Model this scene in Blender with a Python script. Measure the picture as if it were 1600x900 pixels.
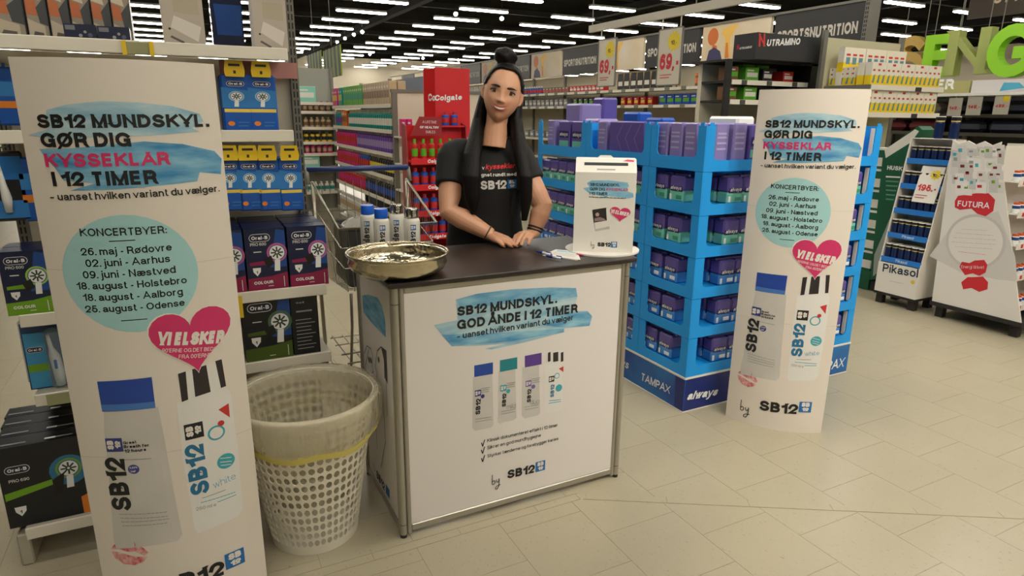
import bpy, bmesh, math, random
import numpy as np
from mathutils import Vector, Matrix, geometry
random.seed(7)
PI = math.pi
for o in list(bpy.data.objects): bpy.data.objects.remove(o)
SC = bpy.context.scene
COL = SC.collection
# ------------------------------------------------------------------ camera
F, H = 1004.8, 1.405
PIT, ROL, YAW = 0.261916, 0.010221, 0.471243
def basis():
    fw = Vector((math.sin(YAW), math.cos(YAW), 0)); rt = Vector((math.cos(YAW), -math.sin(YAW), 0)); up = Vector((0, 0, 1))
    f = fw*math.cos(PIT)-up*math.sin(PIT); u = up*math.cos(PIT)+fw*math.sin(PIT)
    return rt*math.cos(ROL)+u*math.sin(ROL), u*math.cos(ROL)-rt*math.sin(ROL), f
CR, CU, CF = basis()
cam = bpy.data.objects.new('camera', bpy.data.cameras.new('camera')); COL.objects.link(cam)
cam.data.sensor_width = 36; cam.data.lens = 36*F/1600; cam.data.clip_end = 200
M = Matrix((CR, CU, -CF)).transposed().to_4x4(); M.translation = (0, 0, H); cam.matrix_world = M
SC.camera = cam
# ------------------------------------------------------------------ world, exposure (lit by the ceiling tubes below)
w = bpy.data.worlds.new('world'); SC.world = w; w.use_nodes = True
w.node_tree.nodes['Background'].inputs[0].default_value = (1, .93, .8, 1)
w.node_tree.nodes['Background'].inputs[1].default_value = .012
SC.view_settings.view_transform = 'Standard'; SC.view_settings.look = 'None'
SC.view_settings.exposure = 1.33; SC.view_settings.gamma = 1; SC.view_settings.use_curve_mapping = False
TUBE_STRENGTH = 12.0
# ------------------------------------------------------------------ pixel -> place
def ray(x, y): return CF+CR*((x-800)/F)-CU*((y-450)/F)
def P0(x, y, z=0): d = ray(x, y); return Vector((0, 0, H))+d*((z-H)/d.z)
def PX(x, y, X): d = ray(x, y); return Vector((0, 0, H))+d*(X/d.x)
def PY(x, y, Y): d = ray(x, y); return Vector((0, 0, H))+d*(Y/d.y)
def PD(x, y, D): d = ray(x, y); h = math.sin(YAW)*d.x+math.cos(YAW)*d.y; return Vector((0, 0, H))+d*(D/h)
def proj(p):
    q = Vector(p)-Vector((0, 0, H)); z = q.dot(CF)
    return 800+F*q.dot(CR)/z, 450-F*q.dot(CU)/z, z
# ------------------------------------------------------------------ materials
MATS = {}
def lin(c): return tuple((v/12.92 if v <= .04045 else ((v+.055)/1.055)**2.4) for v in c)
def C(r, g, b): return lin((r/255, g/255, b/255))
def mat(name, col=(.8, .8, .8), rough=.5, metal=0., emit=None, alpha=1., trans=0., noise=0., nscale=20., bump=0., bscale=80., spec=None, col2=None, coat=0.):
    if name in MATS: return MATS[name]
    m = bpy.data.materials.new(name); m.use_nodes = True; MATS[name] = m
    nt = m.node_tree; b = nt.nodes['Principled BSDF']
    b.inputs['Base Color'].default_value = (*col, 1); b.inputs['Roughness'].default_value = rough; b.inputs['Metallic'].default_value = metal
    if spec is not None: b.inputs['Specular IOR Level'].default_value = spec
    if alpha < 1: b.inputs['Alpha'].default_value = alpha
    if trans: b.inputs['Transmission Weight'].default_value = trans
    if coat: b.inputs['Coat Weight'].default_value = coat
    if emit: b.inputs['Emission Color'].default_value = (*col, 1); b.inputs['Emission Strength'].default_value = emit
    tc = None
    if noise or bump or col2:
        tc = nt.nodes.new('ShaderNodeTexCoord')
    if noise or col2:
        n = nt.nodes.new('ShaderNodeTexNoise'); n.inputs['Scale'].default_value = nscale; n.inputs['Detail'].default_value = 4
        nt.links.new(tc.outputs['Object'], n.inputs['Vector'])
        r = nt.nodes.new('ShaderNodeValToRGB'); nt.links.new(n.outputs['Fac'], r.inputs[0])
        c2 = col2 if col2 else tuple(v*(1-noise) for v in col)
        r.color_ramp.elements[0].position = .35; r.color_ramp.elements[1].position = .65
        r.color_ramp.elements[0].color = (*col, 1); r.color_ramp.elements[1].color = (*c2, 1)
        nt.links.new(r.outputs[0], b.inputs['Base Color'])
    if bump:
        n = nt.nodes.new('ShaderNodeTexNoise'); n.inputs['Scale'].default_value = bscale; n.inputs['Detail'].default_value = 3
        nt.links.new(tc.outputs['Object'], n.inputs['Vector'])
        bp = nt.nodes.new('ShaderNodeBump'); bp.inputs['Strength'].default_value = bump; bp.inputs['Distance'].default_value = .01
        nt.links.new(n.outputs['Fac'], bp.inputs['Height']); nt.links.new(bp.outputs[0], b.inputs['Normal'])
    return m
def flat(r, g, b, rough=.5, **k): return mat('paint_%d_%d_%d_%d' % (r, g, b, int(rough*100)), C(r, g, b), rough, **k)
WHITE = mat('white_board', C(228, 222, 212), .45, noise=.02, nscale=3)
BLACKINK = flat(22, 24, 26, .5)
# ------------------------------------------------------------------ mesh building
class MB:
    def __init__(s): s.v = []; s.f = []; s.mi = []; s.mats = []
    def m(s, mt):
        if mt not in s.mats: s.mats.append(mt)
        return s.mats.index(mt)
    def add(s, vs, fs, mt):
        k = len(s.v); i = s.m(mt); s.v += [tuple(v) for v in vs]
        for f in fs: s.f.append(tuple(q+k for q in f)); s.mi.append(i)
        return s
    def box(s, x0, x1, y0, y1, z0, z1, mt, ch=0.):
        if x0 > x1: x0, x1 = x1, x0
        if y0 > y1: y0, y1 = y1, y0
        if z0 > z1: z0, z1 = z1, z0
        if ch <= 0:
            vs = [(x, y, z) for x in (x0, x1) for y in (y0, y1) for z in (z0, z1)]
            return s.add(vs, [(0, 1, 3, 2), (4, 6, 7, 5), (0, 4, 5, 1), (2, 3, 7, 6), (0, 2, 6, 4), (1, 5, 7, 3)], mt)
        c = min(ch, (x1-x0)*.45, (y1-y0)*.45, (z1-z0)*.45); vs = []; ix = {}
        for i, x in enumerate((x0, x1)):
            for j, y in enumerate((y0, y1)):
                for k, z in enumerate((z0, z1)):
                    sx, sy, sz = (c, -c)[i], (c, -c)[j], (c, -c)[k]
                    for a in range(3):
                        ix[i, j, k, a] = len(vs)
                        vs.append((x+(0 if a == 0 else sx), y+(0 if a == 1 else sy), z+(0 if a == 2 else sz)))
        fs = []
        for i in (0, 1):
            q = [ix[i, 0, 0, 0], ix[i, 1, 0, 0], ix[i, 1, 1, 0], ix[i, 0, 1, 0]]; fs.append(q if i else q[::-1])
            q = [ix[0, i, 0, 1], ix[1, i, 0, 1], ix[1, i, 1, 1], ix[0, i, 1, 1]]; fs.append(q[::-1] if i else q)
            q = [ix[0, 0, i, 2], ix[1, 0, i, 2], ix[1, 1, i, 2], ix[0, 1, i, 2]]; fs.append(q if i else q[::-1])
        for i in (0, 1):
            for j in (0, 1):
                fs.append([ix[i, j, 0, 0], ix[i, j, 1, 0], ix[i, j, 1, 1], ix[i, j, 0, 1]])
                fs.append([ix[i, 0, j, 0], ix[i, 1, j, 0], ix[i, 1, j, 2], ix[i, 0, j, 2]])
                fs.append([ix[0, i, j, 1], ix[1, i, j, 1], ix[1, i, j, 2], ix[0, i, j, 2]])
                for k in (0, 1): fs.append([ix[i, j, k, 0], ix[i, j, k, 1], ix[i, j, k, 2]])
        return s.add(vs, fs, mt)
    def tube(s, pts, r, mt, n=8, close=False, caps=True):
        pts = [Vector(p) for p in pts]; N = len(pts); rs = r if isinstance(r, (list, tuple)) else [r]*N
        vs = []; fs = []; ref = None
        for i, p in enumerate(pts):
            a = pts[(i-1) % N] if (i > 0 or close) else p; b = pts[(i+1) % N] if (i < N-1 or close) else p
            t = (b-a); t = t.normalized() if t.length > 1e-9 else Vector((0, 0, 1))
            if ref is None: ref = Vector((0, 0, 1)) if abs(t.z) < .9 else Vector((1, 0, 0))
            u = ref-t*ref.dot(t)
            if u.length < 1e-6: u = t.orthogonal()
            u.normalize(); ref = u; w_ = t.cross(u)
            for k in range(n):
                an = 2*PI*k/n; vs.append(p+(u*math.cos(an)+w_*math.sin(an))*rs[i])
        for i in range(N if close else N-1):
            for k in range(n):
                a = i*n+k; b = i*n+(k+1) % n; c = ((i+1) % N)*n
                fs.append((a, b, c+(k+1) % n, c+k))
        if caps and not close: fs.append(tuple(range(n))[::-1]); fs.append(tuple((N-1)*n+k for k in range(n)))
        return s.add(vs, fs, mt)
    def lathe(s, prof, n=16, cx=0, cy=0, z0=0):
        # prof: (r, z, material of the band that starts here)
        for (r0, a, mt), (r1, b, _) in zip(prof, prof[1:]):
            vs = []
            for r, z in ((r0, a), (r1, b)):
                for k in range(n): an = 2*PI*k/n; vs.append((cx+r*math.cos(an), cy+r*math.sin(an), z0+z))
            s.add(vs, [(k, (k+1) % n, n+(k+1) % n, n+k) for k in range(n)], mt)
        return s
    def prism(s, poly, h0, h1, mt, axis='z', mt2=None):
        # poly in the two other axes (xy for z, yz for x, xz for y)
        def P(a, b, h): return {'z': (a, b, h), 'x': (h, a, b), 'y': (a, h, b)}[axis]
        n = len(poly); vs = [P(a, b, h0) for a, b in poly]+[P(a, b, h1) for a, b in poly]
        tri = geometry.tessellate_polygon([[Vector((a, b, 0)) for a, b in poly]])
        s.add(vs, [tuple(t) for t in tri]+[tuple(n+q for q in t) for t in tri], mt)
        s.add(vs, [(k, (k+1) % n, n+(k+1) % n, n+k) for k in range(n)], mt2 or mt)
        return s
    def mesh(s, name='mesh', smooth=False, weld=False, sharp=None):
        me = bpy.data.meshes.new(name); me.from_pydata(s.v, [], s.f)
        for m_ in s.mats: me.materials.append(m_)
        me.polygons.foreach_set('material_index', s.mi)
        bm = bmesh.new(); bm.from_mesh(me)
        if weld: bmesh.ops.remove_doubles(bm, verts=bm.verts, dist=1e-5)
        bmesh.ops.recalc_face_normals(bm, faces=bm.faces)
        bm.to_mesh(me); bm.free()
        if smooth:
            me.polygons.foreach_set('use_smooth', [True]*len(me.polygons))
            if sharp is not None: me.set_sharp_from_angle(angle=sharp)
        me.update(); return me
    def build(s, name, parent=None, smooth=False, weld=False, sharp=None, loc=None, rz=0.):
        return link(name, s.mesh(name, smooth, weld, sharp), parent, loc, rz)
def link(name, data, parent=None, loc=None, rz=0.):
    o = bpy.data.objects.new(name, data); COL.objects.link(o)
    if loc is not None: o.location = loc
    if rz: o.rotation_euler = (0, 0, rz)
    if parent: o.parent = parent
    return o
def tag(o, label, cat, group=None):
    o['label'] = label; o['category'] = cat
    if group: o['group'] = group
    return o
def thing(name, label, cat, group=None, loc=(0, 0, 0), rz=0.):
    return tag(link(name, None, None, loc, rz), label, cat, group)
def structure(o): o['kind'] = 'structure'; return o
def clone(root, loc=None, rz=None, label=None, group=None):
    r = root.copy(); COL.objects.link(r)
    if loc is not None: r.location = loc
    if rz is not None: r.rotation_euler = (0, 0, rz)
    if label: r['label'] = label
    if group: r['group'] = group
    for ch in KIDS.get(root.name, []):
        c = ch.copy(); COL.objects.link(c); c.parent = r
        for g in KIDS.get(ch.name, []): d = g.copy(); COL.objects.link(d); d.parent = c
    return r
KIDS = {}
def kid(o, parent): o.parent = parent; KIDS.setdefault(parent.name, []).append(o); return o
# ------------------------------------------------------------------ lettering: a plain grotesque drawn as strokes, cap height 1
def arc(cx, cy, rx, ry, a0, a1, n=7): return [(cx+rx*math.cos(math.radians(a0+(a1-a0)*k/n)), cy+ry*math.sin(math.radians(a0+(a1-a0)*k/n))) for k in range(n+1)]
XH = .73
def _glyphs():
    g = {}; L_ = lambda *p: list(p)
    O = arc(.4, .5, .4, .5, 90, 450, 24); o = arc(.28, XH/2, .28, XH/2, 90, 450, 18); S = arc(.32, .75, .29, .25, 25, 270, 9)[0:]+arc(.32, .25, .32, .25, 90, -160, 9)[1:]
    s = arc(.24, .555, .215, .175, 25, 270, 7)+arc(.24, .19, .24, .19, 90, -160, 7)[1:]
    g['A'] = .76, [L_((0, 0), (.36, 1)), L_((.4, 1), (.76, 0)), L_((.15, .3), (.61, .3))]
    g['B'] = .62, [L_((0, 0), (0, 1), (.33, 1))+arc(.33, .76, .25, .24, 90, -90)+L_((0, .52)), L_((.3, .52), (.36, .52))+arc(.36, .26, .26, .26, 90, -90)+L_((0, 0))]
    g['C'] = .72, [arc(.4, .5, .4, .5, 35, 325, 16)]
    g['D'] = .68, [L_((0, 0), (0, 1), (.28, 1))+arc(.28, .5, .4, .5, 90, -90, 12)+L_((0, 0))]
    g['E'] = .54, [L_((.54, 1), (0, 1), (0, 0), (.54, 0)), L_((0, .52), (.5, .52))]
    g['F'] = .5, [L_((.5, 1), (0, 1), (0, 0)), L_((0, .5), (.45, .5))]
    g['G'] = .76, [arc(.4, .5, .4, .5, 38, 322, 16)+L_((.74, .45), (.42, .45)), L_((.74, .45), (.76, 0))]
    g['H'] = .64, [L_((0, 0), (0, 1)), L_((.64, 0), (.64, 1)), L_((0, .52), (.64, .52))]
    g['I'] = 0., [L_((0, 0), (0, 1))]
    g['J'] = .46, [L_((.46, 1), (.46, .25))+arc(.23, .25, .23, .25, 0, -170)]
    g['K'] = .66, [L_((0, 0), (0, 1)), L_((.62, 1), (.03, .42)), L_((.24, .6), (.66, 0))]
    g['L'] = .5, [L_((0, 1), (0, 0), (.5, 0))]
    g['M'] = .82, [L_((0, 0), (0, 1)), L_((.82, 0), (.82, 1)), L_((.04, 1), (.41, .03)), L_((.78, 1), (.41, .03))]
    g['N'] = .66, [L_((0, 0), (0, 1)), L_((.66, 0), (.66, 1)), L_((.03, 1), (.63, 0))]
    g['O'] = .8, [O]; g['Q'] = .8, [O, L_((.5, .25), (.8, -.02))]
    g['P'] = .6, [L_((0, 0), (0, 1), (.33, 1))+arc(.33, .72, .27, .28, 90, -90)+L_((0, .44))]
    g['R'] = .64, [g['P'][1][0], L_((.33, .44), (.45, .42), (.56, .32), (.58, .1), (.62, 0))]
    g['S'] = .64, [S]; g['T'] = .64, [L_((0, 1), (.64, 1)), L_((.32, 1), (.32, 0))]
    g['U'] = .64, [L_((0, 1), (0, .32))+arc(.32, .32, .32, .32, 180, 360, 10)+L_((.64, 1))]
    g['V'] = .7, [L_((0, 1), (.33, 0)), L_((.37, 0), (.7, 1))]
    g['W'] = 1.02, [L_((0, 1), (.25, 0)), L_((.26, 0), (.5, 1)), L_((.52, 1), (.76, 0)), L_((.77, 0), (1.02, 1))]
    g['X'] = .66, [L_((0, 1), (.66, 0)), L_((.66, 1), (0, 0))]; g['Y'] = .68, [L_((0, 1), (.34, .42)), L_((.68, 1), (.34, .42)), L_((.34, .46), (.34, 0))]
    g['Z'] = .58, [L_((0, 1), (.58, 1), (0, 0), (.6, 0))]
    g['Ø'] = .8, [O, L_((.04, -.04), (.76, 1.04))]; g['Å'] = .76, g['A'][1]+[arc(.38, 1.2, .1, .1, 90, 450, 10)]; g['Æ'] = 1., [L_((0, 0), (.5, 1), (1., 1)), L_((.54, 1), (.54, 0), (1., 0)), L_((.2, .28), (.54, .28)), L_((.54, .53), (.95, .53))]
    st = lambda x, h=XH: L_((x, 0), (x, h)); n_ = lambda x, w_: L_((x, .4))+arc(x+w_/2, XH-.26, w_/2, .26, 180, 0)+L_((x+w_, 0))
    g['a'] = .5, [arc(.25, XH-.2, .23, .2, 155, 0)+L_((.48, .1), (.52, 0)), L_((.48, .42), (.2, .38))+arc(.18, .19, .18, .19, 90, 270)+L_((.34, .04), (.48, .2))]
    g['b'] = .54, [st(0, 1), o]; g['c'] = .5, [arc(.28, XH/2, .28, XH/2, 45, 315, 12)]; g['d'] = .54, [st(.55, 1), o]
    g['e'] = .54, [L_((.02, .38), (.55, .38))+arc(.28, XH/2, .28, XH/2, 5, 315, 14)]
    g['f'] = .26, [L_((.1, 0), (.1, .8), (.16, .96), (.3, 1)), L_((-.02, XH), (.28, XH))]; g['g'] = .54, [o, L_((.55, XH), (.55, -.05))+arc(.29, -.05, .26, .21, 0, -150)]
    g['h'] = .5, [st(0, 1), n_(0, .5)]; g['i'] = 0., [st(0, .66), L_((0, .985), (0, 1.))]; g['j'] = .05, [L_((.05, .66), (.05, -.15), (-.06, -.25)), L_((.05, .985), (.05, 1.))]
    g['k'] = .48, [st(0, 1), L_((.44, XH), (.03, .28)), L_((.16, .42), (.48, 0))]; g['l'] = 0., [st(0, 1)]; g['m'] = .84, [st(0), n_(0, .42), n_(.42, .42)]; g['n'] = .5, [st(0), n_(0, .5)]
    g['o'] = .56, [o]; g['p'] = .54, [L_((0, -.27), (0, XH)), o]; g['q'] = .54, [L_((.55, -.27), (.55, XH)), o]; g['r'] = .28, [st(0), L_((0, .42))+arc(.24, XH-.26, .24, .26, 180, 80)]
    g['s'] = .48, [s]; g['t'] = .26, [L_((.1, .94), (.1, .16), (.16, .03), (.28, 0)), L_((-.02, XH), (.28, XH))]; g['u'] = .5, [L_((0, XH), (0, .26))+arc(.25, .26, .25, .26, 180, 360)+L_((.5, XH)), st(.5)]
    g['v'] = .5, [L_((0, XH), (.23, 0)), L_((.27, 0), (.5, XH))]; g['w'] = .76, [L_((0, XH), (.19, 0)), L_((.2, 0), (.38, XH)), L_((.38, XH), (.56, 0)), L_((.57, 0), (.76, XH))]; g['x'] = .48, [L_((0, XH), (.48, 0)), L_((.48, XH), (0, 0))]
    g['y'] = .5, [L_((0, XH), (.25, .02)), L_((.5, XH), (.2, -.18), (.02, -.26))]; g['z'] = .44, [L_((0, XH), (.44, XH), (0, 0), (.46, 0))]
    g['ø'] = .56, [o, L_((.0, -.03), (.56, XH+.03))]; g['å'] = .5, g['a'][1]+[arc(.25, .98, .09, .09, 90, 450, 10)]; g['æ'] = .86, [g['a'][1][1][:-1]+L_((.46, .2)), arc(.24, XH-.2, .22, .2, 155, 0)]+[[(x+.38, y) for x, y in q] for q in g['e'][1]]
    g['1'] = .3, [L_((.3, 0), (.3, 1)), L_((0, .72), (.2, .8), (.3, 1))]; g['2'] = .58, [arc(.29, .7, .29, .3, 170, -35, 9)+L_((.02, 0), (.6, 0))]; g['3'] = .56, [arc(.28, .76, .25, .24, 160, -80)+arc(.28, .26, .28, .26, 85, -165)]
    g['4'] = .6, [L_((.46, 0), (.46, 1), (0, .28), (.62, .28))]; g['5'] = .56, [L_((.54, 1), (.1, 1), (.04, .5))+arc(.28, .32, .28, .32, 140, -160, 10)]; g['6'] = .56, [arc(.28, .31, .28, .31, 90, 450, 14), arc(.34, .5, .34, .5, 60, 190, 8)]
    g['7'] = .54, [L_((0, 1), (.54, 1), (.18, 0))]; g['8'] = .56, [arc(.28, .76, .24, .24, 90, 450, 14), arc(.28, .26, .28, .26, 90, 450, 14)]; g['9'] = .56, [arc(.28, .69, .28, .31, 90, 450, 14), arc(.22, .5, .34, .5, 10, -120, 8)]; g['0'] = .56, [arc(.28, .5, .28, .5, 90, 450, 18)]
    g['.'] = .0, [L_((0, -.0), (0, .04))]; g[','] = .0, [L_((0, .04), (-.06, -.16))]; g[':'] = 0., [L_((0, 0), (0, .04)), L_((0, .56), (0, .6))]; g['-'] = .3, [L_((0, .36), (.3, .36))]; g['–'] = .5, [L_((0, .36), (.5, .36))]; g["'"] = 0., [L_((0, 1), (0, .74))]
    g['%'] = .8, [arc(.16, .78, .15, .2, 90, 450, 10), arc(.64, .22, .15, .2, 90, 450, 10), L_((.62, 1), (.18, 0))]; g['&'] = .7, [L_((.7, 0), (.16, .72))+arc(.3, .82, .17, .18, 200, -40, 8)+arc(.28, .25, .28, .25, 110, 330, 8)+L_((.66, .5))]; g['®'] = .3, [arc(.15, .85, .15, .15, 90, 450, 10)]
    return g
GL = _glyphs(); TX = {}
def ribbon(pts, w_, lo, hi):
    h = w_/2; P = [Vector(p) for p in pts]; closed = (P[0]-P[-1]).length < 1e-6
    if closed: P = P[:-1]
    n = len(P); vs = []
    for i in range(n):
        a = P[i-1] if (i > 0 or closed) else None; b = P[(i+1) % n] if (i < n-1 or closed) else None
        d1 = (P[i]-a).normalized() if a is not None else None; d2 = (b-P[i]).normalized() if b is not None else None
        p = P[i]
        if d1 is None: t = d2; m_ = 1.; slant = abs(t.x) > .12 and abs(t.y) > .12; p = p-t*(h if slant else 0)
        elif d2 is None: t = d1; m_ = 1.; slant = abs(t.x) > .12 and abs(t.y) > .12; p = p+t*(h if slant else 0)
        else:
            t = (d1+d2); t = t.normalized() if t.length > 1e-4 else d1; m_ = min(2.2, 1/max(.35, t.dot(d1)))
        nn = Vector((-t.y, t.x))*h*m_; vs += [p+nn, p-nn]
    vs = [(v.x, min(max(v.y, lo), hi)) for v in vs]
    return vs, [(2*i, 2*((i+1) % n), 2*((i+1) % n)+1, 2*i+1) for i in range(n if closed else n-1)]
def text2d(s, bold=.0, shear=0., space=1.):
    key = (s, bold, shear, space)
    if key in TX: return TX[key]
    wt = .085 if bold < 0 else .135 if bold < .004 else .165 if bold < .015 else .24 if bold < .026 else .3
    nar = .72 if bold >= .03 else .94; V = []; Fc = []; x = 0.; gap = (.11 if bold < .026 else .05)*space
    for ch in s:
        if ch == ' ': x += .27; continue
        if ch not in GL: continue
        W, strokes = GL[ch]; k = 1-wt; ly = -.12 if ch in ',Ø&' else -.06 if ch in 'ø' else (-.36 if ch in 'gjpqy' else 0); hy = 1.06 if ch == 'Ø' else 1.4 if ch in 'Åå' else 1.1 if ch in 'ij' else .82 if ch in 'ø' else (XH+.0 if ch in 'acegmnopqrsuvwxyzæ' else 1.02)
        if ch in '.:': strokes = [[(p[0], p[1]/k*max(k, .1) if 0 else p[1]) for p in q] for q in strokes]
        for ks, q in enumerate(strokes):
            if ch in 'acegmnopqrsuvwxyzæøå':   # lower case: squeeze within the x-height
                kk = (XH-wt)/XH; pts = [(p[0]*nar, wt/2+p[1]*kk if 0 <= p[1] <= XH else (p[1] if p[1] < 0 else p[1]-wt/2)) for p in q]
            elif ch in '.:': pts = [(p[0], p[1]) if p[1] < .5 else (p[0], p[1]-.1) for p in q]; pts = [(pts[0][0], pts[0][1]), (pts[0][0], pts[0][1]+wt)]
            elif ch in "-–,'": pts = [(p[0]*nar, p[1]) for p in q]
            else: pts = [(p[0]*nar, wt/2+p[1]*k) if 0 <= p[1] <= 1 else (p[0]*nar, p[1]) for p in q]
            # straight ends reach the full cap height
            if len(pts) >= 2 and ch not in "-–.,:'":
                for e, f in ((0, 1), (-1, -2)):
                    dx, dy = pts[e][0]-pts[f][0], pts[e][1]-pts[f][1]
                    if abs(dy) > abs(dx)*1.2 and len(pts) < 16:
                        l = math.hypot(dx, dy); pts[e] = (pts[e][0]+dx/l*wt/2, pts[e][1]+dy/l*wt/2)
            v, f = ribbon(pts, wt, ly, hy); b = len(V); V += [(x+wt/2+a+shear*c, c, ks) for a, c in v]; Fc += [tuple(b+i for i in t) for t in f]
        x += W*nar+wt+gap
    x0 = min(p[0] for p in V); x1 = max(p[0] for p in V)
    TX[key] = ([(a-x0, b, k) for a, b, k in V], Fc, x1-x0); return TX[key]
def heart2d(n=40):
    p = []
    for k in range(n):
        t = 2*PI*k/n; p.append((16*math.sin(t)**3/17, (13*math.cos(t)-5*math.cos(2*t)-2*math.cos(3*t)-math.cos(4*t))/17+.12))
    return p
def circ(cx, cy, r, n=32, ry=None): return [(cx+r*math.cos(2*PI*k/n), cy+(ry or r)*math.sin(2*PI*k/n)) for k in range(n)]
class Print:
    """flat print laid on a surface: place(u, v, lift) gives the point of the sheet, uv(px, py) turns a photo pixel into sheet coordinates"""
    def __init__(s, place, uv=None, maxu=9.): s.place = place; s.uv = uv or (lambda x, y: (x, y)); s.maxu = maxu; s.out = {}; s.lay = 0
    def raw(s, vs, fs, mt, name, lift):
        vs = list(vs); tris = []
        for f in fs:
            for k in range(1, len(f)-1): tris.append((f[0], f[k], f[k+1]))
        if s.maxu < 5:
            done = []
            while tris:
                t = tris.pop(); us = [vs[i][0] for i in t]; e = max(range(3), key=lambda k: abs(us[k]-us[(k+1) % 3]))
                if abs(us[e]-us[(e+1) % 3]) <= s.maxu: done.append(t); continue
                a, b, c = t[e], t[(e+1) % 3], t[(e+2) % 3]; m_ = len(vs); vs.append(tuple((p+q)/2 for p, q in zip(vs[a], vs[b])))
                tris += [(a, m_, c), (m_, b, c)]
            tris = done
        if '#' not in name and name not in ('small_print', 'drawing', 'heart_badge', 'slot', 'picture') : s.lay += 1; name = '%s#%d' % (name, s.lay)
        mb = s.out.setdefault(name, MB()); mb.add([s.place(q[0], q[1], lift+(q[2]*4e-5 if len(q) > 2 else 0)) for q in vs], tris, mt)
    def poly(s, pts, mt, name='print', lift=.0005, px=True):
        uv = [s.uv(*p) for p in pts] if px else pts
        tri = geometry.tessellate_polygon([[Vector((a, b, 0)) for a, b in uv]]); s.raw(uv, [tuple(t) for t in tri], mt, name, lift)
    def text(s, t, A, B, mt, name='lettering', bold=.012, shear=0., tall=1., lift=.0016, px=True, space=1.):
        a = s.uv(*A) if px else A; b = s.uv(*B) if px else B
        v, f, w_ = text2d(t, bold, shear, space); dx, dy = (b[0]-a[0])/w_, (b[1]-a[1])/w_
        s.raw([(a[0]+x*dx-y*dy*tall, a[1]+x*dy+y*dx*tall, k) for x, y, k in v], f, mt, name, lift)
    def stroke(s, pts, wd, mt, name='lettering', lift=.0016, px=True):
        q = [Vector(s.uv(*p)) if px else Vector(p) for p in pts]; nm = name
        if '#' not in name and name not in ('small_print', 'drawing', 'heart_badge', 'slot', 'picture'): s.lay += 1; nm = '%s#%d' % (name, s.lay)
        for a, b in zip(q, q[1:]):
            t = (b-a)
            if t.length < 1e-6: continue
            t.normalize(); n = Vector((-t.y, t.x))*wd/2; a2 = a-t*wd*.3; b2 = b+t*wd*.3
            s.raw([tuple(a2+n), tuple(a2-n), tuple(b2-n), tuple(b2+n)], [(0, 1, 2, 3)], mt, nm, lift)
    def disc(s, c, e, mt, name='print', lift=.001, px=True, n=36):
        a = s.uv(*c) if px else c; b = s.uv(*e) if px else e; r = math.hypot(a[0]-b[0], a[1]-b[1])
        s.raw([a]+circ(a[0], a[1], r, n), [(0, 1+k, 1+(k+1) % n) for k in range(n)], mt, name, lift)
    def build(s, parent):
        r = []
        for n, mb in s.out.items():
            o = mb.build(n.split('#')[0], None); kid(o, parent); r.append(o)
            if n in ('small_print', 'drawing', 'picture'): o['kind'] = 'stuff'
        return r
def watercolour(name, a, b, sc=9.):
    m = mat(name, a, .6); nt = m.node_tree; bs = nt.nodes['Principled BSDF']
    tc = nt.nodes.new('ShaderNodeTexCoord'); mp = nt.nodes.new('ShaderNodeMapping'); mp.inputs['Scale'].default_value = (1, 1, 4)
    n = nt.nodes.new('ShaderNodeTexNoise'); n.inputs['Scale'].default_value = sc; n.inputs['Detail'].default_value = 5
    r = nt.nodes.new('ShaderNodeValToRGB'); r.color_ramp.elements[0].position = .3; r.color_ramp.elements[1].position = .72
    r.color_ramp.elements[0].color = (*a, 1); r.color_ramp.elements[1].color = (*b, 1)
    nt.links.new(tc.outputs['Object'], mp.inputs[0]); nt.links.new(mp.outputs[0], n.inputs['Vector']); nt.links.new(n.outputs['Fac'], r.inputs[0]); nt.links.new(r.outputs[0], bs.inputs['Base Color'])
    return m
WC1 = watercolour('watercolour_pale', C(188, 212, 216), C(120, 172, 198)); WC2 = watercolour('watercolour_blue', C(150, 200, 216), C(52, 132, 182))
PINK = flat(205, 48, 102); CYAN = flat(160, 205, 205); LOGOB = flat(28, 110, 178); CAPB = flat(36, 72, 160, .35)
def logo(pr, c, s, mt, inv, name='logo', lift=.0016, ang=0.):
    # the square mark: S B over 1 2 in white on a coloured square; c centre, s size (sheet units)
    h = s/2; ca, sa = math.cos(ang), math.sin(ang); pr.lay += 1; name = '%s#%d' % (name, pr.lay)
    R = lambda a, b: (c[0]+h*(a*ca-b*sa), c[1]+h*(a*sa+b*ca))
    pr.poly([R(-1, -1), R(1, -1), R(1, 1), R(-1, 1)], mt, name, lift, px=False)
    pr.text('SB', R(-.68, .08), R(.68, .08), inv, name, .03, 0, .92, lift+.0005, px=False)
    pr.text('12', R(-.5, -.75), R(.6, -.75), inv, name, .03, 0, .78, lift+.0005, px=False)
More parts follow.
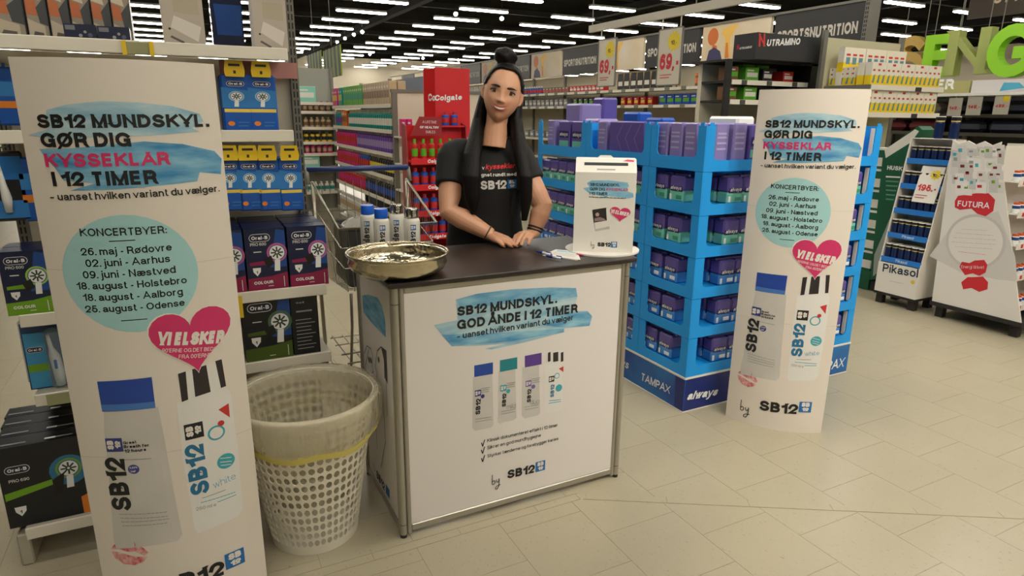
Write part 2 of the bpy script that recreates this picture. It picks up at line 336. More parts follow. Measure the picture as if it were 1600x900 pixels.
# ================================================================== the shop shell
FX0, FX1, FY0, FY1, CZ = -14., 34., -7., 42., 4.75
def floor_mat(name, grid):
    m = mat(name, C(205, 196, 170), .3); nt = m.node_tree; b = nt.nodes['Principled BSDF']; L = nt.links.new
    tc = nt.nodes.new('ShaderNodeNewGeometry')
    n1 = nt.nodes.new('ShaderNodeTexNoise'); n1.inputs['Scale'].default_value = 1.3; n1.inputs['Detail'].default_value = 6
    n2 = nt.nodes.new('ShaderNodeTexNoise'); n2.inputs['Scale'].default_value = 130; n2.inputs['Detail'].default_value = 2
    mp = nt.nodes.new('ShaderNodeMapping'); mp.inputs['Scale'].default_value = (1, .45, 1); mp.inputs['Rotation'].default_value = (0, 0, .5)
    r1 = nt.nodes.new('ShaderNodeValToRGB'); r1.color_ramp.elements[0].color = (*C(171, 162, 138), 1); r1.color_ramp.elements[1].color = (*C(178, 168, 144), 1)
    r1.color_ramp.elements[0].position = .3; r1.color_ramp.elements[1].position = .7
    r2 = nt.nodes.new('ShaderNodeValToRGB'); r2.color_ramp.elements[0].position = .27; r2.color_ramp.elements[1].position = .36
    r2.color_ramp.elements[0].color = (.5, .47, .42, 1); r2.color_ramp.elements[1].color = (1, 1, 1, 1)
    mx = nt.nodes.new('ShaderNodeMixRGB'); mx.blend_type = 'MULTIPLY'; mx.inputs[0].default_value = .45
    L(tc.outputs['Position'], n1.inputs['Vector']); L(tc.outputs['Position'], mp.inputs[0]); L(mp.outputs[0], n2.inputs['Vector'])
    L(n1.outputs['Fac'], r1.inputs[0]); L(n2.outputs['Fac'], r2.inputs[0]); L(r1.outputs[0], mx.inputs[1]); L(r2.outputs[0], mx.inputs[2])
    out = mx.outputs[0]
    if grid:
        br = nt.nodes.new('ShaderNodeTexBrick'); br.offset = .5; br.inputs['Scale'].default_value = 1; br.inputs['Brick Width'].default_value = .305; br.inputs['Row Height'].default_value = .305
        br.inputs['Mortar Size'].default_value = .0012; br.inputs['Color1'].default_value = (1, 1, 1, 1); br.inputs['Color2'].default_value = (.97, .97, .96, 1); br.inputs['Mortar'].default_value = (.7, .66, .6, 1)
        m2 = nt.nodes.new('ShaderNodeMapping'); m2.inputs['Rotation'].default_value = (0, 0, PI/2); m2.inputs['Location'].default_value = (1.274, -.567, 0)
        L(tc.outputs['Position'], m2.inputs[0]); L(m2.outputs[0], br.inputs['Vector'])
        m3 = nt.nodes.new('ShaderNodeMixRGB'); m3.blend_type = 'MULTIPLY'; m3.inputs[0].default_value = 1; L(out, m3.inputs[1]); L(br.outputs['Color'], m3.inputs[2]); out = m3.outputs[0]
    L(out, b.inputs['Base Color'])
    n3 = nt.nodes.new('ShaderNodeTexNoise'); n3.inputs['Scale'].default_value = 2.2; n3.inputs['Detail'].default_value = 5; L(tc.outputs['Position'], n3.inputs['Vector'])
    mr = nt.nodes.new('ShaderNodeMapRange'); mr.inputs['To Min'].default_value = .2; mr.inputs['To Max'].default_value = .36; L(n3.outputs['Fac'], mr.inputs['Value']); b.inputs['Roughness'].default_value = .27
    return m
FLOOR_FAR = floor_mat('vinyl_floor', True); TILE = floor_mat('vinyl_tile', False)
floor = structure(MB().box(FX0, FX1, FY0, FY1, -.1, -.0022, FLOOR_FAR).build('floor'))
TX0, TX1, TY0, TY1 = .567-.305*6, .567+.305*14, 1.274-.305*3, 1.274+.305*9
MB().box(TX0, TX1, TY0, TY1, -.01, -.0014, flat(140, 128, 102, .8)).build('joint_bed', floor)
# narrow inlaid strip: along the counter, then turning off at thirty degrees
SY0, SY1 = 1.797, 1.837; BX = 1.216; SD = Vector((.862, -.507)); SN = Vector((.507, .862))
def clip(poly, a, n, keep=1):
    out = []
    for i, p in enumerate(poly):
        q = poly[(i+1) % len(poly)]; dp = ((Vector(p)-a).dot(n))*keep; dq = ((Vector(q)-a).dot(n))*keep
        if dp >= 0: out.append(p)
        if dp*dq < 0: t = dp/(dp-dq); out.append((p[0]+(q[0]-p[0])*t, p[1]+(q[1]-p[1])*t))
    return out
A_up, A_lo = Vector((BX+.01, SY1)), Vector((BX-.005, SY0)); N_h = Vector((0, 1))
BIS = (Vector((1, 0))+SD).normalized()
tile_cache = {}
def tile(poly, grp=None):
    if len(poly) < 3: return
    a = sum(poly[i][0]*poly[(i+1) % len(poly)][1]-poly[(i+1) % len(poly)][0]*poly[i][1] for i in range(len(poly)))/2
    if abs(a) < 4e-4: return
    cx = sum(p[0] for p in poly)/len(poly); cy = sum(p[1] for p in poly)/len(poly)
    key = tuple((round(p[0]-cx, 4), round(p[1]-cy, 4)) for p in poly)
    if key not in tile_cache: tile_cache[key] = MB().prism(list(key), -.003, 0, TILE).mesh('tile')
    link('tile', tile_cache[key], floor, (cx, cy, 0))
G_ = .0007
def inset(x0, x1, y0, y1): return [(x0+G_, y0+G_), (x1-G_, y0+G_), (x1-G_, y1-G_), (x0+G_, y1-G_)]
for i in range(-6, 14):
    x0 = .567+.305*i
    for j in range(-4, 10):
        y0 = 1.274+.305*j+(.1525 if i % 2 else 0); y1 = y0+.305
        y0c, y1c = max(y0, TY0), min(y1, TY1)
        if y1c-y0c < .02: continue
        base = inset(x0, x0+.305, y0c, y1c)
        # above the strip: keep y > SY1 and right of the bend above the slanted edge (whichever is lower is binding on each side)
        left = clip(base, Vector((A_up.x, 0)), Vector((-1, 0))); right = clip(base, Vector((A_up.x, 0)), Vector((1, 0)))
        if len(left) > 2 and len(right) > 2 and min(p[1] for p in base) < SY1+.35 and max(p[1] for p in base) > SY0-.2:
            tile(clip(left, A_up+Vector((0, G_)), N_h)); tile(clip(left, A_lo-Vector((0, G_)), N_h, -1))
            tile(clip(right, A_up, SN)); tile(clip(right, A_lo, SN, -1))
        elif len(left) > 2 and len(right) <= 2:
            if y0c >= SY1 or y1c <= SY0: tile(base)
            else: tile(clip(base, A_up+Vector((0, G_)), N_h)); tile(clip(base, A_lo-Vector((0, G_)), N_h, -1))
        else:
            u = clip(base, A_up+SN*G_, SN); l = clip(base, A_lo-SN*G_, SN, -1)
            if len(u) == len(base) and min((Vector(p)-A_up).dot(SN) for p in base) > 0: tile(base)
            elif len(l) == len(base) and max((Vector(p)-A_lo).dot(SN) for p in base) < 0: tile(base)
            else: tile(u); tile(l)
for k in range(0, 7):
    x1 = .424+.305*(2-k)+.305; x0 = x1-.305
    x1 = min(x1, BX)
    if k == 0: tile([(BX+G_, SY0+G_), (1.2362, 1.7872), (1.2558, 1.8203), (BX+.01, SY1-G_), (BX+G_, SY1-G_)])
    tile(inset(x0, x1, SY0+G_, SY1-G_))
for k in range(0, 9):
    a = Vector((BX+.004, SY0+.0))+SD*(.02+.61*k*.5); b = a+SD*(.305-.0014); w_ = SN*.0385
    tile([tuple(a), tuple(b), tuple(b+w_), tuple(a+w_)])
# ------------------------------------------------------------------ ceiling and walls
CEIL = mat('ceiling_black', C(26, 25, 22), .9, noise=.35, nscale=.6, spec=0.)
structure(MB().box(FX0, FX1, FY0, FY1, CZ, CZ+.1, CEIL).build('ceiling'))
WALLM = mat('wall_white', C(176, 168, 150), .7, noise=.05, nscale=1)
structure(MB().box(FX0, FX1, FY1, FY1+.1, 0, CZ, WALLM).build('wall_back'))
structure(MB().box(FX1, FX1+.1, FY0, FY1, 0, CZ, WALLM).build('wall_right'))
structure(MB().box(FX0-.1, FX0, FY0, FY1, 0, CZ, WALLM).build('wall_left'))
structure(MB().box(FX0, FX1, FY0-.1, FY0, 0, CZ, WALLM).build('wall_front'))
DUCT = mat('duct_black', C(28, 27, 25), .8, spec=.05)
k = 0
for y in [4.2+3.97*i for i in range(0, 9)]:
    o = MB().box(FX0+.01, FX1-.01, y, y+.14, CZ-.16, CZ-.002, DUCT).build('trim_%d' % (k+1)); structure(o); k += 1
for x in [.6+5.75*i for i in range(0, 5)]:
    o = MB().box(x, x+.22, FY0+.01, FY1-.01, CZ-.36, CZ-.163, DUCT).build('trim_%d' % (k+1)); structure(o); k += 1
# ------------------------------------------------------------------ ceiling tube lamps
TUBE = mat('tube_glow', (1, .94, .82), .5, emit=TUBE_STRENGTH)
LHOUS = mat('lamp_housing', C(150, 148, 140), .5)
hm = MB().box(-.71, .71, -.08, .08, .0, .05, LHOUS).box(-.6, -.596, -.002, .002, .05, .545, DUCT).box(.596, .6, -.002, .002, .05, .545, DUCT).mesh('lamp_housing')
tm = MB().box(-.7, .7, -.085, .085, -.04, -.001, TUBE, .012).mesh('lamp_tube')
cand = []
for i in range(-5, 11):
    for j in range(-8, 16):
        x, y = 5.01+2.877*i, 11.385+1.986*j+(0 if i < 3 else -.35)
        if not (FX0+1 < x < FX1-1 and FY0+.5 < y < FY1-.6): continue
        q = proj((x, y, 4.2)); d = math.hypot(x, y)
        vis = q[2] > 1 and -30 < q[0] < 1630 and q[1] > -15
        if vis or (d < 11.5 and x > -1.5): cand.append((d, x, y, vis))
cand.sort()
for d, x, y, vis in cand[:300]:
    t = thing('ceiling_lamp', 'long fluorescent tube lamp hanging in the rows under the black ceiling', 'lamp', 'ceiling tube lamps', (x, y, 4.2))
    link('housing', hm, t); link('tube', tm, t)
SPOTM = mat('spot_glow', (1, .95, .85), .5, emit=60.)
sb = MB().lathe([(0, .16, DUCT), (.05, .16, DUCT), (.06, .02, DUCT), (.06, 0, DUCT), (.052, 0, DUCT), (.05, .03, DUCT)], 12).mesh('spot_body'); sl = MB().lathe([(0, .02, SPOTM), (.05, .02, SPOTM)], 12).mesh('spot_lens')
st = MB().box(-.006, .006, -.006, .006, .15, .85, DUCT).mesh('spot_stem')
for px, py in ((712, 22), (566, 50), (553, 54), (539, 60), (527, 66), (472, 78), (578, 85), (661, 91), (716, 94), (784, 29)):
    p = P0(px, py, 3.9); t = thing('spot_lamp', 'small round spotlight hanging among the tube lamps', 'spotlight', 'ceiling spotlights', p)
    d = (Vector((0, 0, H))-p).normalized()
    for nm, me in (('housing', sb), ('lens', sl)):
        o = link(nm, me, t); o.rotation_euler = (-d).to_track_quat('Z', 'Y').to_euler()
    link('stem', st, t)
# added spotlights, out of view, brightening the totem, pallet display and stands
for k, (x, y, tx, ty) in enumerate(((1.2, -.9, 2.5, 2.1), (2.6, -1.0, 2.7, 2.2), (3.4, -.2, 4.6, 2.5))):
    p = Vector((x, y, 3.9)); t = thing('spot_lamp', 'small round spotlight added out of view to brighten the promotion corner', 'spotlight', 'promotion spotlights', p); d = (Vector((tx, ty, .9))-p).normalized()
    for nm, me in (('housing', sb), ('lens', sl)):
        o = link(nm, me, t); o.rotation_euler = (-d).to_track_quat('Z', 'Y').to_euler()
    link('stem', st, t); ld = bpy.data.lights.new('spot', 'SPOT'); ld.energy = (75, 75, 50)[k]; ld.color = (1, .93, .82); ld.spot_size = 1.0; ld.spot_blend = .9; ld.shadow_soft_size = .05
    lo = link('added_light', ld, t); lo.location = d*.02; lo.rotation_euler = (-d).to_track_quat('Z', 'Y').to_euler()
# ================================================================== curved cardboard totems
TW, TH, SAG = .2115, 1.522, .062
class Totem:
    def __init__(s, A, B):
        A = Vector(A); B = Vector(B); s.c = (A+B)/2; s.t = (B-A).normalized(); s.n = Vector((s.t.y, -s.t.x))
        if s.n.dot(s.c) > 0: s.n = -s.n
        s.rz = math.atan2(s.t.y, s.t.x)
    def local(s, u, v, lift=0.):      # in the totem's own frame: x along the board, -y towards the viewer
        g = SAG*(1-(u/TW)**2); nx, ny = 2*SAG*u/TW**2, 1.; l = math.hypot(nx, ny)
        return Vector((u+nx/l*lift, -(g+ny/l*lift), v))
    def uv(s, x, y):
        d = ray(x, y); g = 0.; u = v = 0.
        for _ in range(12):
            p0 = s.c+s.n*g; h = Vector((d.x, d.y)); k = (p0.dot(s.n))/(h.dot(s.n)); q = h*k
            u = (q-s.c).dot(s.t); v = H+d.z*k; g = SAG*(1-(u/TW)**2)
        return u, v
TL = Totem((-.3205, 1.882), (.0994, 1.854)); TR = Totem((2.238, 2.083), (2.509, 1.760))
SILV = flat(226, 224, 218, .3); GREYT = flat(150, 150, 150)
BOTT = mat('print_bottle', C(206, 202, 194), .5, noise=.08, nscale=6); BOTT2 = mat('print_bottle_white', C(226, 224, 218), .5)
TEAL = flat(60, 165, 178); REDI = flat(200, 50, 50); DARKP = flat(46, 40, 42, .35); SKYT = flat(120, 175, 195)
def small_lines(pr, pts, mt, name='small_print'):
    # rows of print too fine to read
    for a, b in pts:
        n = 14; ua = pr.uv(*a); ub = pr.uv(*b); rnd = random.Random(hash((a, b)) & 255); t = 0.
        while t < .97:
            l = rnd.uniform(.04, .1); e = min(1., t+l)
            pr.stroke([(ua[0]+(ub[0]-ua[0])*t, ua[1]+(ub[1]-ua[1])*t), (ua[0]+(ub[0]-ua[0])*e, ua[1]+(ub[1]-ua[1])*e)], .0022, mt, name, px=False); t = e+.025
def by_script(pr, x, y, s, name='lettering'):
    # handwritten "by": origin at foot of the b, s = x-height in sheet units
    b = [(0, 2.3), (-.02, 1.2), (0, .1), (.3, -.05), (.62, .25), (.6, .75), (.3, .9), (.02, .6)]
    yv = [(1.0, .9), (1.02, .4), (1.25, .25), (1.55, .5), (1.6, 1.0), (1.62, .3), (1.55, -.7), (1.2, -1.35), (.8, -1.3), (.75, -.95), (1.1, -.6), (1.9, -.45)]
    pr.lay += 1
    for q in (b, yv): pr.stroke([(x+a*s, y+c*s) for a, c in q], s*.16, BLACKINK, '%s#%d' % (name, pr.lay), px=False)
def totem_print(T, body):
    pr = Print(lambda u, v, l: T.local(u, v, l), TL.uv, .03)
    pr.poly([(72, 172), (105, 163), (160, 158), (215, 160), (270, 166), (312, 178), (318, 190), (300, 200), (312, 206), (230, 212), (150, 214), (100, 220), (44, 211), (74, 202)], WC1, 'brush_stroke')
    pr.poly([(62, 233), (110, 232), (170, 226), (225, 221), (285, 225), (335, 236), (346, 248), (345, 272), (312, 269), (308, 283), (240, 291), (180, 296), (110, 298), (150, 286), (100, 282), (86, 262), (70, 245)], WC2, 'brush_stroke', .0008)
    pr.text('SB12 MUNDSKYL.', (60, 200), (327, 198), BLACKINK, bold=.018); pr.text('GØR DIG', (66, 230), (206, 229), BLACKINK, bold=.018)
    pr.text('KYSSEKLAR', (72, 261), (268, 257), PINK, bold=.018); pr.text('I 12 TIMER', (84, 291), (249, 287), BLACKINK, bold=.018)
    pr.text('– uanset hvilken variant du vælger.', (80, 313), (343, 299), BLACKINK, bold=.012)
    a = TL.uv(98, 425); b = TL.uv(310, 425); c = ((a[0]+b[0])/2, (TL.uv(205, 327)[1]+TL.uv(205, 527)[1])/2)
    pr.disc(c, (a[0], c[1]), CYAN, 'date_circle', .0007, px=False)
    for t, A, B in (('KONCERTBYER:', (126, 369), (261, 364)), ('26. maj - Rødovre', (127, 399), (269, 391)), ('02. juni - Aarhus', (135, 417), (266, 409)), ('09. juni - Næstved', (131, 435), (275, 426)),
                    ('18. august - Holstebro', (121, 452), (292, 442)), ('18. august - Aalborg', (131, 470), (287, 460)), ('25. august - Odense', (134, 488), (289, 477))):
        pr.text(t, A, B, BLACKINK, bold=.01)
    pr.stroke([(171, 377), (211, 375)], .0022, BLACKINK); pr.stroke([(190, 501), (230, 498)], .0022, BLACKINK)
    # two bottles
    pr.poly([(162, 640), (247, 636), (256, 680), (270, 760), (285, 835), (278, 845), (230, 853), (182, 857), (178, 846), (170, 740), (164, 680)], BOTT, 'bottle_picture#a', .0006)
    pr.poly([(152, 596), (237, 589), (243, 637), (160, 643)], CAPB, 'bottle_picture#a', .001); pr.poly([(158, 632), (242, 627), (243, 637), (160, 642)], flat(70, 120, 190), 'bottle_picture#a', .0013)
    pr.poly([(276, 630), (352, 604), (360, 612), (372, 700), (379, 795), (372, 806), (310, 833), (304, 826), (286, 720)], BOTT2, 'bottle_picture#b', .0006)
    pr.poly([(277, 584), (345, 562), (353, 604), (283, 628)], SILV, 'bottle_picture#b', .001)
    for q in ([(278, 584), (290, 580), (294, 624), (284, 628)], [(300, 577), (322, 570), (329, 612), (305, 620)], [(336, 564), (346, 561), (353, 603), (345, 606)]): pr.poly(q, DARKP, 'bottle_picture#b', .0013)
    for ctr, wd, mt in (((179, 695), 26, flat(52, 62, 130)), ((303, 673), 30, BLACKINK)):
        u = TL.uv(*ctr); e = TL.uv(ctr[0]+wd/2, ctr[1]); logo(pr, u, abs(e[0]-u[0])*2, mt, WHITE, 'logo', .0016, PI/2)
    pr.text('SB12', (207, 797), (194, 714), BLACKINK, bold=.02); pr.text('SB12', (328, 768), (317, 690), flat(36, 110, 150), bold=.02)
    for t, A, B in (('Great', (193, 694), (214, 692)), ('Breath for', (194, 700), (233, 697)), ('12 hours', (195, 707), (229, 704))): pr.text(t, A, B, BLACKINK, bold=.02)
    pr.disc((209, 733), (218, 733), flat(66, 70, 140), 'badge#n'); pr.text('0,05%', (203, 732), (215, 731), WHITE, 'badge#n', .01); pr.text('NaF', (205, 738), (213, 737), WHITE, 'badge#n', .01)
    pr.disc((353, 720), (366, 720), TEAL, 'badge'); pr.disc((338, 676), (351, 676), TEAL, 'badge#r'); pr.disc((338, 676), (348, 676), BOTT2, 'badge#r', .0014); pr.disc((345, 661), (350, 661), REDI, 'badge#r', .0018)
    pr.poly([(341, 640), (357, 630), (359, 652)], REDI, 'badge', .001); pr.text('white', (334, 763), (369, 747), SKYT, bold=-.01)
    pr.text('250 ml e', (306, 798), (338, 790), GREYT, bold=.0)
    small_lines(pr, [((195, 718), (236, 716)), ((187, 803), (263, 799)), ((189, 809), (262, 806)), ((190, 815), (264, 810)), ((192, 821), (264, 816)), ((316, 778), (352, 765))], GREYT)
    small_lines(pr, [((314, 785), (368, 768)), ((340, 784), (370, 772))], TEAL, 'small_print'); small_lines(pr, [((344, 716), (362, 714)), ((344, 722), (362, 720)), ((345, 727), (361, 725)), ((331, 675), (345, 673)), ((332, 679), (344, 678))], WHITE)
    # heart badge with a white edge
    hl_, hr_ = TL.uv(233, 520), TL.uv(363, 520); hc = ((hl_[0]+hr_[0])/2, TL.uv(298, 533)[1]); hs = (hr_[0]-hl_[0])/2/.93; ca, sa = math.cos(.05), math.sin(.05)
    for k, mt, l in ((1.03, WHITE, .0018), (.99, PINK, .0021)):
        pr.poly([(hc[0]+hs*k*(x*ca-y*sa), hc[1]+hs*k*(x*sa+y*ca)) for x, y in heart2d()], mt, 'heart_badge', l, px=False)
    pr.text('VI ELSKER', (246, 539), (350, 535), WHITE, 'heart_badge', .035, .1, 1.4, .0026, space=.9); pr.text("90'ERNE OG DET BEDSTE", (253, 550), (347, 546), WHITE, 'heart_badge', .0, 0, 1.1, .0026); pr.text("FRA 00'ERNE", (279, 560), (329, 557), WHITE, 'heart_badge', .0, 0, 1.1, .0026)
    # lip print
    LIP = mat('lip_print', C(200, 70, 95), .6, col2=C(228, 190, 180), nscale=60)
    pr.poly([(173, 858), (180, 849), (192, 844), (200, 848), (210, 846), (222, 854), (232, 863), (226, 868), (212, 862), (200, 862), (186, 858)], LIP, 'lip_print'); pr.poly([(174, 861), (188, 863), (204, 868), (220, 870), (231, 869), (224, 878), (210, 883), (194, 881), (180, 872)], LIP, 'lip_print')
    pu = Print(lambda u, v, l: T.local(u, v, l), TR.uv, .03)
    a = TR.uv(1157, 640); by_script(pu, a[0], a[1], .022)
    pu.text('SB12', (1186, 640), (1246, 647), BLACKINK, bold=.02); u = TR.uv(1258, 636); logo(pu, u, .052, LOGOB, WHITE)
    for p_ in (pr, pu): p_.build(body)
CARD = mat('white_cardboard', C(226, 217, 204), .5, noise=.03, nscale=2)
def make_totem(T, label):
    t = thing('promotion_totem', label, 'display stand', 'printed cardboard totems', (T.c.x, T.c.y, 0), T.rz)
    N = 24
    for side, nm in ((1, 'front_panel'), (-1, 'back_panel')):
        mb = MB(); vs = []; us = [-TW+2*TW*k/N for k in range(N+1)]
        zs = [0, .52, .521, 1.03, 1.031, TH]
        for z in zs:
            for u in us: p = T.local(u, z, 0); vs.append((p.x, p.y*side, z))
        fs = [(r*(N+1)+k, r*(N+1)+k+1, (r+1)*(N+1)+k+1, (r+1)*(N+1)+k) for r in range(len(zs)-1) for k in range(N)]
        mb.add(vs, fs, CARD)
        o = mb.build(nm, None, True); kid(o, t)
        if side == 1: totem_print(T, o)
    # the folds where the three lengths of card meet, and the top rim
    for z in (.52, 1.03):
        mb = MB(); vs = []
        for k in range(N+1):
            u = -TW+2*TW*k/N; p = T.local(u, z, .0003); vs += [(p.x, p.y, z-.0006), (p.x, p.y, z+.0006)]
        mb.add(vs, [(2*k, 2*k+2, 2*k+3, 2*k+1) for k in range(N)], flat(196, 186, 172)); kid(mb.build('fold', None), t)
    return t
make_totem(TL, 'white mouthwash totem with concert dates beside the white laundry basket')
make_totem(TR, 'white mouthwash totem with concert dates in front of the blue pallet display')
# ================================================================== promotion counter
CX0, CX1, CY0, CY1, CZT = .534, 1.443, 1.862, 2.335, .889
ALU = mat('aluminium', C(176, 172, 160), .35, .75); PANEL = mat('counter_panel', C(226, 220, 214), .4, noise=.015, nscale=2)
TOPM = mat('counter_top', C(44, 36, 32), .38, noise=.25, nscale=30)
ct = thing('promotion_counter', 'white mouthwash promotion counter with aluminium frame and dark top', 'counter', None, (0, 0, 0))
for x, y in ((CX0, CY0), (CX1, CY0), (CX0, CY1), (CX1, CY1)):
    sx = 1 if x == CX0 else -1; sy = 1 if y == CY0 else -1
    mb = MB().lathe([(0, .012, ALU), (.0125, .012, ALU), (.0125, CZT-.002, ALU), (0, CZT-.002, ALU)], 14, x+sx*.0125, y+sy*.0125)
    mb.lathe([(0, .012, ALU), (.0085, .012, ALU), (.0085, CZT-.004, ALU), (0, CZT-.004, ALU)], 10, x+sx*.010, y+sy*.033); mb.lathe([(0, .012, ALU), (.0085, .012, ALU), (.0085, CZT-.004, ALU), (0, CZT-.004, ALU)], 10, x+sx*.033, y+sy*.010)
    o = mb.build('post', ct, True, sharp=.6)
    MB().lathe([(0, 0, BLACKINK), (.012, 0, BLACKINK), (.012, .0115, BLACKINK), (0, .0115, BLACKINK)], 12, x+sx*.0125, y+sy*.0125).build('foot', o)
    for z in (.05, CZT-.055): MB().lathe([(.013, z, BLACKINK), (.013, z+.002, BLACKINK)], 14, x+sx*.0125, y+sy*.0125).build('joint_ring', o)
for a, b, c, d in ((CX0+.04, CX1-.04, CY0+.003, CY0+.021), (CX0+.04, CX1-.04, CY1-.021, CY1-.003), (CX0+.003, CX0+.021, CY0+.04, CY1-.04), (CX1-.021, CX1-.003, CY0+.04, CY1-.04)):
    for z0, z1 in ((.02, .045), (CZT-.022, CZT-.002)): MB().box(a, b, c, d, z0, z1, ALU, .003).build('rail', ct)
fp = MB().box(CX0+.036, CX1-.036, CY0+.007, CY0+.012, .046, CZT-.023, PANEL).build('front_panel', ct)
sp = MB().box(CX0+.007, CX0+.012, CY0+.042, CY1-.042, .046, CZT-.023, PANEL).build('side_panel', ct)
MB().box(CX1-.012, CX1-.007, CY0+.042, CY1-.042, .046, CZT-.023, PANEL).build('side_panel', ct)
MB().box(CX0-.012, CX1+.016, CY0-.012, CY1+.012, CZT, CZT+.016, TOPM, .003).build('top', ct)
CT = CZT+.016
FPY = CY0+.007
pr = Print(lambda u, v, l: Vector((u, FPY-l, v)), lambda x, y: (lambda q: (q.x, q.z))(PY(x, y, FPY)))
pr.poly([(712, 468), (745, 459), (800, 452), (860, 449), (900, 450), (902, 463), (895, 486), (918, 486), (925, 494), (921, 509), (880, 513), (882, 519), (850, 527), (820, 535), (768, 546), (757, 545), (790, 537), (730, 541), (706, 540), (720, 528), (690, 523), (678, 508), (715, 500)], WC1, 'brush_stroke')
pr.poly([(712, 468), (745, 459), (800, 452), (860, 449), (900, 450), (902, 463), (880, 468), (800, 474), (720, 482)], WC2, 'brush_stroke', .0008); pr.poly([(860, 492), (918, 486), (925, 494), (921, 509), (880, 512), (850, 508)], WC2, 'brush_stroke', .0008); pr.poly([(690, 523), (780, 520), (882, 513), (880, 519), (800, 533), (706, 541)], WC2, 'brush_stroke', .0008)
pr.text('SB12 MUNDSKYL.', (714, 494), (870, 473), BLACKINK, bold=.018); pr.text('GOD ÅNDE I 12 TIMER', (714, 515), (903, 488), BLACKINK, bold=.018); pr.text('– uanset hvilken variant du vælger', (714, 530), (895, 500), BLACKINK, bold=.006)
for k, (x0, x1, yt, yc, yb, xb0, xb1, cap, txt_, lg) in enumerate((
        (741, 770, 570, 586, 670, 738, 771, CAPB, BLACKINK, flat(60, 60, 130)), (781, 808, 562, 578, 658, 778, 807, flat(30, 130, 140), BLACKINK, TEAL), (820, 846, 555, 571, 651, 815, 844, flat(90, 60, 140), BLACKINK, flat(120, 90, 160)), (856, 880, 550, 564, 643, 851, 880, SILV, flat(40, 110, 150), BLACKINK))):
    pr.poly([(xb0+1, yc+3), (xb1-2, yc-1), (xb1, yb-6), (xb1-4, yb-2), (xb0+4, yb+3), (xb0, yb-2)], BOTT if k < 3 else BOTT2, 'bottle_picture#%d' % k); pr.poly([(x0, yt+1), (x1, yt-4), (x1, yc-2), (x0, yc+3)], cap, 'bottle_picture#%d' % k, .001)
    if k == 3:
        for a, b in ((856, 860), (864, 872), (876, 880)): pr.poly([(a, yt+1), (b, yt-.5), (b, yc), (a, yc+1.5)], DARKP, 'bottle_picture#%d' % k, .0013)
        pr.poly([(873, 576), (880, 572), (880, 581)], REDI, 'badge', .001); pr.disc((870, 587), (874, 587), TEAL, 'badge#r'); pr.disc((870, 587), (873, 587), BOTT2, 'badge#r', .0014); pr.disc((873, 606), (878, 606), TEAL, 'badge')
    else:
        pr.disc((x0+13, yc+33), (x0+16, yc+33), lg, 'badge')
    xb = x0+9; pr.text('SB12', (xb, yb-23), (xb+1, yc+36), txt_, bold=.02); u = pr.uv(xb-3.5, yc+28); logo(pr, u, .023, lg, WHITE, 'logo', .0016, PI/2)
    if k < 3: small_lines(pr, [((x0+11, yc+21), (x0+24, yc+19)), ((x0+11, yc+24), (x0+22, yc+22)), ((x0+11, yc+27), (x0+23, yc+25)), ((xb0+5, yb-15), (xb1-3, yb-19)), ((xb0+5, yb-11), (xb1-3, yb-15))], GREYT)
    else: small_lines(pr, [((858, yb-17), (876, yb-19)), ((857, yb-13), (876, yb-16))], TEAL)
pr.text('mild', (791, 639), (805, 637), GREYT, bold=-.01); pr.text('duo', (828, 632), (842, 630), GREYT, bold=-.01)
for y, t, a, b, yb_ in ((690, 'Klinisk dokumenteret effekt i 12 timer', 761, 871, 667), (701, 'Sikrer en god mundhygiejne', 761, 845, 684), (714, 'Styrker tænderne og forebygger karies', 761, 872, 688)):
    pr.text(t, (a, y+1), (b, yb_-1 if t[1] != 'i' else 682), BLACKINK, bold=.0)
    pr.stroke([(752, y+2), (754, y+7), (757, y-3)], .0035, BLACKINK)
a = pr.uv(769, 757); by_script(pr, a[0], a[1], .017); pr.text('SB12', (792, 748), (835, 738), BLACKINK, bold=.02); u = pr.uv(844, 728); logo(pr, u, .041, LOGOB, WHITE)
for o in pr.build(fp): pass
SPX = CX0+.007
ps = Print(lambda u, v, l: Vector((SPX-l, -u, v)), lambda x, y: (lambda q: (-q.y, q.z))(PX(x, y, SPX)))
ps.poly([(566, 462), (575, 460), (590, 465), (597, 478), (602, 500), (603, 527), (592, 516), (580, 503), (576, 498), (568, 488)], WC2, 'brush_stroke')
INK2 = flat(60, 58, 58)
for q in ([(570, 552), (574, 540), (580, 545), (583, 556), (582, 572), (584, 580), (579, 588), (576, 600)], [(604, 548), (596, 542), (590, 548), (588, 562), (587, 574), (590, 582), (589, 592), (594, 600)], [(573, 600), (570, 640), (578, 680)], [(594, 600), (600, 640), (603, 690), (596, 730)], [(577, 545), (572, 570), (570, 600)], [(597, 545), (602, 570), (604, 600), (606, 650)], [(581, 620), (588, 660), (590, 700)]): ps.stroke(q, .004, INK2, 'drawing')
for q in ((577, 562), (580, 563), (592, 562)): ps.disc(q, (q[0]+1.2, q[1]), INK2, 'drawing')
ps.poly([(596, 542), (604, 548), (606, 600), (601, 590), (600, 560)], INK2, 'drawing')
a = ps.uv(584, 728); ps.text('by', (584, 728), (587, 738), BLACKINK, bold=-.01); ps.text('SB12', (589, 745), (602, 768), BLACKINK, bold=.02); u = ps.uv(606, 770)
ps.poly([(603, 756), (609, 766), (609, 780), (603, 770)], LOGOB, 'logo')
ps.build(sp)
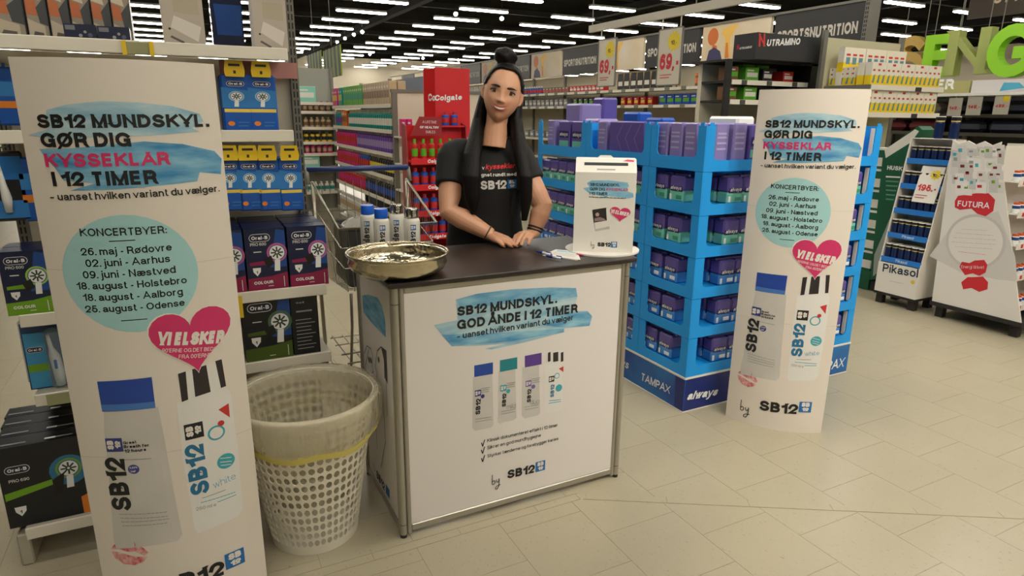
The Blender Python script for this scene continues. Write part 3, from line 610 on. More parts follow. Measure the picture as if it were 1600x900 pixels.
# ================================================================== things on the counter
HAM = mat('hammered_silver', C(200, 190, 164), .2, 1.)
nt = HAM.node_tree; tc = nt.nodes.new('ShaderNodeTexCoord'); vo = nt.nodes.new('ShaderNodeTexVoronoi'); vo.inputs['Scale'].default_value = 60
bp = nt.nodes.new('ShaderNodeBump'); bp.inputs['Strength'].default_value = .35; bp.inputs['Distance'].default_value = .003
nt.links.new(tc.outputs['Object'], vo.inputs['Vector']); nt.links.new(vo.outputs['Distance'], bp.inputs['Height']); nt.links.new(bp.outputs[0], nt.nodes['Principled BSDF'].inputs['Normal'])
bw = thing('metal_bowl', 'round hammered silver bowl on the corner of the dark counter top', 'bowl', None, (.595, 1.985, CT))
R_ = .165
MB().lathe([(0, .0, HAM), (.118, .0, HAM), (.128, .008, HAM), (.150, .022, HAM), (.159, .04, HAM), (.1545, .058, HAM), (.158, .066, HAM), (R_-.002, .070, HAM), (R_-.006, .071, HAM), (.152, .058, HAM), (.154, .04, HAM), (.146, .026, HAM), (.124, .012, HAM), (0, .006, HAM)], 56).build('body', bw, True, True)
MB().tube([((R_-.003)*math.cos(2*PI*k/56), (R_-.003)*math.sin(2*PI*k/56), .071) for k in range(56)], .0042, HAM, 8, True).build('rim', bw, True)
BODY = mat('bottle_plastic', C(222, 218, 206), .35); BCAP = mat('blue_cap', C(20, 92, 205), .35); CHROME = mat('chrome_cap', C(210, 208, 200), .12, 1.)
def sb12_bottle(cap, label, loc, rz):
    t = thing('mouthwash_bottle', label, 'bottle', 'mouthwash bottles on the counter', loc, rz)
    o = MB().lathe([(0, 0, BODY), (.026, 0, BODY), (.029, .004, BODY), (.029, .125, BODY), (.0265, .134, BODY), (.0215, .138, BODY), (0, .138, BODY)], 24).build('body', t, True, True, .8)
    p = Print(lambda u, v, l: Vector((math.sin(u/.029)*(.029+l), -math.cos(u/.029)*(.029+l), v)), None, .008)
    p.text('SB12', (.0135, .035), (.0135, .092), BLACKINK, 'lettering', .02, px=False, lift=.0006); logo(p, (.006, .106), .02, LOGOB, WHITE, 'logo', .0006, PI/2)
    p.disc((-.008, .045), (-.004, .045), INK2, 'picture', .0006, px=False, n=10); p.disc((-.004, .058), (-.001, .058), INK2, 'picture', .0006, px=False, n=10); p.stroke([(-.016, .1), (-.018, .06), (-.014, .03)], .0012, GREYT, 'picture', .0006, px=False)
    p.build(o)
    mb = MB().lathe([(.0232, .1385, cap), (.0242, .142, cap), (.0242, .168, cap), (.0225, .172, cap), (0, .172, cap)], 24)
    oc = mb.build('cap', t, True, True, .8)
    if cap is CHROME:
        for a in (-.9, -.1, .8):
            m2 = MB(); vs = []
            for k in range(4): an = a+k*.1; vs += [(math.sin(an)*.0245, -math.cos(an)*.0245, .143), (math.sin(an)*.0245, -math.cos(an)*.0245, .167)]
            m2.add(vs, [(2*k, 2*k+2, 2*k+3, 2*k+1) for k in range(3)], BLACKINK).build('stripe', oc)
    return t
for px, py, cap, lb, rz in ((577, 391, BCAP, 'white mouthwash bottle with blue cap behind the bowl, half hidden by its twin', -.5), (598, 399, BCAP, 'white mouthwash bottle with blue cap behind the bowl, in front of its twin', -.25), (622, 389, CHROME, 'white mouthwash bottle with silver cap behind the bowl, beside the blue caps', -.5), (645, 398, CHROME, 'white mouthwash bottle with silver cap behind the bowl, outermost of the four', -.25)):
    q = P0(px, py, CT); sb12_bottle(cap, lb, (q.x, q.y, CT), rz-.1)
# ballot box on a round base
L_ = P0(895, 391.5, CT+.008); R2 = P0(988, 394.5, CT+.008); dv = Vector((R2.x-L_.x, R2.y-L_.y)); BW = dv.length; rz = math.atan2(dv.y, dv.x)
BXW = mat('box_white', C(222, 218, 208), .45); n2 = Vector((dv.y, -dv.x)).normalized()
n2 = -n2 if n2.y > 0 else n2
BD = .15; ctr = Vector(((L_.x+R2.x)/2, (L_.y+R2.y)/2))-n2*BD/2
bb = thing('ballot_box', 'white cardboard ballot box with slot and pink heart on the counter', 'box', None, (ctr.x, ctr.y, CT), rz)
MB().lathe([(0, 0, BXW), (.142, 0, BXW), (.142, .006, BXW), (0, .006, BXW)], 48).build('base_disc', bb, True, sharp=.5)
BH = PD(895, 269, (ctr.x*math.sin(YAW)+ctr.y*math.cos(YAW))-BD/2).z-CT; BT = BH+.045
hw = BW/2
mb = MB().prism([(-BD/2, .0062), (BD/2, .0062), (BD/2, BT), (-BD/2+.06, BT), (-BD/2, BH)], -hw, hw, BXW, 'x')
bo = mb.build('box', bb)
fr = Print(lambda u, v, l: Vector((u, -BD/2-l, v)), lambda x, y: ((x-941.5)/93*BW, .0062+(393-y)/(393-269.5)*(BH-.0062)))
fr.poly([(913, 286), (920, 282), (945, 281), (975, 284), (977, 290), (970, 296), (984, 300), (985, 306), (978, 308), (945, 305), (930, 310), (945, 307), (918, 302), (907, 294), (917, 292)], WC2, 'brush_stroke')
fr.text('SB12 MUNDSKYL.', (918, 290), (964, 290), BLACKINK, bold=.01); fr.text('GØR DIG', (918, 297), (941, 297), BLACKINK, bold=.01); fr.text('KYSSEKLAR', (943, 297), (976, 297), PINK, bold=.01); fr.text('I 12 TIMER', (918, 304), (945, 304), BLACKINK, bold=.01)
small_lines(fr, [((917, 307), (973, 308))], BLACKINK)
fr.poly([(925, 328), (946, 324), (950, 352), (929, 357)], BXW, 'photo_picture#a', .0008); fr.poly([(924, 330), (945, 323), (949, 345), (951, 356), (929, 360), (925, 340)], flat(190, 186, 178), 'photo_picture#a', .0006); fr.poly([(923, 327), (944, 323), (946, 343), (926, 347)], flat(40, 34, 34), 'photo_picture#a', .001); fr.disc((931, 334), (934, 334), flat(170, 150, 140), 'photo_picture#a', .0013); fr.poly([(927, 345), (927, 340), (935, 338), (942, 340), (945, 343)], flat(140, 120, 112), 'photo_picture#a', .0013)
hc = fr.uv(966, 333); hs = BW/93*17
for k, mt, l in ((1.05, BXW, .0014), (.98, PINK, .0018)): fr.poly([(hc[0]+hs*k*(x-.1*y*0), hc[1]+hs*k*(y*.8-.08*x)) for x, y in heart2d()], mt, 'heart_badge', l, px=False)
fr.text('VI ELSKER', (951, 331), (979, 336), WHITE, 'heart_badge', .03, .1, 1.35, .0024); small_lines(fr, [((955, 336), (977, 339)), ((958, 340), (974, 342))], WHITE, 'heart_badge')
a = fr.uv(923, 384); by_script(fr, a[0], a[1], .0075); fr.text('SB12', (933, 384), (954, 384), BLACKINK, bold=.02); logo(fr, fr.uv(959, 380.5), .022, LOGOB, WHITE)
fr.build(bo)
sl_ = Print(lambda u, v, l: Vector((u, -BD/2+.06*v-.045/.075*l, BH+.045*v+.06/.075*l)))
sl_.poly([(-hw*.72, .5), (hw*.72, .5), (hw*.72, .72), (-hw*.72, .72)], BLACKINK, 'slot', px=False); sl_.poly([(-hw*.3, .16), (hw*.3, .16), (hw*.3, .26), (-hw*.3, .26)], GREYT, 'small_print', px=False); sl_.poly([(hw*.55, .85), (hw*.9, .8), (hw*.93, .92), (hw*.7, .98)], PINK, 'heart_badge', px=False)
sl_.build(bo)
MB().prism([(-.03, BT), (-.02, BT+.008), (.02, BT+.008), (.03, BT)], BD/2-.004, BD/2, BXW, 'y').build('closing_tab', bb)
# flyers and pens
fl = [P0(848, 400, CT), P0(905, 407, CT), P0(903, 394, CT), P0(868, 391, CT)]
FLY = flat(225, 222, 214)
for k in range(3):
    c = sum(fl, Vector())/4; rot = Matrix.Rotation((-.06, .05, -.01)[k], 4, 'Z'); mb = MB()
    q = [rot @ Vector((p.x-c.x, p.y-c.y, 0)) for p in fl]
    mb.prism([(p.x, p.y) for p in q], 0, .0009, FLY)
    o = tag(mb.build('flyer', None, loc=(c.x, c.y, CT+.0004+.0011*k)), ('white flyer at the bottom of the pile beside the ballot box', 'white flyer in the middle of the pile beside the ballot box', 'white printed flyer on top of the pile beside the ballot box')[k], 'flyer', 'flyers on the counter')
    if k == 2:
        u0, v0 = q[0], q[1]; ex = (q[1]-q[0]); ey = (q[3]-q[0])
        fpn = Print(lambda u, v, l: Vector((q[0].x+ex.x*u+ey.x*v, q[0].y+ex.y*u+ey.y*v, .0009+l)))
        fpn.poly([(.1, .75), (.6, .78), (.62, .9), (.1, .9)], WC2, 'print', px=False)
        for v in (.2, .3, .4, .5, .6): fpn.stroke([(.12, v), (.8-.1*(v > .45), v)], .02, GREYT, 'small_print', px=False)
        fpn.poly([(.7, .6), (.9, .6), (.9, .85), (.7, .85)], PINK, 'print', px=False); fpn.build(o)
PENB = mat('pen_blue', C(30, 40, 130), .3); PENW = mat('pen_white', C(225, 225, 225), .3)
for k, (a, b) in enumerate((((837, 396), (862, 402)), ((853, 403.5), (878, 407.5)))):
    p, q = P0(*a, CT), P0(*b, CT); d = q-p; l = d.length; t = thing('ballpoint_pen', ('blue and white ballpoint pen lying across the flyers', 'blue and white ballpoint pen lying at the counter edge by the flyers')[k], 'pen', 'pens on the counter', (p.x, p.y, CT+.0095 if k == 0 else CT+.009), math.atan2(d.y, d.x))
    MB().tube([(.0, 0, 0), (l*.12, 0, 0), (l*.45, 0, 0)], [.002, .0045, .005], PENB, 10).build('grip', t, True); MB().tube([(l*.45, 0, 0), (l*.95, 0, 0)], .005, PENW, 10).build('barrel', t, True)
    MB().tube([(l*.95, 0, 0), (l, 0, 0)], .003, PENB, 8).build('button', t); MB().box(l*.65, l*.97, -.0015, .0015, .004, .0075, PENB).build('clip', t)
# ================================================================== laundry basket used as a bin
BK = mat('basket_plastic', C(224, 218, 200), .4)
bk = thing('laundry_basket', 'white perforated plastic laundry basket used as a bin', 'basket', None, (.284, 2.052, 0))
def brad(z): return .142+(.222-.142)*(z/.5)
def wallpt(an, z, off=0): r = brad(z)+off; return (r*math.cos(an), r*math.sin(an), z)
mb = MB(); NA, rows = 46, 14; z0, z1 = .03, .475; dz = (z1-z0)/rows
for r in range(rows):
    for k in range(NA):
        a0 = 2*PI*k/NA; da = 2*PI/NA; zc = z0+dz*(r+.5); out = []; inn = []
        sq = [(-.5, -.5), (0, -.5), (.5, -.5), (.5, 0), (.5, .5), (0, .5), (-.5, .5), (-.5, 0)]
        for off in (0, -.003):
            k0 = len(out); 
            for sx, sz in sq: out.append(wallpt(a0+da*(sx+.5), zc+dz*sz, off))
            for j in range(8): an = -.75*PI+j*PI/4; out.append(wallpt(a0+da*(.5+.41*math.cos(an)), zc+dz*.41*math.sin(an), off))
        fs = []
        for j in range(8): n_ = (j+1) % 8; fs += [(j, n_, 8+n_, 8+j), (16+n_, 16+j, 24+j, 24+n_), (8+j, 8+n_, 24+n_, 24+j)]
        mb.add(out, fs, BK)
mb.build('perforated_wall', bk)['kind'] = 'stuff'
MB().lathe([(0, .004, BK), (.140, .004, BK), (.143, .0, BK), (.147, .03, BK), (.141, .03, BK), (.138, .009, BK), (0, .009, BK)], 48).build('base', bk, True, True, .7)
MB().lathe([(brad(.475)-.003, .475, BK), (brad(.475), .475, BK), (.222, .5, BK), (.234, .503, BK), (.237, .512, BK), (.231, .519, BK), (.217, .516, BK), (brad(.475)-.003, .475, BK)], 64).build('rim', bk, True, True, 1.)
BAG = bpy.data.materials.new('clear_bag'); BAG.use_nodes = True; nt = BAG.node_tree; nt.nodes.clear(); L = nt.links.new
o_ = nt.nodes.new('ShaderNodeOutputMaterial'); mx = nt.nodes.new('ShaderNodeMixShader'); tr = nt.nodes.new('ShaderNodeBsdfTransparent'); pb = nt.nodes.new('ShaderNodeBsdfPrincipled')
pb.inputs['Base Color'].default_value = (*C(206, 198, 172), 1); pb.inputs['Roughness'].default_value = .22; tr.inputs[0].default_value = (.98, .96, .9, 1); mx.inputs[0].default_value = .42
tc = nt.nodes.new('ShaderNodeTexCoord'); mp = nt.nodes.new('ShaderNodeMapping'); mp.inputs['Scale'].default_value = (16, 16, 5); ns = nt.nodes.new('ShaderNodeTexNoise'); ns.inputs['Scale'].default_value = 1.6; ns.inputs['Detail'].default_value = 5; bp = nt.nodes.new('ShaderNodeBump'); bp.inputs['Distance'].default_value = .02; bp.inputs['Strength'].default_value = .8
L(tc.outputs['Object'], mp.inputs[0]); L(mp.outputs[0], ns.inputs[0]); L(ns.outputs['Fac'], bp.inputs['Height']); L(bp.outputs[0], pb.inputs['Normal']); L(tr.outputs[0], mx.inputs[1]); L(pb.outputs[0], mx.inputs[2]); L(mx.outputs[0], o_.inputs[0])
bg = thing('bin_liner', 'clear plastic bin liner folded over the rim of the laundry basket', 'bin bag', None, (.284, 2.052, 0))
rnd = random.Random(3); prof = [(.10, .2), (.12, .15), (.148, .22), (.173, .32), (.197, .42), (.212, .49), (.222, .522), (.236, .527), (.245, .518), (.246, .485), (.244, .455), (.240, .43), (.233, .408)]
NB = 96; vs = []; wob = [[rnd.uniform(-1, 1) for _ in range(NB)] for _ in range(len(prof))]
for i, (r, z) in enumerate(prof):
    for k in range(NB):
        an = 2*PI*k/NB; wv = .5*math.sin(an*9+i*.5)+.35*math.sin(an*17+i*.9)+.3*wob[i][k]
        amp = .0035 if 4 <= i <= 8 else .007
        sag = .006*math.sin(an*2+1.)*(1 if i > 9 else 0)+(.006*math.sin(an*7))*(1 if i > 10 else 0); dr = wv*amp
        if 5 <= i <= 5: dr = -abs(dr)
        if i in (6, 7): dr = abs(dr)*.4
        if i > 7: dr = abs(dr)
        vs.append(((r+dr)*math.cos(an), (r+dr)*math.sin(an), z+sag))
MB().add(vs, [(i*NB+k, i*NB+(k+1) % NB, (i+1)*NB+(k+1) % NB, (i+1)*NB+k) for i in range(len(prof)-1) for k in range(NB)], BAG).build('film', bg, True)
YB = mat('yellow_drawtape', C(214, 202, 110), .5)
vs = []
for i, (r, z) in enumerate(((.235, .418), (.231, .402), (.225, .387))):
    for k in range(NB): an = 2*PI*k/NB; s_ = .006*math.sin(an*2+1.)+.006*math.sin(an*7); vs.append(((r+.0015*math.sin(an*13))*math.cos(an), (r+.0015*math.sin(an*13))*math.sin(an), z+s_-.004))
MB().add(vs, [(i*NB+k, i*NB+(k+1) % NB, (i+1)*NB+(k+1) % NB, (i+1)*NB+k) for i in range(2) for k in range(NB)], YB).build('draw_tape', bg, True)
# ================================================================== electric toothbrush gondola behind the totem
SHELFM = mat('shelf_grey', C(176, 170, 152), .45); RAILW = mat('price_rail', C(224, 218, 202), .4); UPRM = mat('upright_grey', C(110, 106, 96), .5); BACKW = mat('back_panel_white', C(196, 188, 168), .55, noise=.05)
SLOT = flat(34, 32, 30, .7)
GL_, GR, GYB = -.50, .405, 2.72
gd = thing('shelf_gondola', 'grey and white shelf gondola full of electric toothbrush packs', 'shelf')
for x in (GL_-.02, GR+.005):
    o = MB().box(x, x+.03, GYB-.03, GYB+.03, 0, 1.96, UPRM).build('upright', gd)
    mb = MB()
    for k in range(60):
        for dx in (.007, .019): mb.box(x+dx, x+dx+.005, GYB-.0306, GYB-.03, .1+k*.031, .122+k*.031, SLOT)
    sl = mb.build('slot_row', o); sl['kind'] = 'stuff'
    xl = x if x > 0 else -.59
    MB().box(xl, xl+.035, 2.262, GYB-.031, .0, .111, SHELFM, .004).build('base_leg', gd)
MB().box(GL_+.011, GR+.004, GYB-.005, GYB+.005, .12, PY(220, 66, 2.455).z-.023, BACKW).build('back_panel', gd)
def shelf(par, x0, x1, yf, yb, z, th=.022, rail=.036, rm=None, sm=None, yr=None):
    o = MB().box(x0, x1, yf, yb, z-th, z, sm or SHELFM).build('shelf', par)
    MB().box(x0, x1, yf-.008, yf-.0005, z-rail, z+.004, rm or RAILW, .002).build('price_rail', o)
    return o
Z1 = PY(220, 66, 2.455).z; Z2 = PY(400, 205, 2.455).z; Z3 = PY(512, 444, 2.33).z; Z4 = PY(512, 550, 2.33).z; Z5 = .135
s1 = shelf(gd, GL_-.2, GR-.035, 2.455, GYB-.032, Z1); s2 = shelf(gd, GL_+.012, GR-.035, 2.455, GYB-.032, Z2)
s3 = shelf(gd, GL_+.012, GR+.02, 2.33, GYB-.032, Z3); s4 = shelf(gd, GL_+.012, GR+.02, 2.33, GYB-.032, Z4); s5 = shelf(gd, GL_-.06, GR+.02, 2.25, GYB-.032, Z5)
YEL = mat('yellow_plastic', C(226, 190, 30), .4); PINKS = flat(186, 130, 122, .5)
def price_holder(px, py, Y, par, w_=.075, yel=True):
    p = PY(px, py, Y); o = MB().box(p.x-w_/2, p.x+w_/2, Y-.014, Y-.009, p.z-.018, p.z+.018, flat(150, 150, 110, .3)).build('price_tag', par)
    for sx in ((-1, 1) if yel else ()): MB().box(p.x+sx*w_/2-.006, p.x+sx*w_/2+.006, Y-.018, Y-.009, p.z-.021, p.z+.021, YEL).build('tag_clip', o)
price_holder(216, 76, 2.455, s1); price_holder(92, 621, 2.33, s4, .06, False)
p = PY(374, 495, 2.33); MB().box(p.x-.008, p.x+.012, 2.284, 2.2915, Z3-.075, Z3+.0, YEL).build('tag_clip', s3)
MB().box(PY(342, 105, GYB-.012).x, GR+.03, GYB-.04, GYB-.034, PY(400, 122, GYB).z, PY(400, 97, GYB).z, PINKS).build('pink_rail', gd)
# ---- packs
NAVY = flat(16, 26, 62, .3); BLUP = flat(22, 84, 172, .3); LBL = flat(48, 124, 192, .3); MAG = flat(138, 26, 70, .3); GRN = flat(110, 160, 30, .3); BLK = flat(18, 20, 26, .3); WHT = flat(232, 232, 228, .4); ORG = flat(225, 130, 40, .4); YLW = flat(232, 205, 90, .4)
def boxprint(w_, h, d): return Print(lambda u, v, l: Vector((u, -d/2-l, v)))
def oral_logo(pr, cx, cy, wd):
    r = wd*.2
    for k, mt, l in ((1., WHT, .0006), (.88, NAVY, .0009)):
        q = [(cx+sx*(wd*.5-r)+r*k*math.cos(a), cy+r*k*math.sin(a)) for sx, a in [(1, -PI/2+i*PI/6) for i in range(7)]+[(-1, PI/2+i*PI/6) for i in range(7)]]
        pr.poly(q, mt, 'logo#o', l, px=False)
    pr.text('Oral-B', (cx-wd*.38, cy-wd*.085), (cx+wd*.38, cy-wd*.085), WHT, 'logo#o', .02, px=False, lift=.0012)
def brush_head(pr, cx, cy, r, ring, mt=WHT):
    pr.disc((cx, cy), (cx+r*1.35, cy), ring, 'brush_picture#b', .0006, px=False, n=20); pr.disc((cx, cy), (cx+r*1.12, cy), flat(60, 90, 150), 'brush_picture#b', .0008, px=False, n=20); pr.disc((cx, cy), (cx+r, cy), mt, 'brush_picture#b', .001, px=False, n=20)
    for k in range(8):
        a = k*PI/4; pr.stroke([(cx+r*.2*math.cos(a), cy+r*.2*math.sin(a)), (cx+r*.75*math.cos(a), cy+r*.75*math.sin(a))], r*.2, flat(40, 60, 50), 'brush_picture#b', .0013, px=False)
    pr.poly([(cx-r*.35, cy-r), (cx+r*.35, cy-r), (cx+r*.25, cy-r*2.6), (cx-r*.5, cy-r*2.6)], WHT, 'brush_picture#b', .0009, px=False)
def shield(pr, cx, cy, r):
    pr.poly([(cx-r, cy+r), (cx+r, cy+r), (cx+r*.9, cy-.1*r), (cx, cy-1.2*r), (cx-r*.9, cy-.1*r)], WHT, 'shield#s', .0006, px=False); pr.text('1', (cx-.2*r, cy-.5*r), (cx+.25*r, cy-.5*r), NAVY, 'shield#s', .02, px=False, tall=1., lift=.001)
def colour_box(label, group, w_, h, d, band, dark=NAVY, logo_t='PRO 600', ring=None, tx='COLOUR'):
    mb = MB(); mb.box(-w_/2, w_/2, -d/2, d/2, 0, h, dark)
    o = tag(mb.build('toothbrush_box'), label, 'box', group)
    pr = boxprint(w_, h, d)
    pr.poly([(w_*.08, h*.36), (w_*.5, h*.36), (w_*.5, h*.95), (w_*.28, h*.98)], flat(24, 70, 140, .3), 'background_print', .0003, px=False)
    pr.poly([(-w_*.5, h*.0), (w_*.5, h*.0), (w_*.5, h*.27), (w_*.1, h*.22), (-w_*.5, h*.2)], band, 'colour_band', .0005, px=False)
    oral_logo(pr, -w_*.13, h*.855, w_*.52)
    if logo_t: pr.text(logo_t, (-w_*.37, h*.73), (w_*.02, h*.73), WHT, bold=.0, px=False, lift=.0008)
    brush_head(pr, w_*.27, h*.6, w_*.19, ring or flat(190, 90, 140, .3))
    pr.poly([(w_*-.08, h*.5), (w_*.12, h*.56), (w_*.18, h*.42), (0, h*.36)], BLK, 'handle_picture', .0016, px=False)
    pr.poly([(-w_*.42, h*.41), (w_*.0, h*.41), (-w_*.04, h*.48), (-w_*.42, h*.46)], band, 'colour_band', .0005, px=False); shield(pr, -w_*.26, h*.31, w_*.1)
    if tx: pr.text(tx, (-w_*.36, h*.1), (w_*.12, h*.1), WHT, bold=.02, px=False, lift=.0012)
    pr.stroke([(-w_*.3, h*.63), (-w_*.12, h*.63)], .003, WHT, 'small_print', px=False); pr.stroke([(w_*.4, h*.2), (w_*.4, h*.03)], .002, WHT, 'small_print', px=False); pr.stroke([(0, h*.06), (w_*.12, h*.06)], .002, WHT, 'small_print', px=False)
    pr.build(o)
    return o
bw_ = PY(512, 450, 2.34).x-PY(450, 450, 2.34).x-.006; bh_ = PY(480, 353, 2.34).z-Z3; bd_ = .075
proto = colour_box('navy and magenta electric toothbrush box in the front row of the toothbrush gondola', 'magenta toothbrush boxes', bw_, bh_, bd_, MAG)
plain = MB().box(-bw_/2, bw_/2, -bd_/2, bd_/2, 0, bh_, NAVY).box(-bw_/2-.0004, bw_/2+.0004, -bd_/2-.0004, bd_/2+.0004, .0, bh_*.2, MAG).mesh('toothbrush_box')
first = True
for c, x in enumerate([PY(481, 400, 2.34).x-k*(bw_+.007) for k in range(3)]):
    for r in range(4):
        y = 2.336+bd_/2+r*(bd_+.003); y += .004*((c+r) % 2)
        if r == 0:
            if first: proto.location = (x, y, Z3+.0005); first = False
            else: clone(proto, (x, y, Z3+.0005), .02*(c-1))
        else: tag(link('toothbrush_box', plain, None, (x+.002*(r % 2), y, Z3+.0005)), 'navy toothbrush box lined up behind the front row of magenta toothbrush boxes', 'box', 'magenta boxes behind the front row')
gw = PY(76, 440, 2.34).x-PY(2, 440, 2.34).x; gx = PY(40, 440, 2.34).x; gh = PY(40, 392, 2.34).z-Z3
g1 = colour_box('navy and green colour electric toothbrush box at the open end of the toothbrush gondola', 'green toothbrush boxes', gw, gh, .08, GRN, ring=flat(150, 200, 60, .3)); g1.location = (gx, 2.38, Z3+.0005)
clone(g1, (gx+gw+.006, 2.382, Z3+.0005), .0, 'navy and green toothbrush box half hidden behind the concert totem'); clone(g1, (gx, 2.465, Z3+.0005), .0, 'navy and green toothbrush box behind the end one of the toothbrush gondola')
# black boxes one shelf down
kx0, kx1, kx2 = PY(378, 500, 2.345).x, PY(455, 500, 2.345).x, PY(497, 500, 2.345).x; kh = PY(440, 463, 2.345).z-Z4
kb = colour_box('black electric toothbrush box with green stripe on the lower shelf', 'black toothbrush boxes', kx1-kx0-.004, kh, .1, flat(70, 90, 30, .3), BLK, '', flat(80, 110, 50, .3), ''); kb.location = ((kx0+kx1)/2, 2.395, Z4+.0005)
kk = tag(MB().box(-(kx2-kx1)/2, (kx2-kx1)/2, -.05, .05, 0, kh, BLK).build('toothbrush_box'), 'black toothbrush box showing its printed back on the lower shelf', 'box', 'black toothbrush boxes'); kk.location = ((kx1+kx2)/2+.002, 2.396, Z4+.0005)
pr = boxprint(kx2-kx1, kh, .1); hwk = (kx2-kx1)/2
pr.text('Oral-B', (-hwk*.6, kh*.85), (hwk*.0, kh*.85), GREYT, bold=.02, px=False); pr.stroke([(-hwk*.6, kh*.72), (hwk*.5, kh*.72)], .006, GREYT, 'small_print', px=False)
for k in range(9): pr.stroke([(-hwk*.7, kh*(.1+.06*k)), (hwk*(.5+.2*math.sin(k*2.)), kh*(.1+.06*k))], .003, GREYT, 'small_print', px=False)
pr.build(kk)
# hanging refill packs with yellow hooks
def refill(label):
    w_, h = .066, .19
    o = tag(MB().box(-w_/2, w_/2, -.018, .018, 0, h, BLUP, .004).build('brush_head_pack'), label, 'blister pack', 'brush head packs')
    pr = boxprint(w_, h, .036); pr.poly([(-w_*.5, h*.42), (w_*.5, h*.42), (w_*.5, h*.72), (-w_*.5, h*.78)], LBL, 'background_print', .0003, px=False); oral_logo(pr, 0, h*.84, w_*.62); brush_head(pr, 0, h*.62, w_*.2, flat(150, 200, 230, .3))
    pr.poly([(-w_*.45, h*.34), (w_*.45, h*.34), (w_*.45, h*.4), (-w_*.45, h*.4)], YLW, 'colour_band', .0006, px=False); pr.disc((-w_*.25, h*.14), (-w_*.13, h*.14), ORG, 'badge', .0006, px=False, n=12); pr.stroke([(0, h*.16), (w_*.35, h*.16)], .004, LBL, 'small_print', px=False); pr.stroke([(0, h*.1), (w_*.3, h*.1)], .004, LBL, 'small_print', px=False); pr.build(o)
    kid(MB().box(-.003, .003, -.002, .002, h-.001, h+.03, BLUP).build('hang_strip'), o); return o
hk = MB().tube([(0, 0, 0), (0, -.2, 0), (0, -.21, .012)], .0022, CHROME, 6).tube([(0, 0, .02), (0, -.205, .02)], .0022, CHROME, 6).mesh('hook')
tg = MB().prism([(-.03, 0), (.03, 0), (.033, .02), (.027, .052), (-.027, .052), (-.033, .02)], -.003, 0, YEL, 'y').box(-.018, .018, -.0036, -.003, .034, .042, BLACKINK).box(-.004, .004, -.0036, -.003, .01, .02, BLACKINK).mesh('tag')
rproto = refill('blue brush head refill pack hanging under a yellow tag')
lst = [(374, 117, 205), (414, 118, 205), (364, 246, 328), (394, 246, 328), (423, 246, 328), (457, 246, 328)]
for k, (px, y0, y1) in enumerate(lst):
    Yk = 2.52 if k < 2 else 2.50
    b = PY(px, y1, Yk); t = PY(px, y0, Yk); lb = ('blue brush head refill pack hanging in the upper row, next to the pink rail', 'blue brush head refill pack hanging in the upper row, beside the slotted upright')[k] if k < 2 else 'blue brush head refill pack hanging in the lower row under a yellow tag'
    o = rproto if k == 0 else clone(rproto, None, 0., lb); o['label'] = lb; s_ = (t.z-b.z)/.19; o.location = b; sx_ = 1.42 if k < 2 else 1.22; o.scale = (sx_, 1, s_)
    for dy in (.04, .08):
        o2 = clone(rproto, (b.x-.002, b.y+dy, b.z), 0, 'blue brush head refill pack hidden behind the front one on its hook', 'brush head packs behind'); o2.scale = (sx_, 1, s_)
    hz = b.z+.19*s_+.022
    h_ = link('hook', hk, gd, (b.x, GYB-.006, hz)); h_.scale = (1, (GYB-.006-Yk+.03)/.21, 1); tt = link('price_tag', tg, h_, (0, -.212, -.03))
for k, (px, y0, y1, mt) in enumerate(((22, 105, 196, BLUP), (20, 236, 345, BLK), (61, 245, 345, BLUP))):
    b = PY(px, y1, 2.56); t = PY(px, y0, 2.56); hh = t.z-b.z; w_ = .07 if k != 1 else .11
    o = tag(MB().box(-w_/2, w_/2, -.01, .01, 0, hh, mt, .006).build('blister_pack'), ('blue toothbrush blister pack in the upper row beside the totem edge', 'black blister card with white electric toothbrush above the green toothbrush box', 'blue toothbrush blister pack half covered by the totem edge')[k], 'blister pack'); o.location = b
    MB().tube([(0, .01, hh+.01), (0, GYB-.006-2.56, hh+.01)], .0022, CHROME, 6).build('hanger', o); MB().box(-.004, .004, -.001, .001, hh-.002, hh+.012, mt).build('hang_strip', o)
    mb = MB()
    if k == 1:
        MB().tube([(0, -.018, .03), (.0, -.02, hh*.35), (-.004, -.018, hh*.55), (-.008, -.015, hh*.85)], [.01, .014, .009, .005], WHT, 10).build('toothbrush', o, True); MB().box(-w_*.46, w_*.46, -.0115, -.0102, .01, hh*.3, LBL).build('label_print', o); MB().box(-w_*.46, w_*.46, -.0115, -.0102, hh*.6, hh*.93, flat(20, 100, 170, .3)).build('label_print', o)
    else:
        MB().box(-w_*.42, w_*.42, -.0115, -.0102, hh*.3, hh*.42, ORG).build('label_print', o); MB().box(-w_*.42, w_*.42, -.0115, -.0102, hh*.5, hh*.75, LBL).build('label_print', o)
# blister toothbrush on the lower shelf, boxes piled on the base
bl = PY(46, 612, 2.36).x; br_ = PY(110, 612, 2.36).x; bh2 = PY(70, 506, 2.36).z-Z4; w_ = br_-bl
CLP = mat('clear_plastic', C(150, 170, 180), .1, alpha=.35)
o = thing('blister_pack', 'blue blister pack with white and blue electric toothbrush on the lower shelf', 'blister pack', None, ((bl+br_)/2, 2.39, Z4+.0005))
MB().box(-w_/2, w_/2, -.005, .005, 0, bh2, flat(22, 60, 110, .3)).build('card', o); MB().box(-w_/2+.004, w_*.05, -.0065, -.0051, .004, bh2*.85, flat(60, 150, 200, .3)).build('label_print', o); MB().box(-w_/2+.004, w_*.05, -.0075, -.0066, bh2*.27, bh2*.38, GRN).build('label_print', o)
MB().tube([(w_*.3, -.02, .01), (w_*.3, -.022, bh2*.25), (w_*.26, -.022, bh2*.5), (w_*.2, -.02, bh2*.62), (w_*.16, -.018, bh2*.82)], [.012, .016, .015, .007, .005], WHT, 12).build('toothbrush', o, True); MB().box(w_*.24, w_*.32, -.04, -.036, bh2*.32, bh2*.46, BLUP, .003).build('button', o)
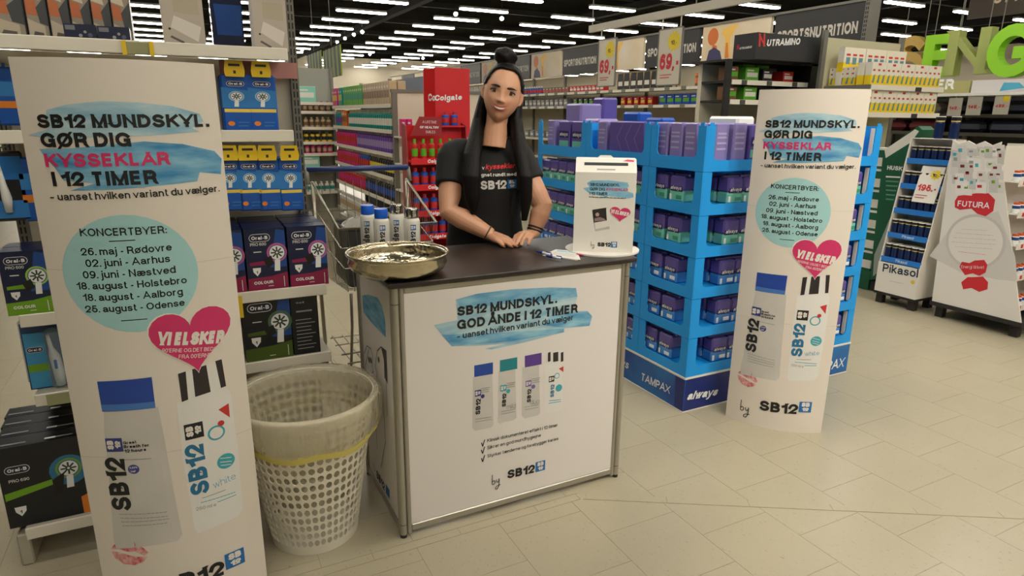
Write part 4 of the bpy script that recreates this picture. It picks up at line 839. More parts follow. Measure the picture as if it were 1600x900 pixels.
MB().box(w_*.08, w_*.47, -.042, -.0051, .004, bh2*.92, CLP, .012).build('bubble', o)
pr = Print(lambda u, v, l: Vector((u, -.0065-l, v))); oral_logo(pr, -w_*.22, bh2*.6, w_*.42); pr.build(o)
o2 = tag(MB().box(-w_/2, w_/2, -.03, .03, 0, bh2, CLP, .01).build('blister_pack'), 'clear blister pack standing behind the blue toothbrush blister pack', 'blister pack'); o2.location = ((bl+br_)/2-.015, 2.46, Z4+.0005)
x0, x1 = PY(10, 800, 2.27).x, PY(143, 800, 2.27).x; ph = PY(70, 690, 2.27).z-Z5; pw = x1-x0
def base_box(label):
    o = tag(MB().box(-pw/2, pw/2, -.04, .04, 0, ph, BLK).build('toothbrush_box'), label, 'box', 'black toothbrush boxes on the base shelf'); pr = boxprint(pw, ph, .08)
    pr.poly([(-pw*.48, ph*.35), (pw*.1, ph*.45), (pw*.1, ph*.52), (-pw*.48, ph*.44)], GRN, 'colour_band', .0005, px=False); oral_logo(pr, -pw*.28, ph*.72, pw*.3); pr.text('PRO 690', (-pw*.4, ph*.57), (-pw*.16, ph*.57), WHT, bold=.0, px=False); pr.disc((pw*.32, ph*.6), (pw*.56, ph*.6), flat(40, 110, 150, .3), 'brush_picture#b', .0004, px=False, n=20); brush_head(pr, pw*.32, ph*.62, pw*.12, GRN); shield(pr, -pw*.33, ph*.2, pw*.07)
    pr.poly([(pw*.12, ph*.52), (pw*.26, ph*.58), (pw*.2, ph*.32), (pw*.1, ph*.3)], flat(8, 8, 10, .3), 'handle_picture', .0016, px=False); pr.poly([(pw*.41, 0), (pw*.5, 0), (pw*.5, ph*.25), (pw*.41, ph*.22)], ORG, 'colour_band', .0005, px=False)
    pt = Print(lambda u, v, l: Vector((u, v, ph+l))); pt.stroke([(-pw*.45, -.02), (-pw*.15, -.02)], .008, GREYT, 'small_print', px=False); pt.stroke([(pw*.1, -.02), (pw*.2, -.02)], .012, WHT, 'small_print', px=False); pt.stroke([(pw*.22, -.02), (pw*.42, -.02)], .006, GREYT, 'small_print', px=False)
    pr.build(o); pt.build(o); return o
bp_ = base_box('black electric toothbrush box with green stripe, foremost on the base shelf')
bp_.location = ((x0+x1)/2, 2.31, Z5+.0005)
for k in range(1, 4): clone(bp_, ((x0+x1)/2-.006*k, 2.31+.083*k, Z5+.0005), 0, ('black toothbrush box second in line on the base shelf', 'black toothbrush box third in line on the base shelf', 'black toothbrush box at the back of the base shelf')[k-1])
# ---- top shelf: tall picture boxes, flat dark boxes, pillow boxes
ztop = Z1+.0005
PBX = mat('picture_box', C(178, 160, 136), .4, col2=C(96, 84, 74), nscale=9)
def photo_box(label, w_, h):
    o = tag(MB().box(-w_/2, w_/2, -.06, .06, 0, h, flat(44, 40, 42, .4)).build('picture_box'), label, 'box', 'tall picture boxes'); pr = boxprint(w_, h, .12)
    pr.poly([(-w_*.46, 0), (w_*.46, 0), (w_*.46, h), (-w_*.46, h)], flat(150, 140, 124, .4), 'picture#a', .0003, px=False); pr.poly([(-w_*.46, 0), (w_*.3, 0), (w_*.3, h*.2), (-w_*.46, h*.3)], flat(186, 174, 154, .4), 'picture#a', .0006, px=False); pr.poly([(-w_*.46, h*.36), (w_*.1, h*.34), (w_*.0, h*.56), (-w_*.46, h*.6)], flat(190, 110, 70, .4), 'picture#a', .0007, px=False); pr.poly([(w_*.1, h*.24), (w_*.46, h*.2), (w_*.46, h*.62), (w_*.0, h*.46)], flat(70, 72, 74, .4), 'picture#a', .0008, px=False); pr.poly([(-w_*.46, h*.62), (w_*.2, h*.56), (-w_*.05, h*.95), (-w_*.46, h)], flat(206, 192, 172, .4), 'picture#a', .0009, px=False); pr.poly([(-w_*.3, h*.04), (w_*.2, h*.02), (w_*.2, h*.1), (-w_*.2, h*.12)], flat(90, 84, 76, .4), 'picture#a', .001, px=False)
    pr.build(o); return o
Yt = 2.55
xs = [PY(px, 40, Yt).x for px in (-12, 42, 78, 112, 145, 176, 207)]
pb0 = photo_box('tall picture box with people on its front on the top shelf', .066, .20); n = 0
for k in range(6):
    lb = 'tall picture box at the gondola end, larger than its neighbours' if k == 0 else 'tall picture box with orange and white photo, in the row on the top shelf'
    o = pb0 if k == 0 else clone(pb0, None, 0., lb); o['label'] = lb; wk = (xs[k+1]-xs[k])-.003; o.scale = (wk/.066, 1, 1); o.location = ((xs[k]+xs[k+1])/2, Yt+.06, ztop)
for k, (a, b, y0, y1) in enumerate(((101, 151, 37, 58), (153, 203, 41, 63))):
    xa, xb = PY(a, 50, 2.48).x, PY(b, 50, 2.48).x; hh = PY(a, y0, 2.48).z-ztop
    o = tag(MB().box(-(xb-xa)/2, (xb-xa)/2, -.025, .025, 0, hh, flat(34, 40, 66, .3)).build('shaver_box'), ('flat navy box in front of the picture boxes, next to the tall end one', 'flat navy box in front of the picture boxes, next to the yellow clip')[k], 'box', 'flat navy boxes'); o.location = ((xa+xb)/2, 2.49, ztop)
    pr = boxprint(xb-xa, hh, .05); u = (xb-xa)/2; pr.poly([(-u*.9, hh*.6), (-u*.3, hh*.6), (-u*.3, hh*.9), (-u*.9, hh*.9)], flat(120, 120, 126, .4), 'small_print', .0005, px=False); pr.disc((0, hh*.25), (u*.12, hh*.25), GREYT, 'picture', .0006, px=False, n=12); pr.disc((u*.3, hh*.5), (u*.4, hh*.5), GREYT, 'picture', .0006, px=False, n=12); pr.disc((u*.6, hh*.3), (u*.75, hh*.3), flat(90, 90, 110, .4), 'picture', .0006, px=False, n=12); pr.build(o)
PIL = mat('grey_carton', C(184, 174, 160), .5, noise=.06, nscale=5)
for k, (a, b) in enumerate(((256, 323), (398, 451))):
    Yp = 2.52; xa, xb = PY(a, 65, Yp).x, PY(b, 75, Yp).x; w_ = xb-xa; hh = .26
    o = tag(MB().box(-w_/2, w_/2, -.05, .05, 0, hh, PIL).build('pillow_box'), ('pale grey box with a white pillow picture between lamps and blue pack', 'pale grey box with a white pillow picture over the slotted upright')[k], 'box', 'pillow boxes on the top shelf'); o.location = ((xa+xb)/2, Yp+.05, ztop)
    pr = boxprint(w_, hh, .1); pr.poly([(-w_*.3, hh*.22), (-w_*.2, hh*.36), (w_*.42, hh*.24), (w_*.32, hh*.06)], flat(214, 206, 196, .5), 'pillow_picture', .0005, px=False); pr.poly([(-w_*.34, hh*.1), (-w_*.05, hh*.03), (w_*.0, hh*.05), (-w_*.3, hh*.12)], flat(90, 84, 78, .5), 'strap_picture', .0006, px=False); pr.disc((-w_*.33, hh*.2), (-w_*.3, hh*.2), BLACKINK, 'button_picture', .0006, px=False, n=10); pr.poly([(-w_*.2, hh*.4), (w_*.4, hh*.38), (w_*.4, hh*.6), (-w_*.2, hh*.6)], flat(176, 166, 142, .5), 'background_print', .0004, px=False)
    pr.stroke([(-w_*.1, hh*.7), (w_*.35, hh*.7)], .004, GREYT, 'small_print', px=False); pr.stroke([(-w_*.3, hh*.65), (w_*.35, hh*.65)], .003, GREYT, 'small_print', px=False); pr.build(o)
xa, xb = PY(333, 60, 2.6).x, PY(382, 60, 2.6).x
o = tag(MB().box(-(xb-xa)/2, (xb-xa)/2, -.03, .03, 0, .2, flat(18, 30, 60, .15)).build('foil_pack'), 'glossy dark blue pack between the two pillow boxes', 'box'); o.location = ((xa+xb)/2, 2.63, ztop)
pr = boxprint(xb-xa, .2, .06); pr.poly([(-.035, .05), (.045, .05), (.05, .15), (-.04, .15)], flat(24, 70, 140, .2), 'print', .0004, px=False); pr.build(o)
# ================================================================== blue pallet display of sanitary packs
PB = mat('blue_cardboard', C(18, 152, 232), .5, noise=.08, nscale=4); PWH = flat(222, 216, 204, .5); NAVB = mat('navy_skirt', C(22, 40, 110), .4); TRQ = mat('turquoise_skirt', C(30, 120, 180), .4, col2=C(24, 70, 150), nscale=2.5); DARKI = flat(30, 24, 44, .8)
QX0, QX1, QY0, QY1 = 2.073, 3.285, 2.205, 3.72
SK = .172; PIT_ = .1975
pd = thing('pallet_display', 'tall blue cardboard pallet display stacked with purple sanitary packs', 'display stand')
MB().box(QX0+.02, QX1-.02, QY0+.02, QY1-.02, 0, .014, flat(150, 120, 80, .8)).build('pallet_base', pd)
sk = MB().box(QX0, QX0+.006, QY0, QY1, .004, SK, TRQ).box(QX0+.006, QX1, QY0, QY0+.006, .004, SK, NAVB).box(QX1-.006, QX1, QY0+.006, QY1, .004, SK, NAVB).box(QX0+.006, QX1-.006, QY1-.006, QY1, .004, SK, NAVB).build('skirt', pd)
for nm, a in (('skirt_edge', (SK, SK+.009)), ('skirt_edge', (.0, .004))): MB().box(QX0-.003, QX1+.003, QY0-.003, QY0+.004, a[0], a[1], PWH).box(QX0-.003, QX0+.004, QY0+.004, QY1, a[0], a[1], PWH).build(nm, pd)
pl = Print(lambda u, v, l: Vector((QX0-l, -u, v)), lambda x, y: (lambda q: (-q.y, q.z))(PX(x, y, QX0))); pf = Print(lambda u, v, l: Vector((u, QY0-.0005-l, v)), lambda x, y: (lambda q: (q.x, q.z))(PY(x, y, QY0)))
pl.poly([(-QY0, .006), (-QY0-.06, .006), (-QY0-.07, SK), (-QY0, SK)], NAVB, 'print', px=False); pl.poly([(1.02-QY1, .006), (-QY1, .006), (-QY1, SK), (1.0-QY1, SK)], NAVB, 'print', px=False)
pl.text('TAMPAX', (1003, 594), (1048, 616), WHT, 'lettering', .012, .12); pl.text('always', (950, 562), (983, 577), WHT, 'lettering', .012, .3, px=True)
pf.text('always', (1073, 625), (1121, 617), WHT, 'lettering', .015, .35); pf.poly([(2.62, .006), (QX1, .006), (QX1, SK-.001), (2.7, SK-.001)], TRQ, 'print', px=False); pf.text('TAMPAX', (1262, 586), (1319, 572), WHT, 'lettering', .012, .15)
pl.build(sk); pf.build(sk)
def uface(L, h, lip, post, top, r=.025, ear=False):
    # outline of a tray front: two posts, low lip, open window with rounded corners
    q = [(0, 0), (L, 0), (L, h)]
    if ear: q += [(L-post*.3, h), (L-post*.35, h+.014), (L-post*.75, h+.014), (L-post*.8, h)]
    q += [(L-post, h)]+[(L-post-r+r*math.cos(a), lip+r+r*math.sin(a)) for a in [0-k*PI/8 for k in range(5)]]+[(post+r-r*math.sin(a), lip+r-r*math.cos(a)) for a in [k*PI/8 for k in range(5)]]+[(post, h)]
    if ear: q += [(post*.8, h), (post*.75, h+.014), (post*.35, h+.014), (post*.3, h)]
    return q+[(0, h)]
modsL = [(QY0, 2.585), (2.585, 3.16), (3.16, QY1)]; modsF = [(QX0, 2.68), (2.68, QX1)]
tz = [SK+.01+PIT_*k for k in range(6)]
th = .005
for k, z in enumerate(tz):
    last = k == 5; h = PIT_-.002 if not last else .2
    for j, (a, b) in enumerate(modsL):
        mb = MB(); post = .05; q = uface(b-a-.003, h, .05 if not last else .06, post, 0, ear=last)
        mb.prism([(a+.0015+u, z+v) for u, v in q], QX0+.002, QX0+.002+th, PB, 'x')
        mb.box(QX0+.008, QX0+.55, a+.003, b-.003, z+.036, z+.042, PB); mb.box(QX0+.012, QX0+.016, a+.04, a+.056, z+.05, z+h-.012, PWH)
        if j == 0: mb.prism([(QX0+.0085+u, z+v) for u, v in uface(modsF[0][1]-modsF[0][0]-.011, h, .05, .05, 0, ear=last)], QY0+.002, QY0+.002+th, PB, 'y')
        else: mb.box(QX0+.008, QX0+.55, a+.0005, a+.0025, z+.043, z+h, PB)
        mb.build('tray', pd)
    a, b = modsF[1]; mb = MB().prism([(a+.0015+u, z+v) for u, v in uface(b-a-.003, h, .05, .05, 0, ear=last)], QY0+.002, QY0+.002+th, PB, 'y').box(a+.003, b-.003, QY0+.008, QY0+.42, z+.036, z+.042, PB).box(b-.008, b-.003, QY0+.008, QY0+.42, z+.043, z+h, PB).box(b-.054, b-.05, QY0+.009, QY0+.03, z+.05, z+h-.01, PWH); mb.build('tray', pd)
    MB().box(QX0+.56, QX1-.005, QY0+.44, QY1-.005, z, z+h, PB).build('core_box', pd) if k < 5 else None
# packs
PUR = flat(92, 78, 150, .3); PURD = flat(44, 30, 96, .3); MINT = flat(110, 190, 165, .3); LIL = flat(134, 122, 178, .3)
def pad_pack(lower):
    w_, d, h = .1, .07, .122; mb = MB()
    mb.box(-w_/2, w_/2, -d/2, d/2, 0, h*.45, lower, .008).box(-w_/2, w_/2, -d/2, d/2, h*.45, h, PUR, .008)
    mb.box(-w_*.42, w_*.42, -d/2-.001, -d/2+.004, h*.42, h*.62, PURD, .002)
    mb.box(-w_*.44, -w_*.3, -d/2-.0015, -d/2+.003, h*.06, h*.3, WHT, .002)
    mb.box(w_*.0, w_*.4, -d/2-.0015, -d/2+.003, h*.12, h*.28, WHT if lower is not MINT else flat(60, 150, 120, .3), .002)
    v, f, W = text2d('always', .012, .25); s_ = w_*.74/W; mb.add([(-w_*.37+x*s_, -d/2-.0022, h*.48+y*s_) for x, y, _ in v], f, WHT)
    # crimped top
    mb.box(-w_*.46, w_*.46, -.006, .006, h-.002, h+.008, LIL); return mb.mesh('sanitary_pack')
MA, MBL = pad_pack(MINT), pad_pack(flat(60, 130, 200, .3))
def pads(k, along, a, b, n, z, where):
    c = 'mint' if k > 2 else 'light blue'; tier = ('lowest', 'second', 'third', 'fourth', 'fifth')[k]
    for i in range(n):
        t = a+(b-a)*(i+.5)/n; me = MA if (k > 2) else MBL
        for r in range(2):
            if along == 'y': loc = (QX0+.055+.078*r, t, z); rz = -PI/2+random.uniform(-.04, .04)
            else: loc = (t, QY0+.055+.078*r, z); rz = random.uniform(-.04, .04)
            tag(link('sanitary_pack', me, None, loc, rz), ('purple and %s sanitary pack in the %s tray %s' if r == 0 else 'second-row purple and %s sanitary pack in the %s tray %s') % (c, tier, where), 'pack', '%s tray packs %s' % (tier, where))
for k, z in enumerate(tz[:5]):
    zz = z+.0425; A = modsL
    pads(k, 'y', A[0][0]+.13, A[0][1]-.01, 2, zz, 'of the corner stack'); pads(k, 'y', A[1][0]+.03, A[1][1]-.03, 5, zz, 'of the middle stack'); pads(k, 'y', A[2][0]+.03, A[2][1]-.03, 5, zz, 'near the woman')
    pads(k, 'x', QX0+.16 if 0 else QX0+.02, modsF[0][1]-.02, 5, zz, 'facing the totem') if 0 else pads(k, 'x', QX0+.18, modsF[0][1]-.03, 4, zz, 'facing the totem'); pads(k, 'x', modsF[1][0]+.03, modsF[1][1]-.06, 4, zz, 'at the open side')
# larger packs in the top trays
def big_pack(w_, d, h, kind):
    mb = MB().box(-w_/2, w_/2, -d/2, d/2, 0, h, PUR if kind else LIL, .006)
    if kind == 1:
        for s_ in (-.25, .0, .25): 
            for e in (-1, 1): mb.add([(w_*(s_-.02), -d/2-.001, h*.5), (w_*(s_+.0), -d/2-.001, h*.5), (w_*(s_+.16), -d/2-.001, h*(.5+.42*e)), (w_*(s_+.145), -d/2-.001, h*(.5+.42*e))], [(0, 1, 2, 3)], LIL)
    elif kind == 2:
        mb.box(-w_*.4, w_*.4, -d/2-.001, -d/2+.002, h*.4, h*.65, PURD).box(-w_*.4, w_*.4, -d/2-.001, -d/2+.002, h*.08, h*.3, MINT); v, f, W = text2d('always', .012, .25); s_ = w_*.7/W; mb.add([(-w_*.35+x*s_, -d/2-.002, h*.47+y*s_) for x, y, _ in v], f, WHT)
    else: 
        for q in (.3, .45, .6, .7): mb.box(-w_*.35, w_*.3, -d/2-.001, -d/2+.002, h*q, h*(q+.05), flat(170, 160, 200, .3))
    return mb.mesh('sanitary_pack')
B1, B2, B3 = big_pack(.3, .1, .17, 1), big_pack(.13, .09, .165, 2), big_pack(.085, .1, .17, 0)
zz = tz[5]+.0425; G = 'large packs on top of the pallet display'
for me, y, lb in ((B3, 2.33, 'tall lilac sanitary carton in the top corner tray'), (B3, 2.43, 'tall lilac sanitary carton in the top corner tray'), (B3, 2.53, 'tall lilac sanitary carton in the top corner tray'), (B1, 2.82, 'wide purple sanitary pack with chevron pattern'), (B3, 3.04, 'tall lilac sanitary carton beside the chevron pack'), (B2, 3.3, 'purple and mint sanitary pack in the top tray near the woman'), (B2, 3.45, 'purple and mint sanitary pack in the top tray near the woman'), (B3, 3.6, 'lilac sanitary carton in the top tray near the woman')):
    tag(link('sanitary_pack', me, None, (QX0+.075, y, zz), -PI/2), lb, 'pack', G)
for me, x, lb in ((B3, 2.2, 'lilac sanitary carton in the top tray facing the totem'), (B3, 2.31, 'lilac sanitary carton in the top tray facing the totem'), (B2, 2.44, 'purple and mint sanitary pack in the top tray beside the totem'), (B2, 2.58, 'purple and mint sanitary pack in the top tray beside the totem'), (B2, 2.8, 'purple and mint sanitary pack at the open pallet top'), (B2, 2.96, 'purple and mint sanitary pack at the open pallet top'), (B2, 3.12, 'purple and mint sanitary pack at the open pallet top')):
    tag(link('sanitary_pack', me, None, (x, QY0+.08, zz)), lb, 'pack', G)
# loose packs lying on the top
bl_ = flat(30, 80, 170, .3)
for x, y, w_, d, h, mt, lb in ((2.29, 3.33, .16, .15, .18, LIL, 'lilac tray of sanitary packs piled behind the woman'), (2.31, 3.56, .18, .16, .27, LIL, 'lilac cartons piled at the far end of the pallet'), (2.5, 3.6, .12, .12, .31, PUR, 'purple carton standing on the pallet pile'), (2.32, 3.02, .15, .1, .22, bl_, 'round-topped blue pack on the pallet top'), (2.32, 2.82, .14, .1, .19, bl_, 'blue pack lying behind the chevron pack'), (2.46, 2.45, .2, .12, .2, WHT, 'white folded paper on the pallet top')):
    o = tag(MB().box(-w_/2, w_/2, -d/2, d/2, 0, h, mt, .012).box(-w_*.3, w_*.3, -d/2-.001, -d/2+.003, h*.35, h*.6, WHT if mt is not WHT else LIL).build('sanitary_pack'), lb, 'pack', 'loose packs on top of the pallet'); o.location = (x, y, tz[5]+.0425); o.rotation_euler = (0, 0, -PI/2)
# ================================================================== right-hand floor stands
BLKP = flat(34, 30, 28, .6)
# Pikasol
X0, Y0, Y1 = 4.815, 2.775, 3.10
pk = thing('pill_stand', 'white cardboard stand with dark blue pill jars and blue shelf strips', 'display stand')
for y in (Y0+.01, Y1-.06):
    for x in (X0+.02, X0+.21): MB().box(x, x+.05, y, y+.05, 0, .075, BLKP).build('foot', pk)
MB().box(X0, X0+.285, Y0, Y1, .075, .095, BLKP).build('base', pk)
zf = .33; LEAN = .15; ZT = PX(1440, 216, X0+LEAN).z
fpnl = MB().box(X0, X0+.006, Y0, Y1, .095, zf, PWH).build('front_panel', pk)
q = Print(lambda u, v, l: Vector((X0-l, -u, v)), lambda x, y: (lambda p_: (-p_.y, p_.z))(PX(x, y, X0))); q.text('Pikasol', (1379, 424), (1434, 434), flat(30, 40, 60), 'lettering', .012); q.disc((1426, 441), (1429, 441), YEL, 'oil_drop', px=True); small_lines(q, [((1390, 439), (1411, 443))], GREYT); q.build(fpnl)
for y in (Y0, Y1-.008): MB().prism([(X0+.007, .095), (X0+.285, .095), (X0+.285, ZT), (X0+LEAN, ZT), (X0+.007, zf)], y, y+.008, PWH, 'y').build('side_panel', pk)
MB().box(X0+.27, X0+.285, Y0+.008, Y1-.008, .095, ZT, PWH).build('back_panel', pk)
JB = flat(18, 34, 74, .25); JC = flat(20, 22, 30, .35); JW = flat(210, 205, 195, .4)
jar = MB().lathe([(0, 0, JB), (.024, 0, JB), (.025, .004, JB), (.025, .07, JB), (.023, .076, YLW), (.022, .08, JC), (.025, .082, JC), (.025, .096, JW), (.023, .1, JW), (0, .1, JW)], 14).mesh('pill_jar', True)
STRB = mat('blue_strip', C(40, 120, 200), .4)
for k in range(5):
    z = zf+.035+(ZT-zf-.08)*k/4.6; xf = X0+.012+LEAN*(z-zf)/(ZT-zf)
    s_ = MB().box(xf, X0+.27, Y0+.008, Y1-.008, z-.008, z, PWH).build('shelf', pk); st_ = MB().box(xf-.006, xf-.0005, Y0+.004, Y1-.004, z-.03, z+.01, STRB).build('shelf_strip', pk)
    if k < 2:
        q2 = Print(lambda u, v, l: Vector((xf-.006-l, -u, v))); q2.text('Pikasol', (-Y0-.2, z-.02), (-Y0-.11, z-.02), WHT, 'lettering', .0, px=False); q2.build(st_)
    for c in range(6):
        for r in range(2):
            o = link('pill_jar', jar, None, (xf+.03+.054*r, Y0+.035+(Y1-Y0-.07)*c/5*.999, z+.0003)); o.scale = (.98, .98, (1.1 if k < 2 else 1.)); tag(o, ('dark blue pill jar in front on the %s shelf of the white stand' if r == 0 else 'dark blue pill jar behind the front row on the %s shelf of the white stand') % ('lowest', 'second', 'third', 'fourth', 'top')[k], 'jar', 'pill jars on the white stand')
YSTAR = flat(226, 200, 40)
def price_card(name, label, par, corners, big, small, star=True, redtxt=REDI):
    pass
sgx = X0+.06; c_ = [PX(*p_, sgx) for p_ in ((1418, 311), (1454, 319), (1475, 262), (1436, 258))]
# price card: a board clipped to the stand, leaning with it
yl, yr = PX(1428, 290, sgx).y, PX(1464, 290, sgx).y; zb, zt = PX(1436, 316, sgx).z, PX(1452, 261, sgx).z
pc = MB().prism([(sgx+.0, zb), (sgx+.006, zb), (sgx+.076, zt), (sgx+.07, zt)], yr, yl, PWH, 'y').build('price_card', pk)
q = Print(lambda u, v, l: Vector((sgx+.07*(v-zb)/(zt-zb)-l-.0006, -u, v))); hgt = zt-zb; wd = yl-yr
q.text('195.-', (-yl+wd*.08, zb+hgt*.32), (-yr-wd*.1, zb+hgt*.32), REDI, 'lettering', .02, 0, 1.1, px=False); st8 = [(-yr-wd*.3+(.28 if k % 2 else .2)*wd*math.cos(k*PI/10), zt-hgt*.22+(.28 if k % 2 else .2)*wd*.8*math.sin(k*PI/10)) for k in range(20)]; q.poly(st8, YSTAR, 'star#p', px=False); q.text('90,-', (-yr-wd*.42, zt-hgt*.28), (-yr-wd*.15, zt-hgt*.28), BLACKINK, 'star#p', .01, px=False); q.stroke([(-yl+wd*.1, zb+hgt*.2), (-yr-wd*.4, zb+hgt*.2)], .005, REDI, 'small_print', px=False); q.stroke([(-yl+wd*.1, zb+hgt*.13), (-yr-wd*.5, zb+hgt*.13)], .005, REDI, 'small_print', px=False); q.build(pc)
for k, (px, py) in enumerate(((1487, 208), (1510, 208))):
    p = PX(px, py, X0+.22); o = link('pill_jar', jar, None, (X0+.22, p.y, ZT+.0005)); 
for k in range(0): pass
MB().box(X0+LEAN, X0+.285, Y0-.0, Y1, ZT-.004, ZT, PWH).build('top_board', pk)
for o in [o for o in bpy.data.objects if o.name.startswith('pill_jar') and 'label' not in o]: o.scale = (1.3, 1.3, 1.6); tag(o, 'large dark blue pill jar standing on top of the white stand', 'jar', 'large jars on the white stand'); o.location.y = Y0+.07 if o.location.y < 2.85 else o.location.y
bs = [o for o in bpy.data.objects if o.get('group') == 'large jars on the white stand']
for k, o in enumerate(bs): o.location.y = (Y0+.17, Y0+.06)[k]
# FUTURA
X0, Y0, Y1 = 4.84, 2.085, 2.665
ft = thing('supplement_stand', 'white floor stand with red butterfly logo and sloping sides', 'display stand')
MB().box(X0-.005, X0+.6, Y0-.01, Y1+.01, .085, .115, BLKP).build('base', ft)
for x in (X0+.03, X0+.5):
    for y in (Y0+.02, Y1-.07): MB().box(x, x+.05, y, y+.05, 0, .085, BLKP).build('foot', ft)
ft_l, ft_r = PX(1487, 228, X0), PX(1564, 224, X0); ZF = (ft_l.z+ft_r.z)/2; bl_y, br_y = Y1, Y0
FTW = mat('futura_white', C(222, 216, 206), .45)
outl = [(br_y, .115), (bl_y, .115), (ft_l.y, ZF-.03)]; nn = 7
for k in range(nn): a = k/(nn-1); y = ft_l.y+(ft_r.y-ft_l.y)*a; outl.append((y, ZF+(.0 if k % 2 else .025)))
outl.append((ft_r.y, ZF-.03))
fpn_ = MB().prism(outl, X0, X0+.012, FTW, 'x').build('front_panel', ft)
q = Print(lambda u, v, l: Vector((X0-l, -u, v)), lambda x, y: (lambda p_: (-p_.y, p_.z))(PX(x, y, X0)))
RF = flat(200, 40, 46); GRF = flat(196, 190, 182)
q.disc((1523, 378), (1572, 378), GRF, 'ring', .0004); q.disc((1523, 378), (1567, 378), FTW, 'ring', .0007)
q.poly([(1452, 400), (1490, 350), (1560, 330), (1586, 400), (1590, 440), (1560, 437), (1500, 425)], flat(206, 200, 192), 'background_print', .0003)
q.poly([(1492, 314), (1497, 306), (1512, 304), (1525, 302), (1545, 302), (1555, 312), (1552, 330), (1540, 338), (1527, 334), (1518, 326), (1500, 328), (1492, 324)], RF, 'logo#f', .001); q.text('FUTURA', (1496, 322), (1546, 326), WHT, 'logo#f', .012, lift=.0014)
q.poly([(1499, 417), (1503, 409), (1515, 411), (1523, 407), (1538, 406), (1543, 414), (1540, 426), (1530, 431), (1520, 427), (1508, 430)], RF, 'butterfly', .001); q.poly([(1502, 441), (1512, 433), (1522, 433), (1536, 432), (1544, 441), (1543, 452), (1530, 456), (1518, 450), (1505, 452)], RF, 'butterfly', .001); q.text('Energi til livet', (1502, 419), (1538, 420), WHT, 'lettering', -.01)
for k, (a, b) in enumerate((((1503, 358), (1543, 360)), ((1494, 364), (1552, 368)), ((1490, 371), (1556, 375)), ((1487, 378), (1556, 382)), ((1492, 385), (1550, 389)), ((1497, 393), (1540, 398)))): small_lines(q, [(a, b)], flat(190, 150, 140) if k < 5 else RF)
rn = random.Random(5)
for k in range(60):
    px = 1492+rn.uniform(0, 72); py = 236+rn.uniform(0, 60)
    if px < 1487+(292-py)*.0-(py-232)*.1+4: continue
    if (py > 296): continue
    w_ = rn.uniform(5, 9); h_ = rn.uniform(6, 11); q.poly([(px-w_, py-h_), (px+w_, py-h_+1), (px+w_, py+h_), (px-w_, py+h_-1)], rn.choice([flat(214, 208, 200), flat(228, 222, 214), flat(200, 196, 188)]), 'photo', .0004+.00005*k); q.poly([(px-w_*.6, py-h_*.5), (px+w_*.2, py-h_*.5), (px+w_*.2, py), (px-w_*.6, py)], rn.choice([RF, GRN, TEAL, flat(120, 40, 50), GREYT]), 'photo', .0006+.00005*k)
q.build(fpn_)
MB().box(X0+.58, X0+.6, Y0, Y1, .115, ZF, FTW).build('back_panel', ft)
MB().prism([(X0+.013, .115), (X0+.58, .115), (X0+.58, ZF), (X0+.013, ZF)], Y0+.3, Y0+.308, FTW, 'y').build('divider', ft)
sj = MB().lathe([(0, 0, WHT), (.022, 0, WHT), (.022, .03, flat(40, 70, 130, .3)), (.022, .05, WHT), (.02, .056, flat(200, 80, 40, .3)), (.018, .07, flat(200, 80, 40, .3)), (0, .07, WHT)], 12).mesh('supplement_jar', True)
for k in range(5):
    z = .2+.205*k; yf = Y0+.05+(PX(1564, 224, X0).y-Y0)*.0+.22*(z-.115)/(ZF-.115)*.8
    s_ = MB().box(X0+.013, X0+.58, yf, Y0+.3, z-.008, z, FTW).build('shelf', ft); stp = MB().box(X0+.013, X0+.58, yf-.006, yf-.0005, z-.03, z+.012, PWH).build('shelf_strip', ft)
    MB().box(X0+.06, X0+.085, yf-.0075, yf-.0062, z-.02, z+.005, RF).build('logo', stp)
    for c in range(9):
        tag(link('supplement_jar', sj, None, (X0+.045+.062*c, yf+.03, z+.0004)), 'small white jar with orange lid on the %s shelf of the butterfly stand' % ('lowest', 'second', 'third', 'fourth', 'top')[k], 'jar', 'supplement jars')
MB().tube([(X0+.1, Y0-.03, .115), (X0+.1, Y0-.06, .06), (X0+.14, Y0-.06, .008)], .008, CHROME, 8).build('castor_arm', ft)
# HUSK
X0 = 5.105
hk_ = thing('fibre_stand', 'dark green and white cardboard stand with diagonal stripe', 'display stand')
HG = flat(14, 84, 56, .45); HW = flat(212, 208, 196, .45)
pts = [(1359, 437), (1370, 436), (1441, 203), (1435, 197), (1408, 215), (1380, 238)]
po = [(lambda p_: (p_.y, max(.08, p_.z)))(PX(x, y, X0)) for x, y in pts]
hp = MB().prism(po, X0, X0+.16, HG, 'x').build('body', hk_)
q = Print(lambda u, v, l: Vector((X0-l, -u, v)), lambda x, y: (lambda p_: (-p_.y, p_.z))(PX(x, y, X0)))
q.poly([(1382, 234), (1430, 202), (1436, 205), (1424, 222), (1384, 247)], HW, 'stripe', .0005); q.poly([(1366, 398), (1402, 315), (1372, 425), (1364, 432)], flat(150, 160, 150, .45), 'stripe', .0005); q.text('HUSK', (1386, 265), (1410, 267), WHT, 'lettering', .02); 
for k in range(6): q.stroke([(1385, 276+k*7), (1406-k*2, 277+k*7)], .012, WHT if k == 0 else flat(90, 150, 120), 'small_print')
q.build(hp)
for k, y in enumerate((0, 1)): MB().box(X0+.01+.09*k, X0+.06+.09*k, po[0][0]-.08 if 0 else po[1][0]+.0, po[0][0]-.005, 0, .08, BLKP).build('foot', hk_)
